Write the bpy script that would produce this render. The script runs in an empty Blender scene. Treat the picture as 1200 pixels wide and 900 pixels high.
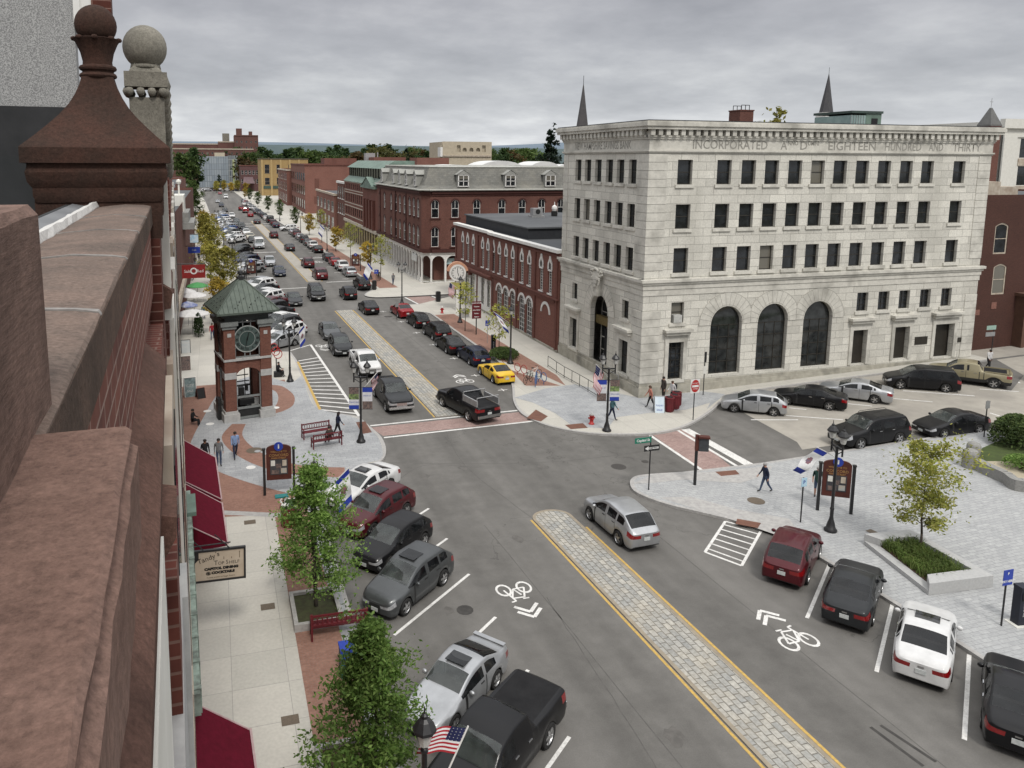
import bpy, bmesh, math, random
from mathutils import Vector, Matrix
random.seed(7)
S = bpy.context.scene
COL = bpy.data.collections.new('place'); S.collection.children.link(COL)
R = math.radians
PI = math.pi
SLOPE = 0.033
def gz(x): return SLOPE*min(max(0.0, x-31.0), 90.0)

# ------------------------------------------------------------------ materials
MATS = {}
def nn(nt, t, **kw):
    n = nt.nodes.new(t)
    for k, v in kw.items(): setattr(n, k, v)
    return n
def pm(name, c, c2=None, scale=3.0, rough=0.7, metal=0.0, bump=0.0, bscale=None, spec=0.4, coat=0.0, detail=6.0, lo=0.35, hi=0.65, emit=None, stain=None, alpha=None, objspace=False):
    """plain surface: two colours mixed by noise, optional large stains and bump"""
    if name in MATS: return MATS[name]
    m = bpy.data.materials.new(name); m.use_nodes = True; nt = m.node_tree
    b = nt.nodes['Principled BSDF']; L = nt.links.new
    b.inputs['Roughness'].default_value = rough; b.inputs['Metallic'].default_value = metal
    b.inputs['Specular IOR Level'].default_value = spec
    if coat: b.inputs['Coat Weight'].default_value = coat; b.inputs['Coat Roughness'].default_value = 0.06
    if c2 is None: c2 = tuple(x*0.82 for x in c)
    if objspace:
        tc = nn(nt, 'ShaderNodeTexCoord'); pos = tc.outputs['Object']
    else:
        geo = nn(nt, 'ShaderNodeNewGeometry'); pos = geo.outputs['Position']
    no = nn(nt, 'ShaderNodeTexNoise'); no.inputs['Scale'].default_value = scale; no.inputs['Detail'].default_value = detail; no.inputs['Roughness'].default_value = 0.65
    L(pos, no.inputs['Vector'])
    mr = nn(nt, 'ShaderNodeMapRange'); mr.inputs[1].default_value = lo; mr.inputs[2].default_value = hi
    L(no.outputs['Fac'], mr.inputs[0])
    mx = nn(nt, 'ShaderNodeMix', data_type='RGBA'); mx.inputs[6].default_value = (*c, 1); mx.inputs[7].default_value = (*c2, 1)
    L(mr.outputs[0], mx.inputs[0]); out = mx.outputs[2]
    if stain:
        sc, col, amt = stain
        n2 = nn(nt, 'ShaderNodeTexNoise'); n2.inputs['Scale'].default_value = sc; n2.inputs['Detail'].default_value = 5
        L(pos, n2.inputs['Vector'])
        m2 = nn(nt, 'ShaderNodeMapRange'); m2.inputs[1].default_value = 0.48; m2.inputs[2].default_value = 0.72; m2.inputs[4].default_value = amt
        L(n2.outputs['Fac'], m2.inputs[0])
        x2 = nn(nt, 'ShaderNodeMix', data_type='RGBA'); x2.inputs[7].default_value = (*col, 1)
        L(m2.outputs[0], x2.inputs[0]); L(out, x2.inputs[6]); out = x2.outputs[2]
    L(out, b.inputs['Base Color'])
    if bump:
        bs = no
        if bscale:
            bs = nn(nt, 'ShaderNodeTexNoise'); bs.inputs['Scale'].default_value = bscale; bs.inputs['Detail'].default_value = 4
            L(pos, bs.inputs['Vector'])
        bn = nn(nt, 'ShaderNodeBump'); bn.inputs['Strength'].default_value = bump; bn.inputs['Distance'].default_value = 0.02
        L(bs.outputs['Fac'], bn.inputs['Height']); L(bn.outputs[0], b.inputs['Normal'])
    if emit: b.inputs['Emission Color'].default_value = (*emit[:3], 1); b.inputs['Emission Strength'].default_value = emit[3]
    MATS[name] = m; return m

def wallcoords(nt):
    """world metres on whatever plane a face lies in: u along the wall, v up (or x, y on flat faces)"""
    L = nt.links.new
    geo = nn(nt, 'ShaderNodeNewGeometry')
    cr = nn(nt, 'ShaderNodeVectorMath', operation='CROSS_PRODUCT'); cr.inputs[0].default_value = (0, 0, 1)
    L(geo.outputs['True Normal'], cr.inputs[1])
    nrm = nn(nt, 'ShaderNodeVectorMath', operation='NORMALIZE'); L(cr.outputs[0], nrm.inputs[0])
    dt = nn(nt, 'ShaderNodeVectorMath', operation='DOT_PRODUCT'); L(geo.outputs['Position'], dt.inputs[0]); L(nrm.outputs[0], dt.inputs[1])
    sp = nn(nt, 'ShaderNodeSeparateXYZ'); L(geo.outputs['Position'], sp.inputs[0])
    sn = nn(nt, 'ShaderNodeSeparateXYZ'); L(geo.outputs['True Normal'], sn.inputs[0])
    ab = nn(nt, 'ShaderNodeMath', operation='ABSOLUTE'); L(sn.outputs[2], ab.inputs[0])
    gt = nn(nt, 'ShaderNodeMath', operation='GREATER_THAN'); L(ab.outputs[0], gt.inputs[0]); gt.inputs[1].default_value = 0.8
    a = nn(nt, 'ShaderNodeCombineXYZ'); L(dt.outputs['Value'], a.inputs[0]); L(sp.outputs[2], a.inputs[1])
    f = nn(nt, 'ShaderNodeCombineXYZ'); L(sp.outputs[0], f.inputs[0]); L(sp.outputs[1], f.inputs[1])
    mx = nn(nt, 'ShaderNodeMix', data_type='VECTOR'); L(gt.outputs[0], mx.inputs[0]); L(a.outputs[0], mx.inputs[4]); L(f.outputs[0], mx.inputs[5])
    return mx.outputs[1], geo.outputs['Position']

def bm_mat(name, c1, c2, mortar, bw, bh, ms=0.012, rough=0.85, stain=(0.35, (0.1, 0.09, 0.08), 0.35), bump=0.5, off=0.5, var=0.5, rot=0.0, streak=0.0, fine=0.15):
    """coursed masonry / pavers in metres"""
    if name in MATS: return MATS[name]
    m = bpy.data.materials.new(name); m.use_nodes = True; nt = m.node_tree; L = nt.links.new
    b = nt.nodes['Principled BSDF']; b.inputs['Roughness'].default_value = rough; b.inputs['Specular IOR Level'].default_value = 0.3
    uv, pos = wallcoords(nt)
    if rot:
        mp = nn(nt, 'ShaderNodeMapping'); mp.inputs['Rotation'].default_value = (0, 0, rot); L(uv, mp.inputs[0]); uv = mp.outputs[0]
    br = nn(nt, 'ShaderNodeTexBrick'); br.offset = off
    br.inputs['Scale'].default_value = 1.0; br.inputs['Brick Width'].default_value = bw; br.inputs['Row Height'].default_value = bh
    br.inputs['Mortar Size'].default_value = ms; br.inputs['Mortar Smooth'].default_value = 0.1; br.inputs['Bias'].default_value = 0.0
    br.inputs['Color1'].default_value = (*c1, 1); br.inputs['Color2'].default_value = (*c2, 1); br.inputs['Mortar'].default_value = (*mortar, 1)
    L(uv, br.inputs['Vector']); out = br.outputs['Color']
    n1 = nn(nt, 'ShaderNodeTexNoise'); n1.inputs['Scale'].default_value = 9.0; n1.inputs['Detail'].default_value = 7; L(pos, n1.inputs['Vector'])
    hs = nn(nt, 'ShaderNodeMapRange'); hs.inputs[1].default_value = 0.3; hs.inputs[2].default_value = 0.7; hs.inputs[3].default_value = 1-fine; hs.inputs[4].default_value = 1+fine
    L(n1.outputs['Fac'], hs.inputs[0])
    mu = nn(nt, 'ShaderNodeVectorMath', operation='SCALE'); L(out, mu.inputs[0]); L(hs.outputs[0], mu.inputs['Scale']); out = mu.outputs[0]
    if stain:
        sc, col, amt = stain
        mpp = nn(nt, 'ShaderNodeMapping'); mpp.inputs['Scale'].default_value = (1, 1, 0.35 if streak else 1); L(pos, mpp.inputs[0])
        n2 = nn(nt, 'ShaderNodeTexNoise'); n2.inputs['Scale'].default_value = sc; n2.inputs['Detail'].default_value = 8; n2.inputs['Roughness'].default_value = 0.62; L(mpp.outputs[0], n2.inputs['Vector'])
        m2 = nn(nt, 'ShaderNodeMapRange'); m2.inputs[1].default_value = 0.45; m2.inputs[2].default_value = 0.75; m2.inputs[4].default_value = amt; L(n2.outputs['Fac'], m2.inputs[0])
        x2 = nn(nt, 'ShaderNodeMix', data_type='RGBA'); x2.inputs[7].default_value = (*col, 1)
        L(m2.outputs[0], x2.inputs[0]); L(out, x2.inputs[6]); out = x2.outputs[2]
    L(out, b.inputs['Base Color'])
    if bump:
        bn = nn(nt, 'ShaderNodeBump'); bn.inputs['Strength'].default_value = bump; bn.inputs['Distance'].default_value = 0.02; bn.invert = True
        L(br.outputs['Fac'], bn.inputs['Height']); L(bn.outputs[0], b.inputs['Normal'])
    MATS[name] = m; return m

# ------------------------------------------------------------------ mesh builder
class MB:
    def __init__(s): s.v = []; s.f = []; s.m = []; s.mats = []
    def mi(s, mat):
        if mat is None: return 0
        if mat not in s.mats: s.mats.append(mat)
        return s.mats.index(mat)
    def face(s, pts, mat=None):
        i = len(s.v); s.v += [tuple(p) for p in pts]; s.f.append(tuple(range(i, i+len(pts)))); s.m.append(s.mi(mat)); return s
    def box(s, x0, x1, y0, y1, z0, z1, mat=None, M=None):
        p = [(x0,y0,z0),(x1,y0,z0),(x1,y1,z0),(x0,y1,z0),(x0,y0,z1),(x1,y0,z1),(x1,y1,z1),(x0,y1,z1)]
        if M is not None: p = [tuple(M @ Vector(q)) for q in p]
        i = len(s.v); s.v += p; k = s.mi(mat)
        for q in ((3,2,1,0),(4,5,6,7),(0,1,5,4),(1,2,6,5),(2,3,7,6),(3,0,4,7)): s.f.append(tuple(i+j for j in q)); s.m.append(k)
        return s
    def prism(s, poly, z0, z1, mat=None, M=None, cap=True, zf=None):
        n = len(poly); i = len(s.v); k = s.mi(mat)
        zz = zf or (lambda x, y: 0.0)
        p = [(x, y, z0+zz(x, y)) for x, y in poly] + [(x, y, z1+zz(x, y)) for x, y in poly]
        if M is not None: p = [tuple(M @ Vector(q)) for q in p]
        s.v += p
        for a in range(n): b = (a+1) % n; s.f.append((i+a, i+b, i+n+b, i+n+a)); s.m.append(k)
        if cap:
            s.f.append(tuple(i+n+a for a in range(n))); s.m.append(k)
            s.f.append(tuple(i+n-1-a for a in range(n))); s.m.append(k)
        return s
    def tube(s, p0, p1, r0, r1=None, n=8, mat=None, cap=True):
        r1 = r0 if r1 is None else r1
        p0, p1 = Vector(p0), Vector(p1); d = (p1-p0)
        if d.length < 1e-6: return s
        q = d.to_track_quat('Z', 'Y'); i = len(s.v); k = s.mi(mat)
        for p, r in ((p0, r0), (p1, r1)):
            for a in range(n): t = 2*PI*a/n; s.v.append(tuple(p + q @ Vector((r*math.cos(t), r*math.sin(t), 0))))
        for a in range(n): b = (a+1) % n; s.f.append((i+a, i+b, i+n+b, i+n+a)); s.m.append(k)
        if cap: s.f.append(tuple(i+n-1-a for a in range(n))); s.m.append(k); s.f.append(tuple(i+n+a for a in range(n))); s.m.append(k)
        return s
    def path(s, pts, r, n=6, mat=None):
        for a, b in zip(pts, pts[1:]): s.tube(a, b, r, r, n, mat)
        return s
    def lathe(s, prof, c=(0,0,0), n=16, mat=None, M=None):
        i = len(s.v); k = s.mi(mat); c = Vector(c)
        for r, z in prof:
            for a in range(n):
                t = 2*PI*(a+0.5)/n; p = Vector((r*math.cos(t), r*math.sin(t), z))
                if M is not None: p = M @ p
                s.v.append(tuple(p+c))
        for j in range(len(prof)-1):
            for a in range(n): b = (a+1) % n; s.f.append((i+j*n+a, i+j*n+b, i+(j+1)*n+b, i+(j+1)*n+a)); s.m.append(k)
        s.f.append(tuple(i+n-1-a for a in range(n))); s.m.append(k)
        j = len(prof)-1; s.f.append(tuple(i+j*n+a for a in range(n))); s.m.append(k)
        return s
    def ball(s, c, r, n=12, mat=None, sz=1.0):
        h = n//2
        return s.lathe([(max(1e-4, r*math.sin(PI*j/h)), -r*sz*math.cos(PI*j/h)) for j in range(h+1)], c, n, mat)
    def mesh(s, name, mat=None, smooth=False):
        me = bpy.data.meshes.new(name); me.from_pydata(s.v, [], s.f)
        ms = s.mats or ([mat] if mat else [])
        if mat and s.mats and mat not in s.mats: pass
        for q in ms: me.materials.append(q)
        if len(ms) > 1: me.polygons.foreach_set('material_index', s.m)
        if smooth: me.polygons.foreach_set('use_smooth', [True]*len(s.f))
        me.update(); return me
    def build(s, name, mat=None, parent=None, smooth=False, auto=None):
        o = obj(name, s.mesh(name, mat, smooth), parent)
        if auto: autosmooth(o.data, auto)
        return o
def autosmooth(me, ang=40):
    bm = bmesh.new(); bm.from_mesh(me); bmesh.ops.remove_doubles(bm, verts=bm.verts, dist=1e-4)
    bmesh.ops.recalc_face_normals(bm, faces=bm.faces)
    for f in bm.faces: f.smooth = True
    for e in bm.edges: e.smooth = len(e.link_faces) == 2 and e.calc_face_angle(0) < R(ang)
    bm.to_mesh(me); bm.free()
def obj(name, me, parent=None):
    o = bpy.data.objects.new(name, me); COL.objects.link(o)
    if parent is not None: o.parent = parent
    return o
def tag(o, label=None, cat=None, group=None, kind=None):
    if label: o['label'] = label
    if cat: o['category'] = cat
    if group: o['group'] = group
    if kind: o['kind'] = kind
    return o
def thing(name, label, cat, loc=(0,0,0), rz=0.0, group=None):
    o = bpy.data.objects.new(name, None); COL.objects.link(o); o.empty_display_size = 0.3
    o.location = loc; o.rotation_euler = (0, 0, rz)
    return tag(o, label, cat, group)
def struct(name, mb, mat, auto=None):
    o = mb.build(name, mat, None, auto=auto); o['kind'] = 'structure'; return o
KIDS = {}
def kids(o):
    return [c for c in COL.objects if c.parent == o]
def dup(root, loc, rz=0.0, label=None, group=None, scale=None, cache={}):
    """copy of a thing with copies of its parts and sub-parts (mesh data shared)"""
    if root.name not in cache: cache[root.name] = [(c, kids(c)) for c in kids(root)]
    r = root.copy(); COL.objects.link(r); r.location = loc; r.rotation_euler = (0, 0, rz)
    if scale: r.scale = scale if not isinstance(scale, (int, float)) else (scale,)*3
    if label: r['label'] = label
    if group: r['group'] = group
    for c, gs in cache[root.name]:
        d = c.copy(); COL.objects.link(d); d.parent = r
        for g in gs:
            e = g.copy(); COL.objects.link(e); e.parent = d
    return r
def Rz(a): return Matrix.Rotation(a, 4, 'Z')
def T(*p): return Matrix.Translation(Vector(p))
def text_mesh(txt, size, depth=0.0, bold=0.0, align='CENTER', width=1.0):
    cu = bpy.data.curves.new('lettering', 'FONT'); cu.body = txt; cu.size = size; cu.extrude = depth; cu.offset = bold; cu.align_x = align; cu.align_y = 'CENTER'; cu.resolution_u = 2
    o = bpy.data.objects.new('lettering', cu); COL.objects.link(o)
    dg = bpy.context.evaluated_depsgraph_get(); me = bpy.data.meshes.new_from_object(o.evaluated_get(dg))
    bpy.data.objects.remove(o); bpy.data.curves.remove(cu)
    return me
def lettering(txt, size, mat, parent, M, width=1.0, bold=0.0, depth=0.0, align='CENTER', name='lettering'):
    me = text_mesh(txt, size, depth, bold, align); me.materials.clear(); me.materials.append(mat)
    if width != 1.0: me.transform(Matrix.Diagonal((width, 1, 1, 1)))
    me.transform(M); o = obj(name, me, parent); return o
def face_m(origin, right, up):
    """matrix whose local x runs along right, local y along up; z faces the reader"""
    r = Vector(right).normalized(); u = Vector(up).normalized(); n = r.cross(u)
    M = Matrix((r, u, n)).transposed().to_4x4(); M.translation = Vector(origin); return M

# common materials
M_black = pm('black painted iron', (0.012,0.012,0.013), (0.02,0.02,0.021), 6, 0.42, 0.0, spec=0.5)
M_white = pm('white paint', (0.72,0.71,0.68), (0.62,0.61,0.58), 2, 0.6)
M_dark = pm('dark void', (0.012,0.012,0.014), None, 2, 0.8)
M_alu = pm('grey metal', (0.42,0.42,0.42), (0.34,0.34,0.34), 4, 0.45, 0.6)
M_red = pm('red paint', (0.42,0.03,0.025), (0.34,0.02,0.02), 3, 0.45)
M_maroon = pm('maroon paint', (0.13,0.012,0.018), (0.09,0.01,0.014), 3, 0.5)
M_blue = pm('blue paint', (0.02,0.05,0.33), (0.018,0.04,0.27), 3, 0.5)
def glass_mat(name, c=(0.012,0.014,0.016), rough=0.06, blind=0.0, spec=0.5, bc=(0.30,0.28,0.23)):
    if name in MATS: return MATS[name]
    m = bpy.data.materials.new(name); m.use_nodes = True; nt = m.node_tree; L = nt.links.new
    b = nt.nodes['Principled BSDF']; b.inputs['Roughness'].default_value = rough; b.inputs['Specular IOR Level'].default_value = spec
    oi = nn(nt, 'ShaderNodeObjectInfo'); tc = nn(nt, 'ShaderNodeTexCoord'); sp = nn(nt, 'ShaderNodeSeparateXYZ'); L(tc.outputs['Generated'], sp.inputs[0])
    no = nn(nt, 'ShaderNodeTexNoise'); no.inputs['Scale'].default_value = 1.7; L(tc.outputs['Object'], no.inputs['Vector'])
    geo = nn(nt, 'ShaderNodeNewGeometry'); L(geo.outputs['Position'], no.inputs['Vector'])
    rp = nn(nt, 'ShaderNodeMapRange'); rp.inputs[1].default_value = 0.3; rp.inputs[2].default_value = 0.7; rp.inputs[3].default_value = 0.5; rp.inputs[4].default_value = 1.8
    L(no.outputs['Fac'], rp.inputs[0])
    sc = nn(nt, 'ShaderNodeVectorMath', operation='SCALE'); sc.inputs[0].default_value = c; L(rp.outputs[0], sc.inputs['Scale'])
    out = sc.outputs[0]
    if blind:
        # a blind pulled part way down behind some panes
        mr = nn(nt, 'ShaderNodeMapRange'); mr.inputs[1].default_value = 1-blind; mr.inputs[2].default_value = 1.0; mr.inputs[3].default_value = 1.02; mr.inputs[4].default_value = 0.35
        L(oi.outputs['Random'], mr.inputs[0])
        gt = nn(nt, 'ShaderNodeMath', operation='GREATER_THAN'); L(sp.outputs[2], gt.inputs[0]); L(mr.outputs[0], gt.inputs[1])
        mx = nn(nt, 'ShaderNodeMix', data_type='RGBA'); L(gt.outputs[0], mx.inputs[0]); L(out, mx.inputs[6]); mx.inputs[7].default_value = (*[x*0.45 for x in bc], 1); out = mx.outputs[2]
    L(out, b.inputs['Base Color'])
    MATS[name] = m; return m
M_glass = glass_mat('window glass', blind=0.35)
M_shopglass = glass_mat('shop window glass', (0.02,0.022,0.022), 0.05, 0.0)

# ================================================================== the ground, roads and pavements
M_asph = None
def asphalt_mat(name, c, c2, patch):
    m = pm(name, c, c2, 1.1, 0.88, 0, 0.25, 60, spec=0.25, stain=(0.16, patch, 0.55), detail=9)
    nt = m.node_tree; L = nt.links.new; b = nt.nodes['Principled BSDF']
    src = b.inputs['Base Color'].links[0].from_socket
    geo = nn(nt, 'ShaderNodeNewGeometry')
    # wheel-polished lanes, long streaks along the street
    mp = nn(nt, 'ShaderNodeMapping'); mp.inputs['Rotation'].default_value = (0, 0, R(-1.4)); mp.inputs['Scale'].default_value = (0.55, 0.02, 1); L(geo.outputs['Position'], mp.inputs[0])
    n = nn(nt, 'ShaderNodeTexNoise'); n.inputs['Scale'].default_value = 1.0; n.inputs['Detail'].default_value = 3; L(mp.outputs[0], n.inputs['Vector'])
    r = nn(nt, 'ShaderNodeMapRange'); r.inputs[1].default_value = 0.3; r.inputs[2].default_value = 0.7; r.inputs[3].default_value = 0.8; r.inputs[4].default_value = 1.18; L(n.outputs['Fac'], r.inputs[0])
    # speckle of the aggregate
    n2 = nn(nt, 'ShaderNodeTexNoise'); n2.inputs['Scale'].default_value = 22; n2.inputs['Detail'].default_value = 8; n2.inputs['Roughness'].default_value = 0.8; L(geo.outputs['Position'], n2.inputs['Vector'])
    r2 = nn(nt, 'ShaderNodeMapRange'); r2.inputs[1].default_value = 0.3; r2.inputs[2].default_value = 0.7; r2.inputs[3].default_value = 0.85; r2.inputs[4].default_value = 1.15; L(n2.outputs['Fac'], r2.inputs[0])
    mu = nn(nt, 'ShaderNodeMath', operation='MULTIPLY'); L(r.outputs[0], mu.inputs[0]); L(r2.outputs[0], mu.inputs[1])
    sc = nn(nt, 'ShaderNodeVectorMath', operation='SCALE'); L(src, sc.inputs[0]); L(mu.outputs[0], sc.inputs['Scale']); out = sc.outputs[0]
    # fine cracks
    vo = nn(nt, 'ShaderNodeTexVoronoi', feature='DISTANCE_TO_EDGE'); vo.inputs['Scale'].default_value = 0.16
    dn = nn(nt, 'ShaderNodeTexNoise'); dn.inputs['Scale'].default_value = 0.8; dn.inputs['Detail'].default_value = 5; L(geo.outputs['Position'], dn.inputs['Vector'])
    ad = nn(nt, 'ShaderNodeVectorMath', operation='MULTIPLY_ADD'); L(dn.outputs['Color'], ad.inputs[0]); ad.inputs[1].default_value = (3, 3, 3); L(geo.outputs['Position'], ad.inputs[2])
    L(ad.outputs[0], vo.inputs['Vector'])
    lt = nn(nt, 'ShaderNodeMath', operation='LESS_THAN'); lt.inputs[1].default_value = 0.0035; L(vo.outputs['Distance'], lt.inputs[0])
    gate = nn(nt, 'ShaderNodeTexNoise'); gate.inputs['Scale'].default_value = 0.07; L(geo.outputs['Position'], gate.inputs['Vector'])
    g2 = nn(nt, 'ShaderNodeMath', operation='GREATER_THAN'); g2.inputs[1].default_value = 0.52; L(gate.outputs['Fac'], g2.inputs[0])
    mm = nn(nt, 'ShaderNodeMath', operation='MULTIPLY'); L(lt.outputs[0], mm.inputs[0]); L(g2.outputs[0], mm.inputs[1])
    m3 = nn(nt, 'ShaderNodeMath', operation='MULTIPLY'); L(mm.outputs[0], m3.inputs[0]); m3.inputs[1].default_value = 0.32
    mx = nn(nt, 'ShaderNodeMix', data_type='RGBA'); L(m3.outputs[0], mx.inputs[0]); L(out, mx.inputs[6]); mx.inputs[7].default_value = (0.018, 0.017, 0.016, 1)
    L(mx.outputs[2], b.inputs['Base Color'])
    return m
M_asph = asphalt_mat('worn asphalt', (0.142,0.136,0.126), (0.113,0.108,0.10), (0.162,0.155,0.144))
M_lightasph = pm('pale worn asphalt', (0.36,0.335,0.29), (0.29,0.27,0.235), 0.9, 0.9, 0, 0.2, 50, stain=(0.25, (0.20,0.185,0.165), 0.6), detail=9)
M_conc = bm_mat('concrete flags', (0.47,0.45,0.40), (0.42,0.405,0.36), (0.27,0.26,0.24), 1.9, 1.9, 0.010, 0.9, (0.45, (0.36,0.34,0.31), 0.5), 0.15, 0.0, fine=0.07)
M_kerb = pm('granite kerb', (0.40,0.39,0.37), (0.30,0.29,0.28), 5, 0.85, 0, 0.2, 40)
M_brickpave = bm_mat('brick paving', (0.27,0.15,0.112), (0.22,0.115,0.085), (0.2,0.15,0.125), 0.21, 0.105, 0.006, 0.9, (0.5, (0.30,0.17,0.125), 0.55), 0.3)
M_brickcross = bm_mat('brick crossing', (0.33,0.235,0.21), (0.27,0.18,0.16), (0.27,0.22,0.2), 0.21, 0.105, 0.006, 0.9, (0.6, (0.13,0.09,0.08), 0.5), 0.3)
M_plaza = bm_mat('blue-grey granite pavers', (0.37,0.378,0.382), (0.315,0.323,0.328), (0.22,0.225,0.23), 0.62, 0.31, 0.009, 0.85, (0.5, (0.20,0.205,0.213), 0.55), 0.2, fine=0.12)
M_plaza2 = bm_mat('grey granite setts', (0.38,0.385,0.38), (0.32,0.325,0.325), (0.22,0.22,0.22), 0.42, 0.21, 0.009, 0.85, (0.55, (0.25,0.255,0.26), 0.45), 0.2, fine=0.12)
M_setts = bm_mat('granite block setts', (0.38,0.365,0.325), (0.26,0.262,0.25), (0.15,0.14,0.12), 0.42, 0.26, 0.017, 0.85, (0.5, (0.42,0.34,0.22), 0.35), 0.9, 0.5, rot=R(90-1.4), fine=0.2)
M_band = pm('tan concrete band', (0.30,0.255,0.19), (0.23,0.20,0.155), 3, 0.9)
M_line = pm('white road paint', (0.68,0.67,0.64), (0.40,0.39,0.37), 11, 0.7, lo=0.45, hi=0.75, stain=(2.2,(0.33,0.32,0.30),0.5))
M_yellow = pm('yellow road paint', (0.54,0.35,0.085), (0.36,0.25,0.085), 9, 0.75)
M_tact = pm('rust tactile plate', (0.16,0.075,0.048), (0.12,0.055,0.04), 4, 0.85)
M_iron = pm('cast iron cover', (0.06,0.055,0.05), (0.04,0.037,0.034), 12, 0.7)
M_lid = pm('weathered cover', (0.14,0.11,0.08), (0.10,0.08,0.06), 20, 0.8)
M_earth = pm('ground', (0.10,0.105,0.065), (0.075,0.07,0.05), 0.02, 0.95)
M_soil = pm('mulch', (0.045,0.026,0.017), (0.07,0.04,0.025), 9, 0.95, 0, 0.8)

def clip(poly, xc, keep_low):
    out = []; n = len(poly)
    for i in range(n):
        a, b = poly[i], poly[(i+1) % n]
        ia = (a[0] <= xc) if keep_low else (a[0] >= xc); ib = (b[0] <= xc) if keep_low else (b[0] >= xc)
        if ia: out.append(a)
        if ia != ib:
            t = (xc-a[0])/(b[0]-a[0]); out.append((xc, a[1]+(b[1]-a[1])*t))
    return out
def area(p): return 0.5*sum(p[i][0]*p[(i+1) % len(p)][1]-p[(i+1) % len(p)][0]*p[i][1] for i in range(len(p)))
def ccw(p): return p if area(p) > 0 else p[::-1]
def pieces(poly):
    poly = ccw([tuple(q[:2]) for q in poly]); r = []
    for c in (True, False):
        q = clip(poly, 31.0, c)
        if len(q) > 2 and abs(area(q)) > 1e-4: r.append(q)
    return r
def slab(mb, poly, z1, top, side, z0=-0.05):
    for q in pieces(poly):
        n = len(q)
        mb.face([(x, y, z1+gz(x)) for x, y in q], top)
        for i in range(n):
            a, b = q[i], q[(i+1) % n]
            if abs(a[0]-31) < 1e-6 and abs(b[0]-31) < 1e-6: continue
            mb.face([(a[0], a[1], z0+gz(a[0])), (b[0], b[1], z0+gz(b[0])), (b[0], b[1], z1+gz(b[0])), (a[0], a[1], z1+gz(a[0]))], side)
def sheet(mb, poly, z, mat=None):
    for q in pieces(poly): mb.face([(x, y, z+gz(x)) for x, y in q], mat)
def smooth(pts, n=5, closed=False):
    """Catmull-Rom through points"""
    out = []; N = len(pts)
    for i in range(N if closed else N-1):
        p0 = pts[(i-1) % N] if closed or i > 0 else pts[0]; p1 = pts[i]; p2 = pts[(i+1) % N]; p3 = pts[(i+2) % N] if closed or i+2 < N else pts[-1]
        for k in range(n):
            t = k/n
            out.append(tuple(0.5*((2*p1[j])+(-p0[j]+p2[j])*t+(2*p0[j]-5*p1[j]+4*p2[j]-p3[j])*t*t+(-p0[j]+3*p1[j]-3*p2[j]+p3[j])*t**3) for j in (0, 1)))
    if not closed: out.append(tuple(pts[-1]))
    return out
def offset_strip(mb, line, w, z, mat):
    """thin ribbon lying to the left of a polyline"""
    nrm = []
    for i in range(len(line)):
        a = Vector(line[max(0, i-1)]); b = Vector(line[min(len(line)-1, i+1)]); d = (b-a).normalized(); nrm.append(Vector((-d.y, d.x)))
    for i in range(len(line)-1):
        a, b = Vector(line[i]), Vector(line[i+1]); c = b+nrm[i+1]*w; d = a+nrm[i]*w
        sheet(mb, [a, b, c, d], z, mat)
def bar(mb, a, b, w, z, mat):
    a, b = Vector(a), Vector(b); d = (b-a).normalized(); n = Vector((-d.y, d.x))*w/2
    sheet(mb, [a-n, b-n, b+n, a+n], z, mat)

g = MB()
xs = [-5000, 31, 121, 6000]; ys = [-600, 0, 700, 9000]
for i in range(3):
    for j in range(3):
        g.face([(xs[i], ys[j], gz(xs[i])-0.04), (xs[i+1], ys[j], gz(xs[i+1])-0.04), (xs[i+1], ys[j+1], gz(xs[i+1])-0.04), (xs[i], ys[j+1], gz(xs[i])-0.04)])
struct('ground', g, M_earth)
g = MB()
xs = [-40, 31, 121, 180]; ys = [-40, 660]
for i in range(3):
    g.face([(xs[i], -40, gz(xs[i])), (xs[i+1], -40, gz(xs[i+1])), (xs[i+1], 660, gz(xs[i+1])), (xs[i], 660, gz(xs[i]))])
struct('road', g, M_asph)
g = MB()
sheet(g, [(36.19,47.71), (38.15,48.73), (120,49.6), (120,36.4), (34.93,38.02), (35.54,39.17)], 0.004)
sheet(g, [(62,49.4),(120,49.4),(120,90),(74,90),(70,56)], 0.005)
struct('side_street', g, M_lightasph)
g = MB()
sheet(g, [(61.04,48.86), (64.92,49.39), (62.32,44.85), (57.66,42.3), (56.05,45.49)], 0.012, M_asph)
struct('asphalt_patch', g, M_asph)

# ---- west pavement
LK = [(4.7,-20),(4.7,38.3)] + smooth([(4.75,38.7),(5.57,39.5),(6.5,41.3),(7.8,42.4),(9.05,43.1),(9.72,44.7),(9.92,47.0),(9.6,49.2),(9.2,51.5)], 4) + [(6.7,53.4),(6.6,68.0),(6.35,71.3),(4.5,71.8),(3.8,82),(3.5,100),(2.6,135),(1.3,180),(-0.6,224),(-3.2,318),(-9,480)]
g = MB()
slab(g, [(-14,-20)] + LK + [(-40,480),(-14,150)], 0.13, M_conc, M_kerb)
struct('west_sidewalk', g, M_conc)
g = MB()
offset_strip(g, LK, 0.2, 0.135, M_kerb); struct('west_kerb', g, M_kerb)
g = MB()
sheet(g, [(2.38,-20),(4.05,-20),(4.05,38.6),(4.9,39.7),(4.2,41.5),(2.3,42.5),(-2.0,44),(-4,44),(-4,38.2),(-0.2,38.05),(2.38,37.6)], 0.134)
sheet(g, [(-4,38.0),(4.3,38.0),(5.9,41.6),(7.6,43.2),(5,48),(5,62),(-4,62)], 0.1345)
struct('brick_paving', g, M_brickpave)
g = MB(); sheet(g, [(4.05,-20),(4.5,-20),(4.5,38.4),(4.05,38.4)], 0.136); struct('granite_strip', g, M_plaza)
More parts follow.
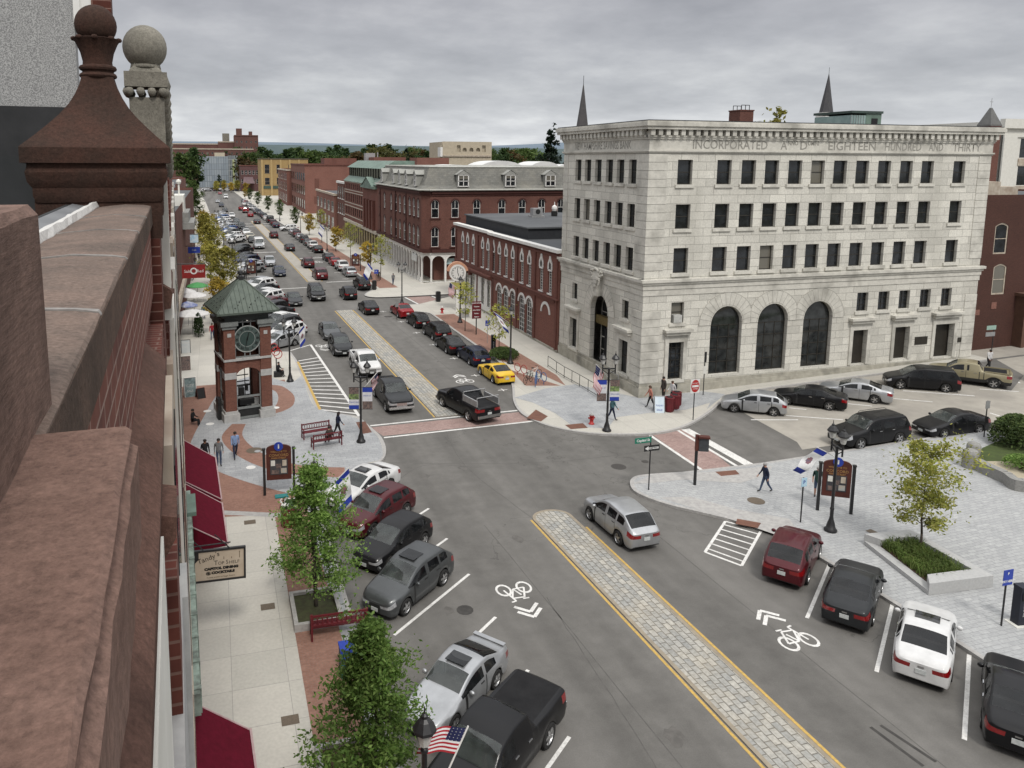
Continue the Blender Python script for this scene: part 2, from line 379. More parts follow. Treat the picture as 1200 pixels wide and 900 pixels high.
g = MB(); sheet(g, [(-0.21,38.31), (2.4,37.32), (3.03,37.24), (3.08,37.72), (2.44,37.79), (-0.21,38.81)], 0.137); struct('granite_course', g, M_kerb)
def ring(mb, c, r0, r1, a0, a1, z, mat=None, n=28):
    P = [(c[0]+r1*math.cos(a0+(a1-a0)*k/n), c[1]+r1*math.sin(a0+(a1-a0)*k/n)) for k in range(n+1)]
    if r0 > 0: P += [(c[0]+r0*math.cos(a1-(a1-a0)*k/n), c[1]+r0*math.sin(a1-(a1-a0)*k/n)) for k in range(n+1)]
    for q in [P]: sheet(mb, q, z, mat)
# paved circle with two brick bands around the clock tower
g = MB()
sheet(g, smooth([(-2.06,47.96), (-1.11,45.19), (1.21,42.05), (4.22,39.3), (6.05,39.25), (7.7,42.6), (9.0,43.3), (9.5,44.7), (9.7,47.0), (9.4,49.1), (8.95,51.2), (6.66,54.04), (6.4,58), (6.45,62.5), (5.29,61.13), (2.8,63.85), (0.14,60.79), (-1.32,53.86)], 6, True), 0.138)
struct('granite_plaza', g, M_plaza)
g = MB()
def band(outer, inner): sheet(g, smooth(outer, 6) + smooth(inner, 6)[::-1], 0.142)
band([(0.6,52.08), (-0.1,49.74), (0.39,47.15), (1.8,44.41), (3.85,42.44), (6.56,41.21)], [(1.5,51.84), (1.2,49.71), (1.74,47.38), (2.76,45.37), (4.51,43.55), (6.79,42.67)])
band([(3.71,60.81), (4.66,60.07), (5.29,57.59), (5.06,55.28), (4.33,54.07), (3.51,53.51)], [(3.63,59.63), (4.03,58.83), (4.12,57.45), (3.94,56), (3.61,54.86), (3.33,54.34)])
struct('brick_band', g, M_brickpave)
g = MB()
for px in [(-1.04,55.31), (-0.85,52.47), (3.73,54.83), (1.49,44.1)]: ring(g, px, 0, 0.28, 0, 2*PI, 0.147, None, 14)
struct('ground_lights', g, M_white)
g = MB()
for a, b in [((1.82,46.77),0.5)]: ring(g, a, 0, b, 0, 2*PI, 0.146, None, 18)
struct('round_plaque', g, M_lid)
g = MB(); ring(g, (2.01,46.57), 0, 0.2, 0, 2*PI, 0.15, None, 14); struct('round_plaque_centre', g, M_plaza)
g = MB(); sheet(g, [(8.81,50.26), (9.46,50.27), (9.49,48.02), (8.78,47.88)], 0.139); sheet(g, [(22.5,46.04), (23.85,46.04), (23.75,45.1), (22.52,45.17)], 0.139); sheet(g, [(27.47,36.45), (28.78,36.35), (28.62,35.76), (27.42,35.83)], 0.139); sheet(g, [(24.86,31.05), (25.72,30.34), (25.19,29.92), (24.42,30.6)], 0.139); sheet(g, [(20.51,48.03), (21.89,49.58), (22.11,47.98), (21.2,47.11)], 0.139)
struct('tactile_plates', g, M_tact)

# ---- east pavement by the bank
EK = [(24.2,91.6)] + smooth([(22.5,91.7),(20.9,91.3),(20.4,90.2),(20.9,88.6),(23.4,86.5),(24.0,85.5)], 4) + [(24.0,63.0)] + smooth([(23.9,60.0),(22.2,55.0),(21.3,52.6),(20.75,50.6),(20.6,48.6),(21.3,46.3),(22.9,44.5),(24.9,43.5),(27.2,43.05),(29.3,43.3),(31.7,44.4),(34.2,46.0),(36.4,47.7),(38.2,48.7)], 4) + [(45,48.85),(64,48.9)]
g = MB()
slab(g, EK + [(64,50),(63.4,66),(40,66),(40,96.4),(30.4,96.4)], 0.13, M_conc, M_kerb)
struct('bank_sidewalk', g, M_conc)
g = MB(); offset_strip(g, EK, 0.2, 0.135, M_kerb); struct('bank_kerb', g, M_kerb)
g = MB()
sheet(g, [(21.45,52.63), (24.79,54.25), (27.68,54.7), (27.5,54.6), (29.2,52.2), (30.6,50.2), (36.0,49.9), (37.18,48.66), (33.8,46.2), (34.89,47.35), (32.44,46.62), (29.41,46.79), (26.69,46.56), (25,44.68), (23.85,45.16), (22.92,46.11), (22.89,48.53), (22.34,51.1)], 0.138)
struct('granite_plaza', g, M_plaza)
g = MB(); sheet(g, [(24.25,84.5),(24.25,63.4),(26.0,58.3),(26.6,54.49),(27.2,57.5),(26.6,84.5)], 0.134)
sheet(g, [(25.39,72.49),(24.11,59.85),(26.21,54.6),(23.49,55.32)], 0.1355)
struct('brick_paving', g, M_brickpave)

# ---- plaza on the south-east corner
PK = [(120,36.4),(52,36.6),(41,36.85),(30,36.9)] + smooth([(25.6,36.95),(23.2,37.2),(22.3,36.9),(21.75,36.1),(21.6,35.1),(22.35,33.5),(23.8,31.9),(25.3,30.1),(25.85,28.6),(26.1,26)], 4) + [(26.3,20),(26.5,-20)]
g = MB(); slab(g, PK + [(120,-20)], 0.13, M_plaza2, M_kerb); struct('corner_plaza', g, M_plaza2)
g = MB(); offset_strip(g, PK, 0.22, 0.135, M_kerb)
sheet(g, [(21.89,36.23), (23.69,36.96), (27.08,36.55), (31.29,36.31), (30.2,35.33), (27.89,34.73), (25,35.99), (23.11,36.02)], 0.1365)
sheet(g, [(22.4,34.28), (24.15,33.91), (25.44,32.08), (27.41,30.35), (26.73,28.7), (25.89,28.58), (24.58,30.93)], 0.1365)
struct('corner_kerb', g, M_conc)

# ---- pavement across the far side street
FK = [(31,97.8)] + smooth([(26,97.6),(21,97.6),(19.4,98.2),(19.0,99.6),(19.9,102.0),(21.6,104.5)], 4) + [(21.4,118),(20.6,140),(19.6,178),(17.6,228),(13.5,330),(9.5,480)]
FK = FK[::1]
g = MB(); slab(g, FK + [(40,480),(40,97.8)], 0.13, M_conc, M_kerb); struct('far_sidewalk', g, M_conc)
g = MB(); offset_strip(g, FK[::-1], -0.2, 0.135, M_kerb); struct('far_kerb', g, M_kerb)
g = MB(); sheet(g, [(21.9,104.6),(24.6,104.6),(22.5,178),(20.3,178)], 0.135); struct('brick_paving', g, M_brickpave)

# ---- medians
def medx(y): return 15.65-0.025*y
def median(mb, bands, y0, y1, round_far, stone, w=1.95):
    l = lambda y: medx(y)+0.17
    pts = [(l(y0), y0), (l(y0)+w, y0)]
    if round_far:
        c = (l(y1)+w/2, y1-w*0.42)
        pts += [(c[0]+w/2*math.cos(a), c[1]+w*0.42*math.sin(a)) for a in [PI*k/12 for k in range(13)]]
    else: pts += [(l(y1)+w, y1), (l(y1), y1)]
    slab(mb, pts, 0.035, stone, M_band)
    return pts
g = MB()
P = median(g, None, -15, 34.7, True, M_setts, 2.1)
struct('median_strip', g, M_setts)
g = MB(); offset_strip(g, [P[0]]+P[::-1][:-1], -0.16, 0.04, M_band); struct('median_border', g, M_band)
M_medconc = pm('pale median concrete', (0.36,0.335,0.29), (0.29,0.27,0.24), 1.5, 0.9, stain=(0.4,(0.25,0.23,0.21),0.5))
g = MB(); median(g, None, 50.2, 90.5, False, M_setts); struct('median_strip', g, M_setts)
g = MB(); median(g, None, 113.5, 232, False, M_medconc); struct('median_strip', g, M_medconc)
g = MB()
for (a, b) in ((-15, 33.9), (50.2, 90.4), (113.5, 232)):
    for s in (0, 1):
        w = 2.44 if a < 0 else 2.3
        bb = b-(1.4 if (s and a < 0) else 0)
        P = [(medx(y)+s*w-0.06+(0.1 if s == 0 else -0.02), y) for y in (a, (a+bb)/2, bb)]
        for p, q in zip(P, P[1:]): bar(g, p, q, 0.115, 0.006, M_yellow)
bar(g, (6.62,67.38), (6.79,53.61), 0.2, 0.14, M_yellow)
struct('yellow_lines', g, M_yellow)

# ---- crossings
g = MB()
sheet(g, [(9.64,49.34), (21.91,49.78), (21.5,47.78), (10.14,47.52)], 0.004)
sheet(g, [(27.47,43.71), (30.21,43.49), (28.99,36.62), (27.11,36.74)], 0.004)
sheet(g, [(24.5,92.0),(28.0,92.0),(27.2,97.4),(24.0,97.4)], 0.004)
struct('brick_crossing', g, M_brickcross)
g = MB()
w = M_line
bar(g, (9.7,49.67), (22.01,50.16), 0.2, 0.008, w); bar(g, (10.12,47.2), (21.85,47.69), 0.2, 0.008, w)
bar(g, (27.27,43.59), (27.06,36.75), 0.22, 0.008, w); bar(g, (29.59,43.65), (29.45,36.75), 0.22, 0.009, w); bar(g, (30.21,43.49), (30.32,36.65), 0.65, 0.008, w)
bar(g, (24.3,92.0), (23.8,97.4), 0.25, 0.008, w); bar(g, (28.2,92.0), (27.5,97.4), 0.25, 0.008, w)
# hatched no-parking area by the clock tower
hq = [(6.39,72.14), (8.56,74.04), (9.32,51.78), (6.86,54.19), (6.63,68.18)]
bar(g, hq[0], hq[1], 0.16, 0.008, w); bar(g, hq[1], hq[2], 0.22, 0.007, w)
for k in range(15):
    t = (k+0.6)/15
    a = Vector((6.76,68.77))*(1-t)+Vector((6.85,53.6))*t; b = Vector((8.57,69.57))*(1-t)+Vector((9.24,51.99))*t
    bar(g, a, b, 0.2, 0.006, w)
# hatched triangle by the plaza
tr = [Vector((24.28,31.19)), Vector((21.4,28.79)), Vector((22.25,27.3)), Vector((25.35,29.87))]
bar(g, tr[0], tr[1], 0.13, 0.007, w); bar(g, tr[1], tr[2], 0.13, 0.0075, w); bar(g, tr[2], tr[3], 0.13, 0.008, w); bar(g, tr[0], tr[3], 0.13, 0.0085, w)
for k in range(6):
    t = (k+0.7)/6.4
    bar(g, tr[0]*(1-t)+tr[1]*t, tr[3]*(1-t)+tr[2]*t, 0.11, 0.006, w)
# angled stalls
for k in range(6):
    e = Vector((10.2, 36.5-3.32*k)); bar(g, e, e-Vector((0.77,0.63))*(5.4 if k in (2,) else 5.3), 0.13, 0.006, w)
for k in range(4):
    e = Vector((22.15, 23.2-3.36*k)); bar(g, e, e+Vector((0.79,0.62))*5.2, 0.14, 0.006, w)
for k in range(1, 24):
    e = Vector((9.6-0.028*(70+3.3*k), 76+3.3*k)); bar(g, e, e-Vector((0.77,0.63))*5.2, 0.12, 0.006, w)
# stalls on the pale side street
for a, b in [((38.34,43.49),(41.34,41.47)), ((44.16,44.11),(45.4,43.04)), ((48.09,43.91),(50.13,42.31)), ((50.34,45.05),(54.09,42.31)), ((55.93,43.41),(57.98,41.96)), ((51.65,39.17),(51.68,38.23)), ((35.52,43.59),(38.5,42.5)), ((61.14,45.05),(60.07,43.48)), ((39.7,44.75),(40.56,44.03))]: bar(g, a, b, 0.14, 0.009, w)
# parking ticks by the church-windowed building
for c in [(20.69,59.59), (20.63,65.44), (20.25,70.98), (19.95,76.52), (19.69,82.38), (18.98,88.66), (21.44,55.11)]:
    c = Vector(c); bar(g, c-Vector((0.4,0)), c+Vector((0.4,0)), 0.1, 0.006, w); bar(g, c-Vector((0,0.3)), c+Vector((0,0.3)), 0.1, 0.0065, w)
for k in range(14):
    y = 108+7*k; c = Vector((19.0-0.03*(y-108), y)); bar(g, c-Vector((0.5,0)), c+Vector((0.5,0)), 0.16, 0.006, w)
bar(g, (5.5,108), (13,108.5), 0.3, 0.006, w); bar(g, (15.5,112.5), (19.5,112.8), 0.3, 0.006, w); bar(g, (3,152.3), (11.2,152.6), 0.5, 0.006, w); bar(g, (14.6,141.3), (19,141.6), 0.5, 0.006, w); bar(g, (1.5,214), (17,214.5), 0.6, 0.006, w); bar(g, (1,222), (16.8,222.5), 0.6, 0.006, w)
struct('road_markings', g, M_line)

# ---- bicycle lane symbols with two chevrons
def sharrow(mb, c, a, s=1.0, z=0.006):
    M = T(c[0], c[1], 0) @ Rz(a); k = [0]
    def q(p): v = M @ Vector((p[0]*s, p[1]*s, 0)); return (v.x, v.y)
    def st(p0, p1, w=0.09): k[0] += 1; bar(mb, q(p0), q(p1), w*s, z+0.0003*k[0], M_line)
    def wheel(x, y, r):
        n = 16
        for i in range(n):
            a0, a1 = 2*PI*i/n, 2*PI*(i+1)/n
            mb.face([(*q((x+rr*math.cos(t), y+rr*1.35*math.sin(t))), z) for rr, t in ((r, a0), (r, a1), (r-0.1, a1), (r-0.1, a0))], M_line)
    wheel(-0.5, 0, 0.37); wheel(0.5, 0, 0.37)
    for p0, p1 in (((-0.5,0),(-0.22,0.75)), ((-0.22,0.75),(0.32,0.72)), ((-0.15,0.55),(0.05,0.02)), ((0.05,0.02),(-0.5,0)), ((0.05,0.02),(0.34,0.68)), ((0.5,0),(0.27,0.95)), ((0.27,0.95),(0.5,1.0)), ((-0.4,0.86),(-0.1,0.86))): st(p0, p1)
    for dy in (1.45, 1.85):
        st((-0.55, dy-0.1), (0, dy+0.45), 0.17); st((0, dy+0.45), (0.55, dy-0.1), 0.17)
g = MB()
sharrow(g, (11.65,28.25), PI+0.02, 0.92); sharrow(g, (20.73,22.02), 0.02, 0.92); sharrow(g, (19.3,58.13), 0.02, 0.9); sharrow(g, (18.11,91.11), 0.02, 0.9); sharrow(g, (9.72,73.37), PI, 0.9); sharrow(g, (9.5,104), PI, 0.9); sharrow(g, (17.2,135), 0.0, 0.9)
struct('bicycle_symbols', g, M_line)
g = MB()
for c, r in [((22.58,38.87),0.45), ((24.52,39.16),0.22), ((21.49,57.8),0.4), ((18.91,85.53),0.5), ((15.61,34.62),0.1)]: ring(g, c, 0, r, 0, 2*PI, 0.005, None, 18)
struct('manhole_covers', g, M_iron)
g = MB()
for c in [(1.13,37.1), (1.5,29.44), (1.77,22.8)]: x, y = c; sheet(g, [(x-0.28,y-0.22),(x+0.28,y-0.22),(x+0.28,y+0.22),(x-0.28,y+0.22)], 0.139)
ring(g, (27.18,32.55), 0, 0.45, 0, 2*PI, 0.139, None, 18)
sheet(g, [(30.11,28.31), (30.15,27.94), (30.58,28.01), (30.5,28.39)], 0.139)
struct('access_covers', g, M_lid)
# seams in the asphalt, oil drips and patches
M_seam = pm('tar seam', (0.075,0.071,0.066), (0.105,0.10,0.093), 3, 0.85); M_oil = pm('oil stain', (0.088,0.083,0.076), (0.118,0.111,0.102), 2.5, 0.8, lo=0.4, hi=0.6)
g = MB()
for P in ([(14.51,48.21),(13.83,41.49),(14.96,34.2)], [(12.72,27.3),(12.48,22.37),(12.18,18.05)], [(12.4,34),(12.9,18),(13.0,2)], [(20.1,33),(20.6,14)], [(11.2,60),(10.6,88),(9.0,140)], [(19.2,60),(18.4,90)], [(9.5,43),(20,40.5),(33,41.5)], [(9.71,40.67),(11.62,42.09),(14.44,40.93)]):
    P = smooth(P, 8); P = [(x+random.uniform(-0.03,0.03), y) for x, y in P]
    for a, b in zip(P, P[1:]): bar(g, a, b, 0.035, 0.0035, M_seam)
struct('asphalt_seams', g, M_seam)
g = MB(); rs_ = random.Random(2)
for k in range(46):
    if k < 22: e = Vector((8.6, 34.9-3.32*(k % 6)))-Vector((0.77,0.63))*rs_.uniform(0.5,4.0)+Vector((rs_.uniform(-0.4,0.4),rs_.uniform(-0.4,0.4))) if k % 2 else Vector((22.6, 24.9-3.36*(k % 4)))+Vector((0.79,0.62))*rs_.uniform(0.3,3.5)
    else: e = Vector((rs_.choice([8.5,11.5,13.2,18.6,20.8])+rs_.uniform(-0.5,0.5), rs_.uniform(8,70)))
    r0 = rs_.uniform(0.08,0.42); n = 11; sheet(g, [(e.x+r0*rs_.uniform(0.6,1.2)*math.cos(2*PI*q/n), e.y+r0*rs_.uniform(0.8,1.7)*math.sin(2*PI*q/n)) for q in range(n)], 0.003+0.0001*(k % 8))
struct('oil_stains', g, M_oil)
# skid marks and drips
M_skid = pm('tyre marks', (0.032,0.030,0.028), (0.055,0.052,0.048), 3, 0.9, lo=0.3, hi=0.6)
g = MB()
bar(g, (19.74,17.71), (19.96,15.98), 0.12, 0.005, M_skid); bar(g, (20.12,17.69), (20.48,16.01), 0.12, 0.0052, M_skid)
ring(g, (9.17,27.32), 0, 0.35, 0, 2*PI, 0.005, None, 12); struct('tyre_marks', g, M_skid)

# ================================================================== vehicles
def paint(name, c, metal=0.0, rough=0.36):
    m = pm('paint '+name, c, tuple(x*0.8 for x in c), 1.3, rough, metal, spec=0.22, coat=0.16 if max(c) < 0.05 else 0.35)
    nt = m.node_tree; b = nt.nodes['Principled BSDF']; src = b.inputs['Base Color'].links[0].from_socket      # headlining on the inner side of the shell
    geo = nn(nt, 'ShaderNodeNewGeometry'); mx = nn(nt, 'ShaderNodeMix', data_type='RGBA'); nt.links.new(geo.outputs['Backfacing'], mx.inputs[0]); nt.links.new(src, mx.inputs[6]); mx.inputs[7].default_value = (0.10,0.098,0.092,1); nt.links.new(mx.outputs[2], b.inputs['Base Color'])
    return m
PAINT = {
 'black': paint('black', (0.008,0.008,0.009)), 'charcoal': paint('charcoal', (0.028,0.03,0.032), 0.3), 'grey': paint('grey', (0.085,0.09,0.092), 0.5),
 'silver': paint('silver', (0.42,0.43,0.44), 0.6), 'white': paint('white', (0.62,0.62,0.61)), 'maroon': paint('maroon', (0.075,0.008,0.012), 0.2),
 'red': paint('red', (0.26,0.012,0.016), 0.1), 'yellow': paint('yellow', (0.72,0.46,0.03)), 'tan': paint('tan', (0.30,0.265,0.17), 0.2),
 'navy': paint('navy', (0.012,0.018,0.04), 0.2), 'blue': paint('blue', (0.03,0.09,0.25), 0.2), 'green': paint('green', (0.02,0.05,0.035), 0.2), 'beige': paint('beige', (0.50,0.46,0.36), 0.2)}
M_trim = pm('black plastic trim', (0.012,0.012,0.012), (0.02,0.02,0.02), 5, 0.55)
M_tyre = pm('tyre rubber', (0.012,0.012,0.012), (0.02,0.019,0.018), 8, 0.85)
M_rim = pm('alloy wheel', (0.50,0.50,0.50), (0.38,0.38,0.38), 6, 0.3, 0.8)
M_chrome = pm('chrome', (0.62,0.62,0.62), (0.5,0.5,0.5), 4, 0.15, 1.0)
M_carglass = glass_mat('car glass', (0.008,0.009,0.010), 0.03, 0, 0.5)
M_screen = glass_mat('windscreen glass', (0.055,0.064,0.062), 0.03, 0, 0.9)
for g_, a_ in ((M_carglass, 0.72), (M_screen, 0.55)): g_.node_tree.nodes['Principled BSDF'].inputs['Alpha'].default_value = a_
M_cabin = pm('cabin trim', (0.05,0.048,0.045), (0.035,0.034,0.032), 5, 0.85); M_seat = pm('seat fabric', (0.085,0.08,0.073), (0.06,0.057,0.052), 7, 0.9)
M_head = pm('headlamp lens', (0.50,0.51,0.52), (0.30,0.30,0.31), 9, 0.08, 0.3, coat=1.0)
M_tail = pm('tail lamp lens', (0.24,0.006,0.008), (0.15,0.004,0.005), 6, 0.12, 0, coat=1.0)
M_plate = pm('licence plate', (0.55,0.56,0.55), (0.40,0.43,0.42), 14, 0.5)
M_cover = pm('vinyl bed cover', (0.013,0.013,0.014), (0.02,0.02,0.021), 2, 0.85, spec=0.15)

def lerp(tab, x):
    if x <= tab[0][0]: return tab[0][1]
    for (a, u), (b, v) in zip(tab, tab[1:]):
        if x <= b: return u+(v-u)*(x-a)/(b-a) if b > a else v
    return tab[-1][1]
PARTMAT = {}
def car_mesh(P):
    """cage of cross-sections, smoothed, then split into its parts by what each face is"""
    L, W, H = P['L'], P['W'], P['H']; ws = P['wheels']; rw = P['rw']; clr = P['clr']; ar = rw+0.055
    top, sh, hw = P['top'], P['belt'], P['hw']
    cowl, rf, rr, dk = P['cowl'], P['rf'], P['rr'], P['dk']
    pil = P['pillars']
    st = {0.0, 0.1, 0.34, cowl, rf, rr, dk, L-0.34, L-0.09, L, (rf+rr)/2}
    for w in ws: st |= {w-ar-0.07, w-ar*0.82, w, w+ar*0.82, w+ar+0.07}
    seams = []
    for a, b in pil: st |= {a, b}
    for s in P['seams']: st |= {s-0.008, s+0.008}; seams.append(s)
    for s in P.get('extra', ()): st.add(s)
    st = sorted(x for x in st if 0 <= x <= L)
    o = [st[0]]
    for x in st[1:]:
        if x-o[-1] > 0.012: o.append(x)
    o[-1] = L; st = o
    def zb(s):
        z = clr
        for w in ws:
            d = abs(s-w)
            if d < ar+0.02: z = max(z, rw+math.sqrt(max(0, (ar+0.03)**2-d*d))*0.98 if d < ar else clr)
        if s < 0.05: z = clr+0.06
        if s > L-0.05: z = clr+0.1
        return z
    V = []; half = []
    for s in st:
        b, z5, zt, h = zb(s), lerp(sh, s), lerp(top, s), lerp(hw, s)*W/2
        z5 = min(z5, zt-0.03)
        gh = max(0.0, min(1.0, (zt-z5-0.1)/0.3))           # 0 over bonnet / boot, 1 in the cabin
        h5 = h*(0.955*gh+0.93*(1-gh)); h7 = W/2*P.get('roofw', 0.74)*gh+h*0.80*(1-gh); z7 = zt-(0.035*gh+0.012)
        z6 = z5+(z7-z5)*(0.86*gh+0.5*(1-gh)); h6 = h5+(h7-h5)*(0.80*gh+0.5*(1-gh))
        row = [(0, clr+0.08 if b < clr+0.2 else b), (h*0.72, b), (h*0.965, b), (h*0.998, b+(z5-b)*0.33), (h*0.995, b+(z5-b)*0.70), (h5, z5), (h6, z6), (h7, z7), (h7*0.55, zt-0.004), (0, zt)]
        half.append(row)
    N = 10; n = 2*N-2
    for s, row in zip(st, half):
        x = L/2-s
        ring = [(x, y, z) for y, z in row] + [(x, -row[j][0], row[j][1]) for j in range(N-2, 0, -1)]
        V += ring
    F = []; FM = []
    names = ['body', 'trim', 'windscreen', 'rear_window', 'front_side_window', 'rear_side_window', 'quarter_window', 'headlight', 'taillight', 'grille', 'bed_cover']
    ix = {k: i for i, k in enumerate(names)}
    bed = P.get('bed')
    for i in range(len(st)-1):
        a, b = st[i], st[i+1]; m = (a+b)/2
        for j in range(n):
            k = (j+1) % n; q = (i*n+j, (i+1)*n+j, (i+1)*n+k, i*n+k); r = j if j < N-1 else n-1-j
            t = 'body'
            if r <= 1: t = 'trim'
            elif r == 2 and P.get('clad'): t = 'trim'
            elif r in (7, 8) and cowl-0.01 <= a and b <= rf+0.01: t = 'windscreen'
            elif r in (7, 8) and rr-0.01 <= a and b <= dk+0.01: t = 'rear_window'
            elif r == 5 and cowl-0.01 <= a and b <= P['gend']+0.01 and not any(p-0.001 <= m <= p2+0.001 for p, p2 in pil):
                t = 'front_side_window' if m < pil[0][0] else ('rear_side_window' if len(pil) < 2 or m < pil[1][0] else 'quarter_window')
            elif r == 4 and b <= P.get('hl', 0.36): t = 'headlight'
            elif r == 4 and a >= L-P.get('tl', 0.36): t = 'taillight'
            elif bed and r in (7, 8) and bed[0]-0.01 <= a and b <= bed[1]+0.01: t = 'bed_cover'
            if r in (2, 3, 4) and any(abs(m-s) < 0.011 for s in seams): t = 'trim'
            F.append(q); FM.append(ix[t])
    # nose and tail
    for end, i in ((0, 0), (1, len(st)-1)):
        base = i*n; x = V[base][0]
        inner = {}
        for j in range(2, N):
            y, z = V[base+j][1], V[base+j][2]
            inner[j] = (len(V), len(V)+1); V.append((x+(0.03 if end == 0 else -0.03), y*0.56, z)); V.append((x+(0.03 if end == 0 else -0.03), -y*0.56, z))
        for j in range(1, N-1):
            lj, lk = base+j, base+j+1; rj, rk = base+(n-j) % n, base+(n-j-1) % n
            il = inner.get(j); iu = inner.get(j+1)
            if j == 1:
                quads = [((lj, lk, inner[2][0]), 'trim'), ((lj, inner[2][0], inner[2][1], rj), 'trim'), ((rj, inner[2][1], rk), 'trim')]
            elif j == N-2:
                quads = [((lj, lk, inner[j][0]), 'body'), ((inner[j][0], lk, inner[j][1]), 'body'), ((inner[j][1], lk, rj), 'body')]
            else:
                mid = 'body'; cor = 'body'
                if end == 0:
                    if j == 2: mid = 'trim'; cor = 'trim' if P.get('clad') else 'body'
                    if j == 3: mid = 'grille'
                    if j == 4: cor = 'headlight'; mid = P.get('nose4', 'grille')
                else:
                    if j == 2: mid = cor = 'trim' if P.get('clad') else 'body'
                    if j == 4: cor = 'taillight'
                quads = [((lj, lk, iu[0], il[0]), cor), ((il[0], iu[0], iu[1], il[1]), mid), ((il[1], iu[1], rk, rj), cor)]
            for q, t in quads: F.append(tuple(q if end == 1 else q[::-1])); FM.append(ix[t])
    me = bpy.data.meshes.new('cage'); me.from_pydata(V, [], F); me.polygons.foreach_set('material_index', FM)
    for _ in names: me.materials.append(None)
    bm = bmesh.new(); bm.from_mesh(me); bmesh.ops.recalc_face_normals(bm, faces=bm.faces)
    cl = bm.edges.layers.float.get('crease_edge') or bm.edges.layers.float.new('crease_edge')
    for e in bm.edges:
        a, b = e.verts
        ja, jb = a.index % n, b.index % n
        if a.index < len(st)*n and b.index < len(st)*n and ja == jb:
            r = ja if ja < N else n-ja
            if r == 5: e[cl] = 0.35
            if r == 2: e[cl] = 0.8
            if r == 7: e[cl] = 0.25
    bm.to_mesh(me); bm.free()
    ob = bpy.data.objects.new('cage', me); COL.objects.link(ob); md = ob.modifiers.new('s', 'SUBSURF'); md.levels = 2; md.render_levels = 2
    dg = bpy.context.evaluated_depsgraph_get(); em = bpy.data.meshes.new_from_object(ob.evaluated_get(dg)); bpy.data.objects.remove(ob)
    groups = {}
    vs = [v.co.copy() for v in em.vertices]
    for p in em.polygons:
        t = names[p.material_index]
        if t == 'trim': key = ('body', 0)
        elif t in ('headlight', 'taillight', 'front_side_window', 'rear_side_window', 'quarter_window'): key = (t, 1 if p.center.y > 0 else -1)
        else: key = (t, 0)
        groups.setdefault(key, []).append((tuple(p.vertices), 1 if t == 'trim' else 0))
    out = []
    for (t, sgn), fs in groups.items():
        mp = {}; vv = []; ff = []
        for f, _ in fs:
            for k in f:
                if k not in mp: mp[k] = len(vv); vv.append(vs[k])
            ff.append([mp[k] for k in f])
        m2 = bpy.data.meshes.new(t); m2.from_pydata(vv, [], ff)
        if t == 'body':
            m2.materials.append(PAINT['black']); m2.materials.append(M_trim); m2.polygons.foreach_set('material_index', [k for _, k in fs])
        else:
            m2.materials.append({'windscreen': M_screen, 'rear_window': M_carglass, 'headlight': M_head, 'taillight': M_tail, 'grille': P.get('grille_m', M_trim), 'bed_cover': M_cover}.get(t, M_carglass))
        m2.polygons.foreach_set('use_smooth', [True]*len(ff)); m2.update()
        out.append((t, m2))
    bpy.data.meshes.remove(em)
    return out
def wheel_meshes(rw, wid=0.21, spokes=5):
    M = Matrix.Rotation(-PI/2, 4, 'X')       # lathe axis z -> +y
    t = MB(); t.lathe([(rw*0.66, -wid/2), (rw*0.90, -wid/2), (rw, -wid/2+0.03), (rw, wid/2-0.03), (rw*0.92, wid/2), (rw*0.68, wid/2), (rw*0.64, wid/2-0.05), (rw*0.62, 0.0)], n=24, M=M, mat=M_tyre)
    tm = t.mesh('tyre', M_tyre); autosmooth(tm, 40)
    r = MB(); r.lathe([(rw*0.60, -0.04), (rw*0.69, wid/2-0.015), (rw*0.65, wid/2-0.01), (rw*0.60, wid/2-0.05), (rw*0.60, 0.0)], n=24, M=M, mat=M_rim)
    r.lathe([(0.001, 0.02), (rw*0.6, 0.02), (rw*0.6, 0.025), (0.001, 0.026)], n=20, M=M, mat=M_trim)
    r.lathe([(0.001, wid/2-0.06), (0.065, wid/2-0.06), (0.055, wid/2-0.015), (0.001, wid/2-0.012)], n=12, M=M, mat=M_rim)
    for k in range(spokes):
        a = 2*PI*k/spokes
        Q = Matrix.Rotation(a, 4, 'Y')
        r.box(0.03, rw*0.63, wid/2-0.055, wid/2-0.022, -rw*0.10, rw*0.10, M_rim, Q)
    rm = r.mesh('rim', M_rim)
    return tm, rm
WHEELS = {}
CARPROTO = {}
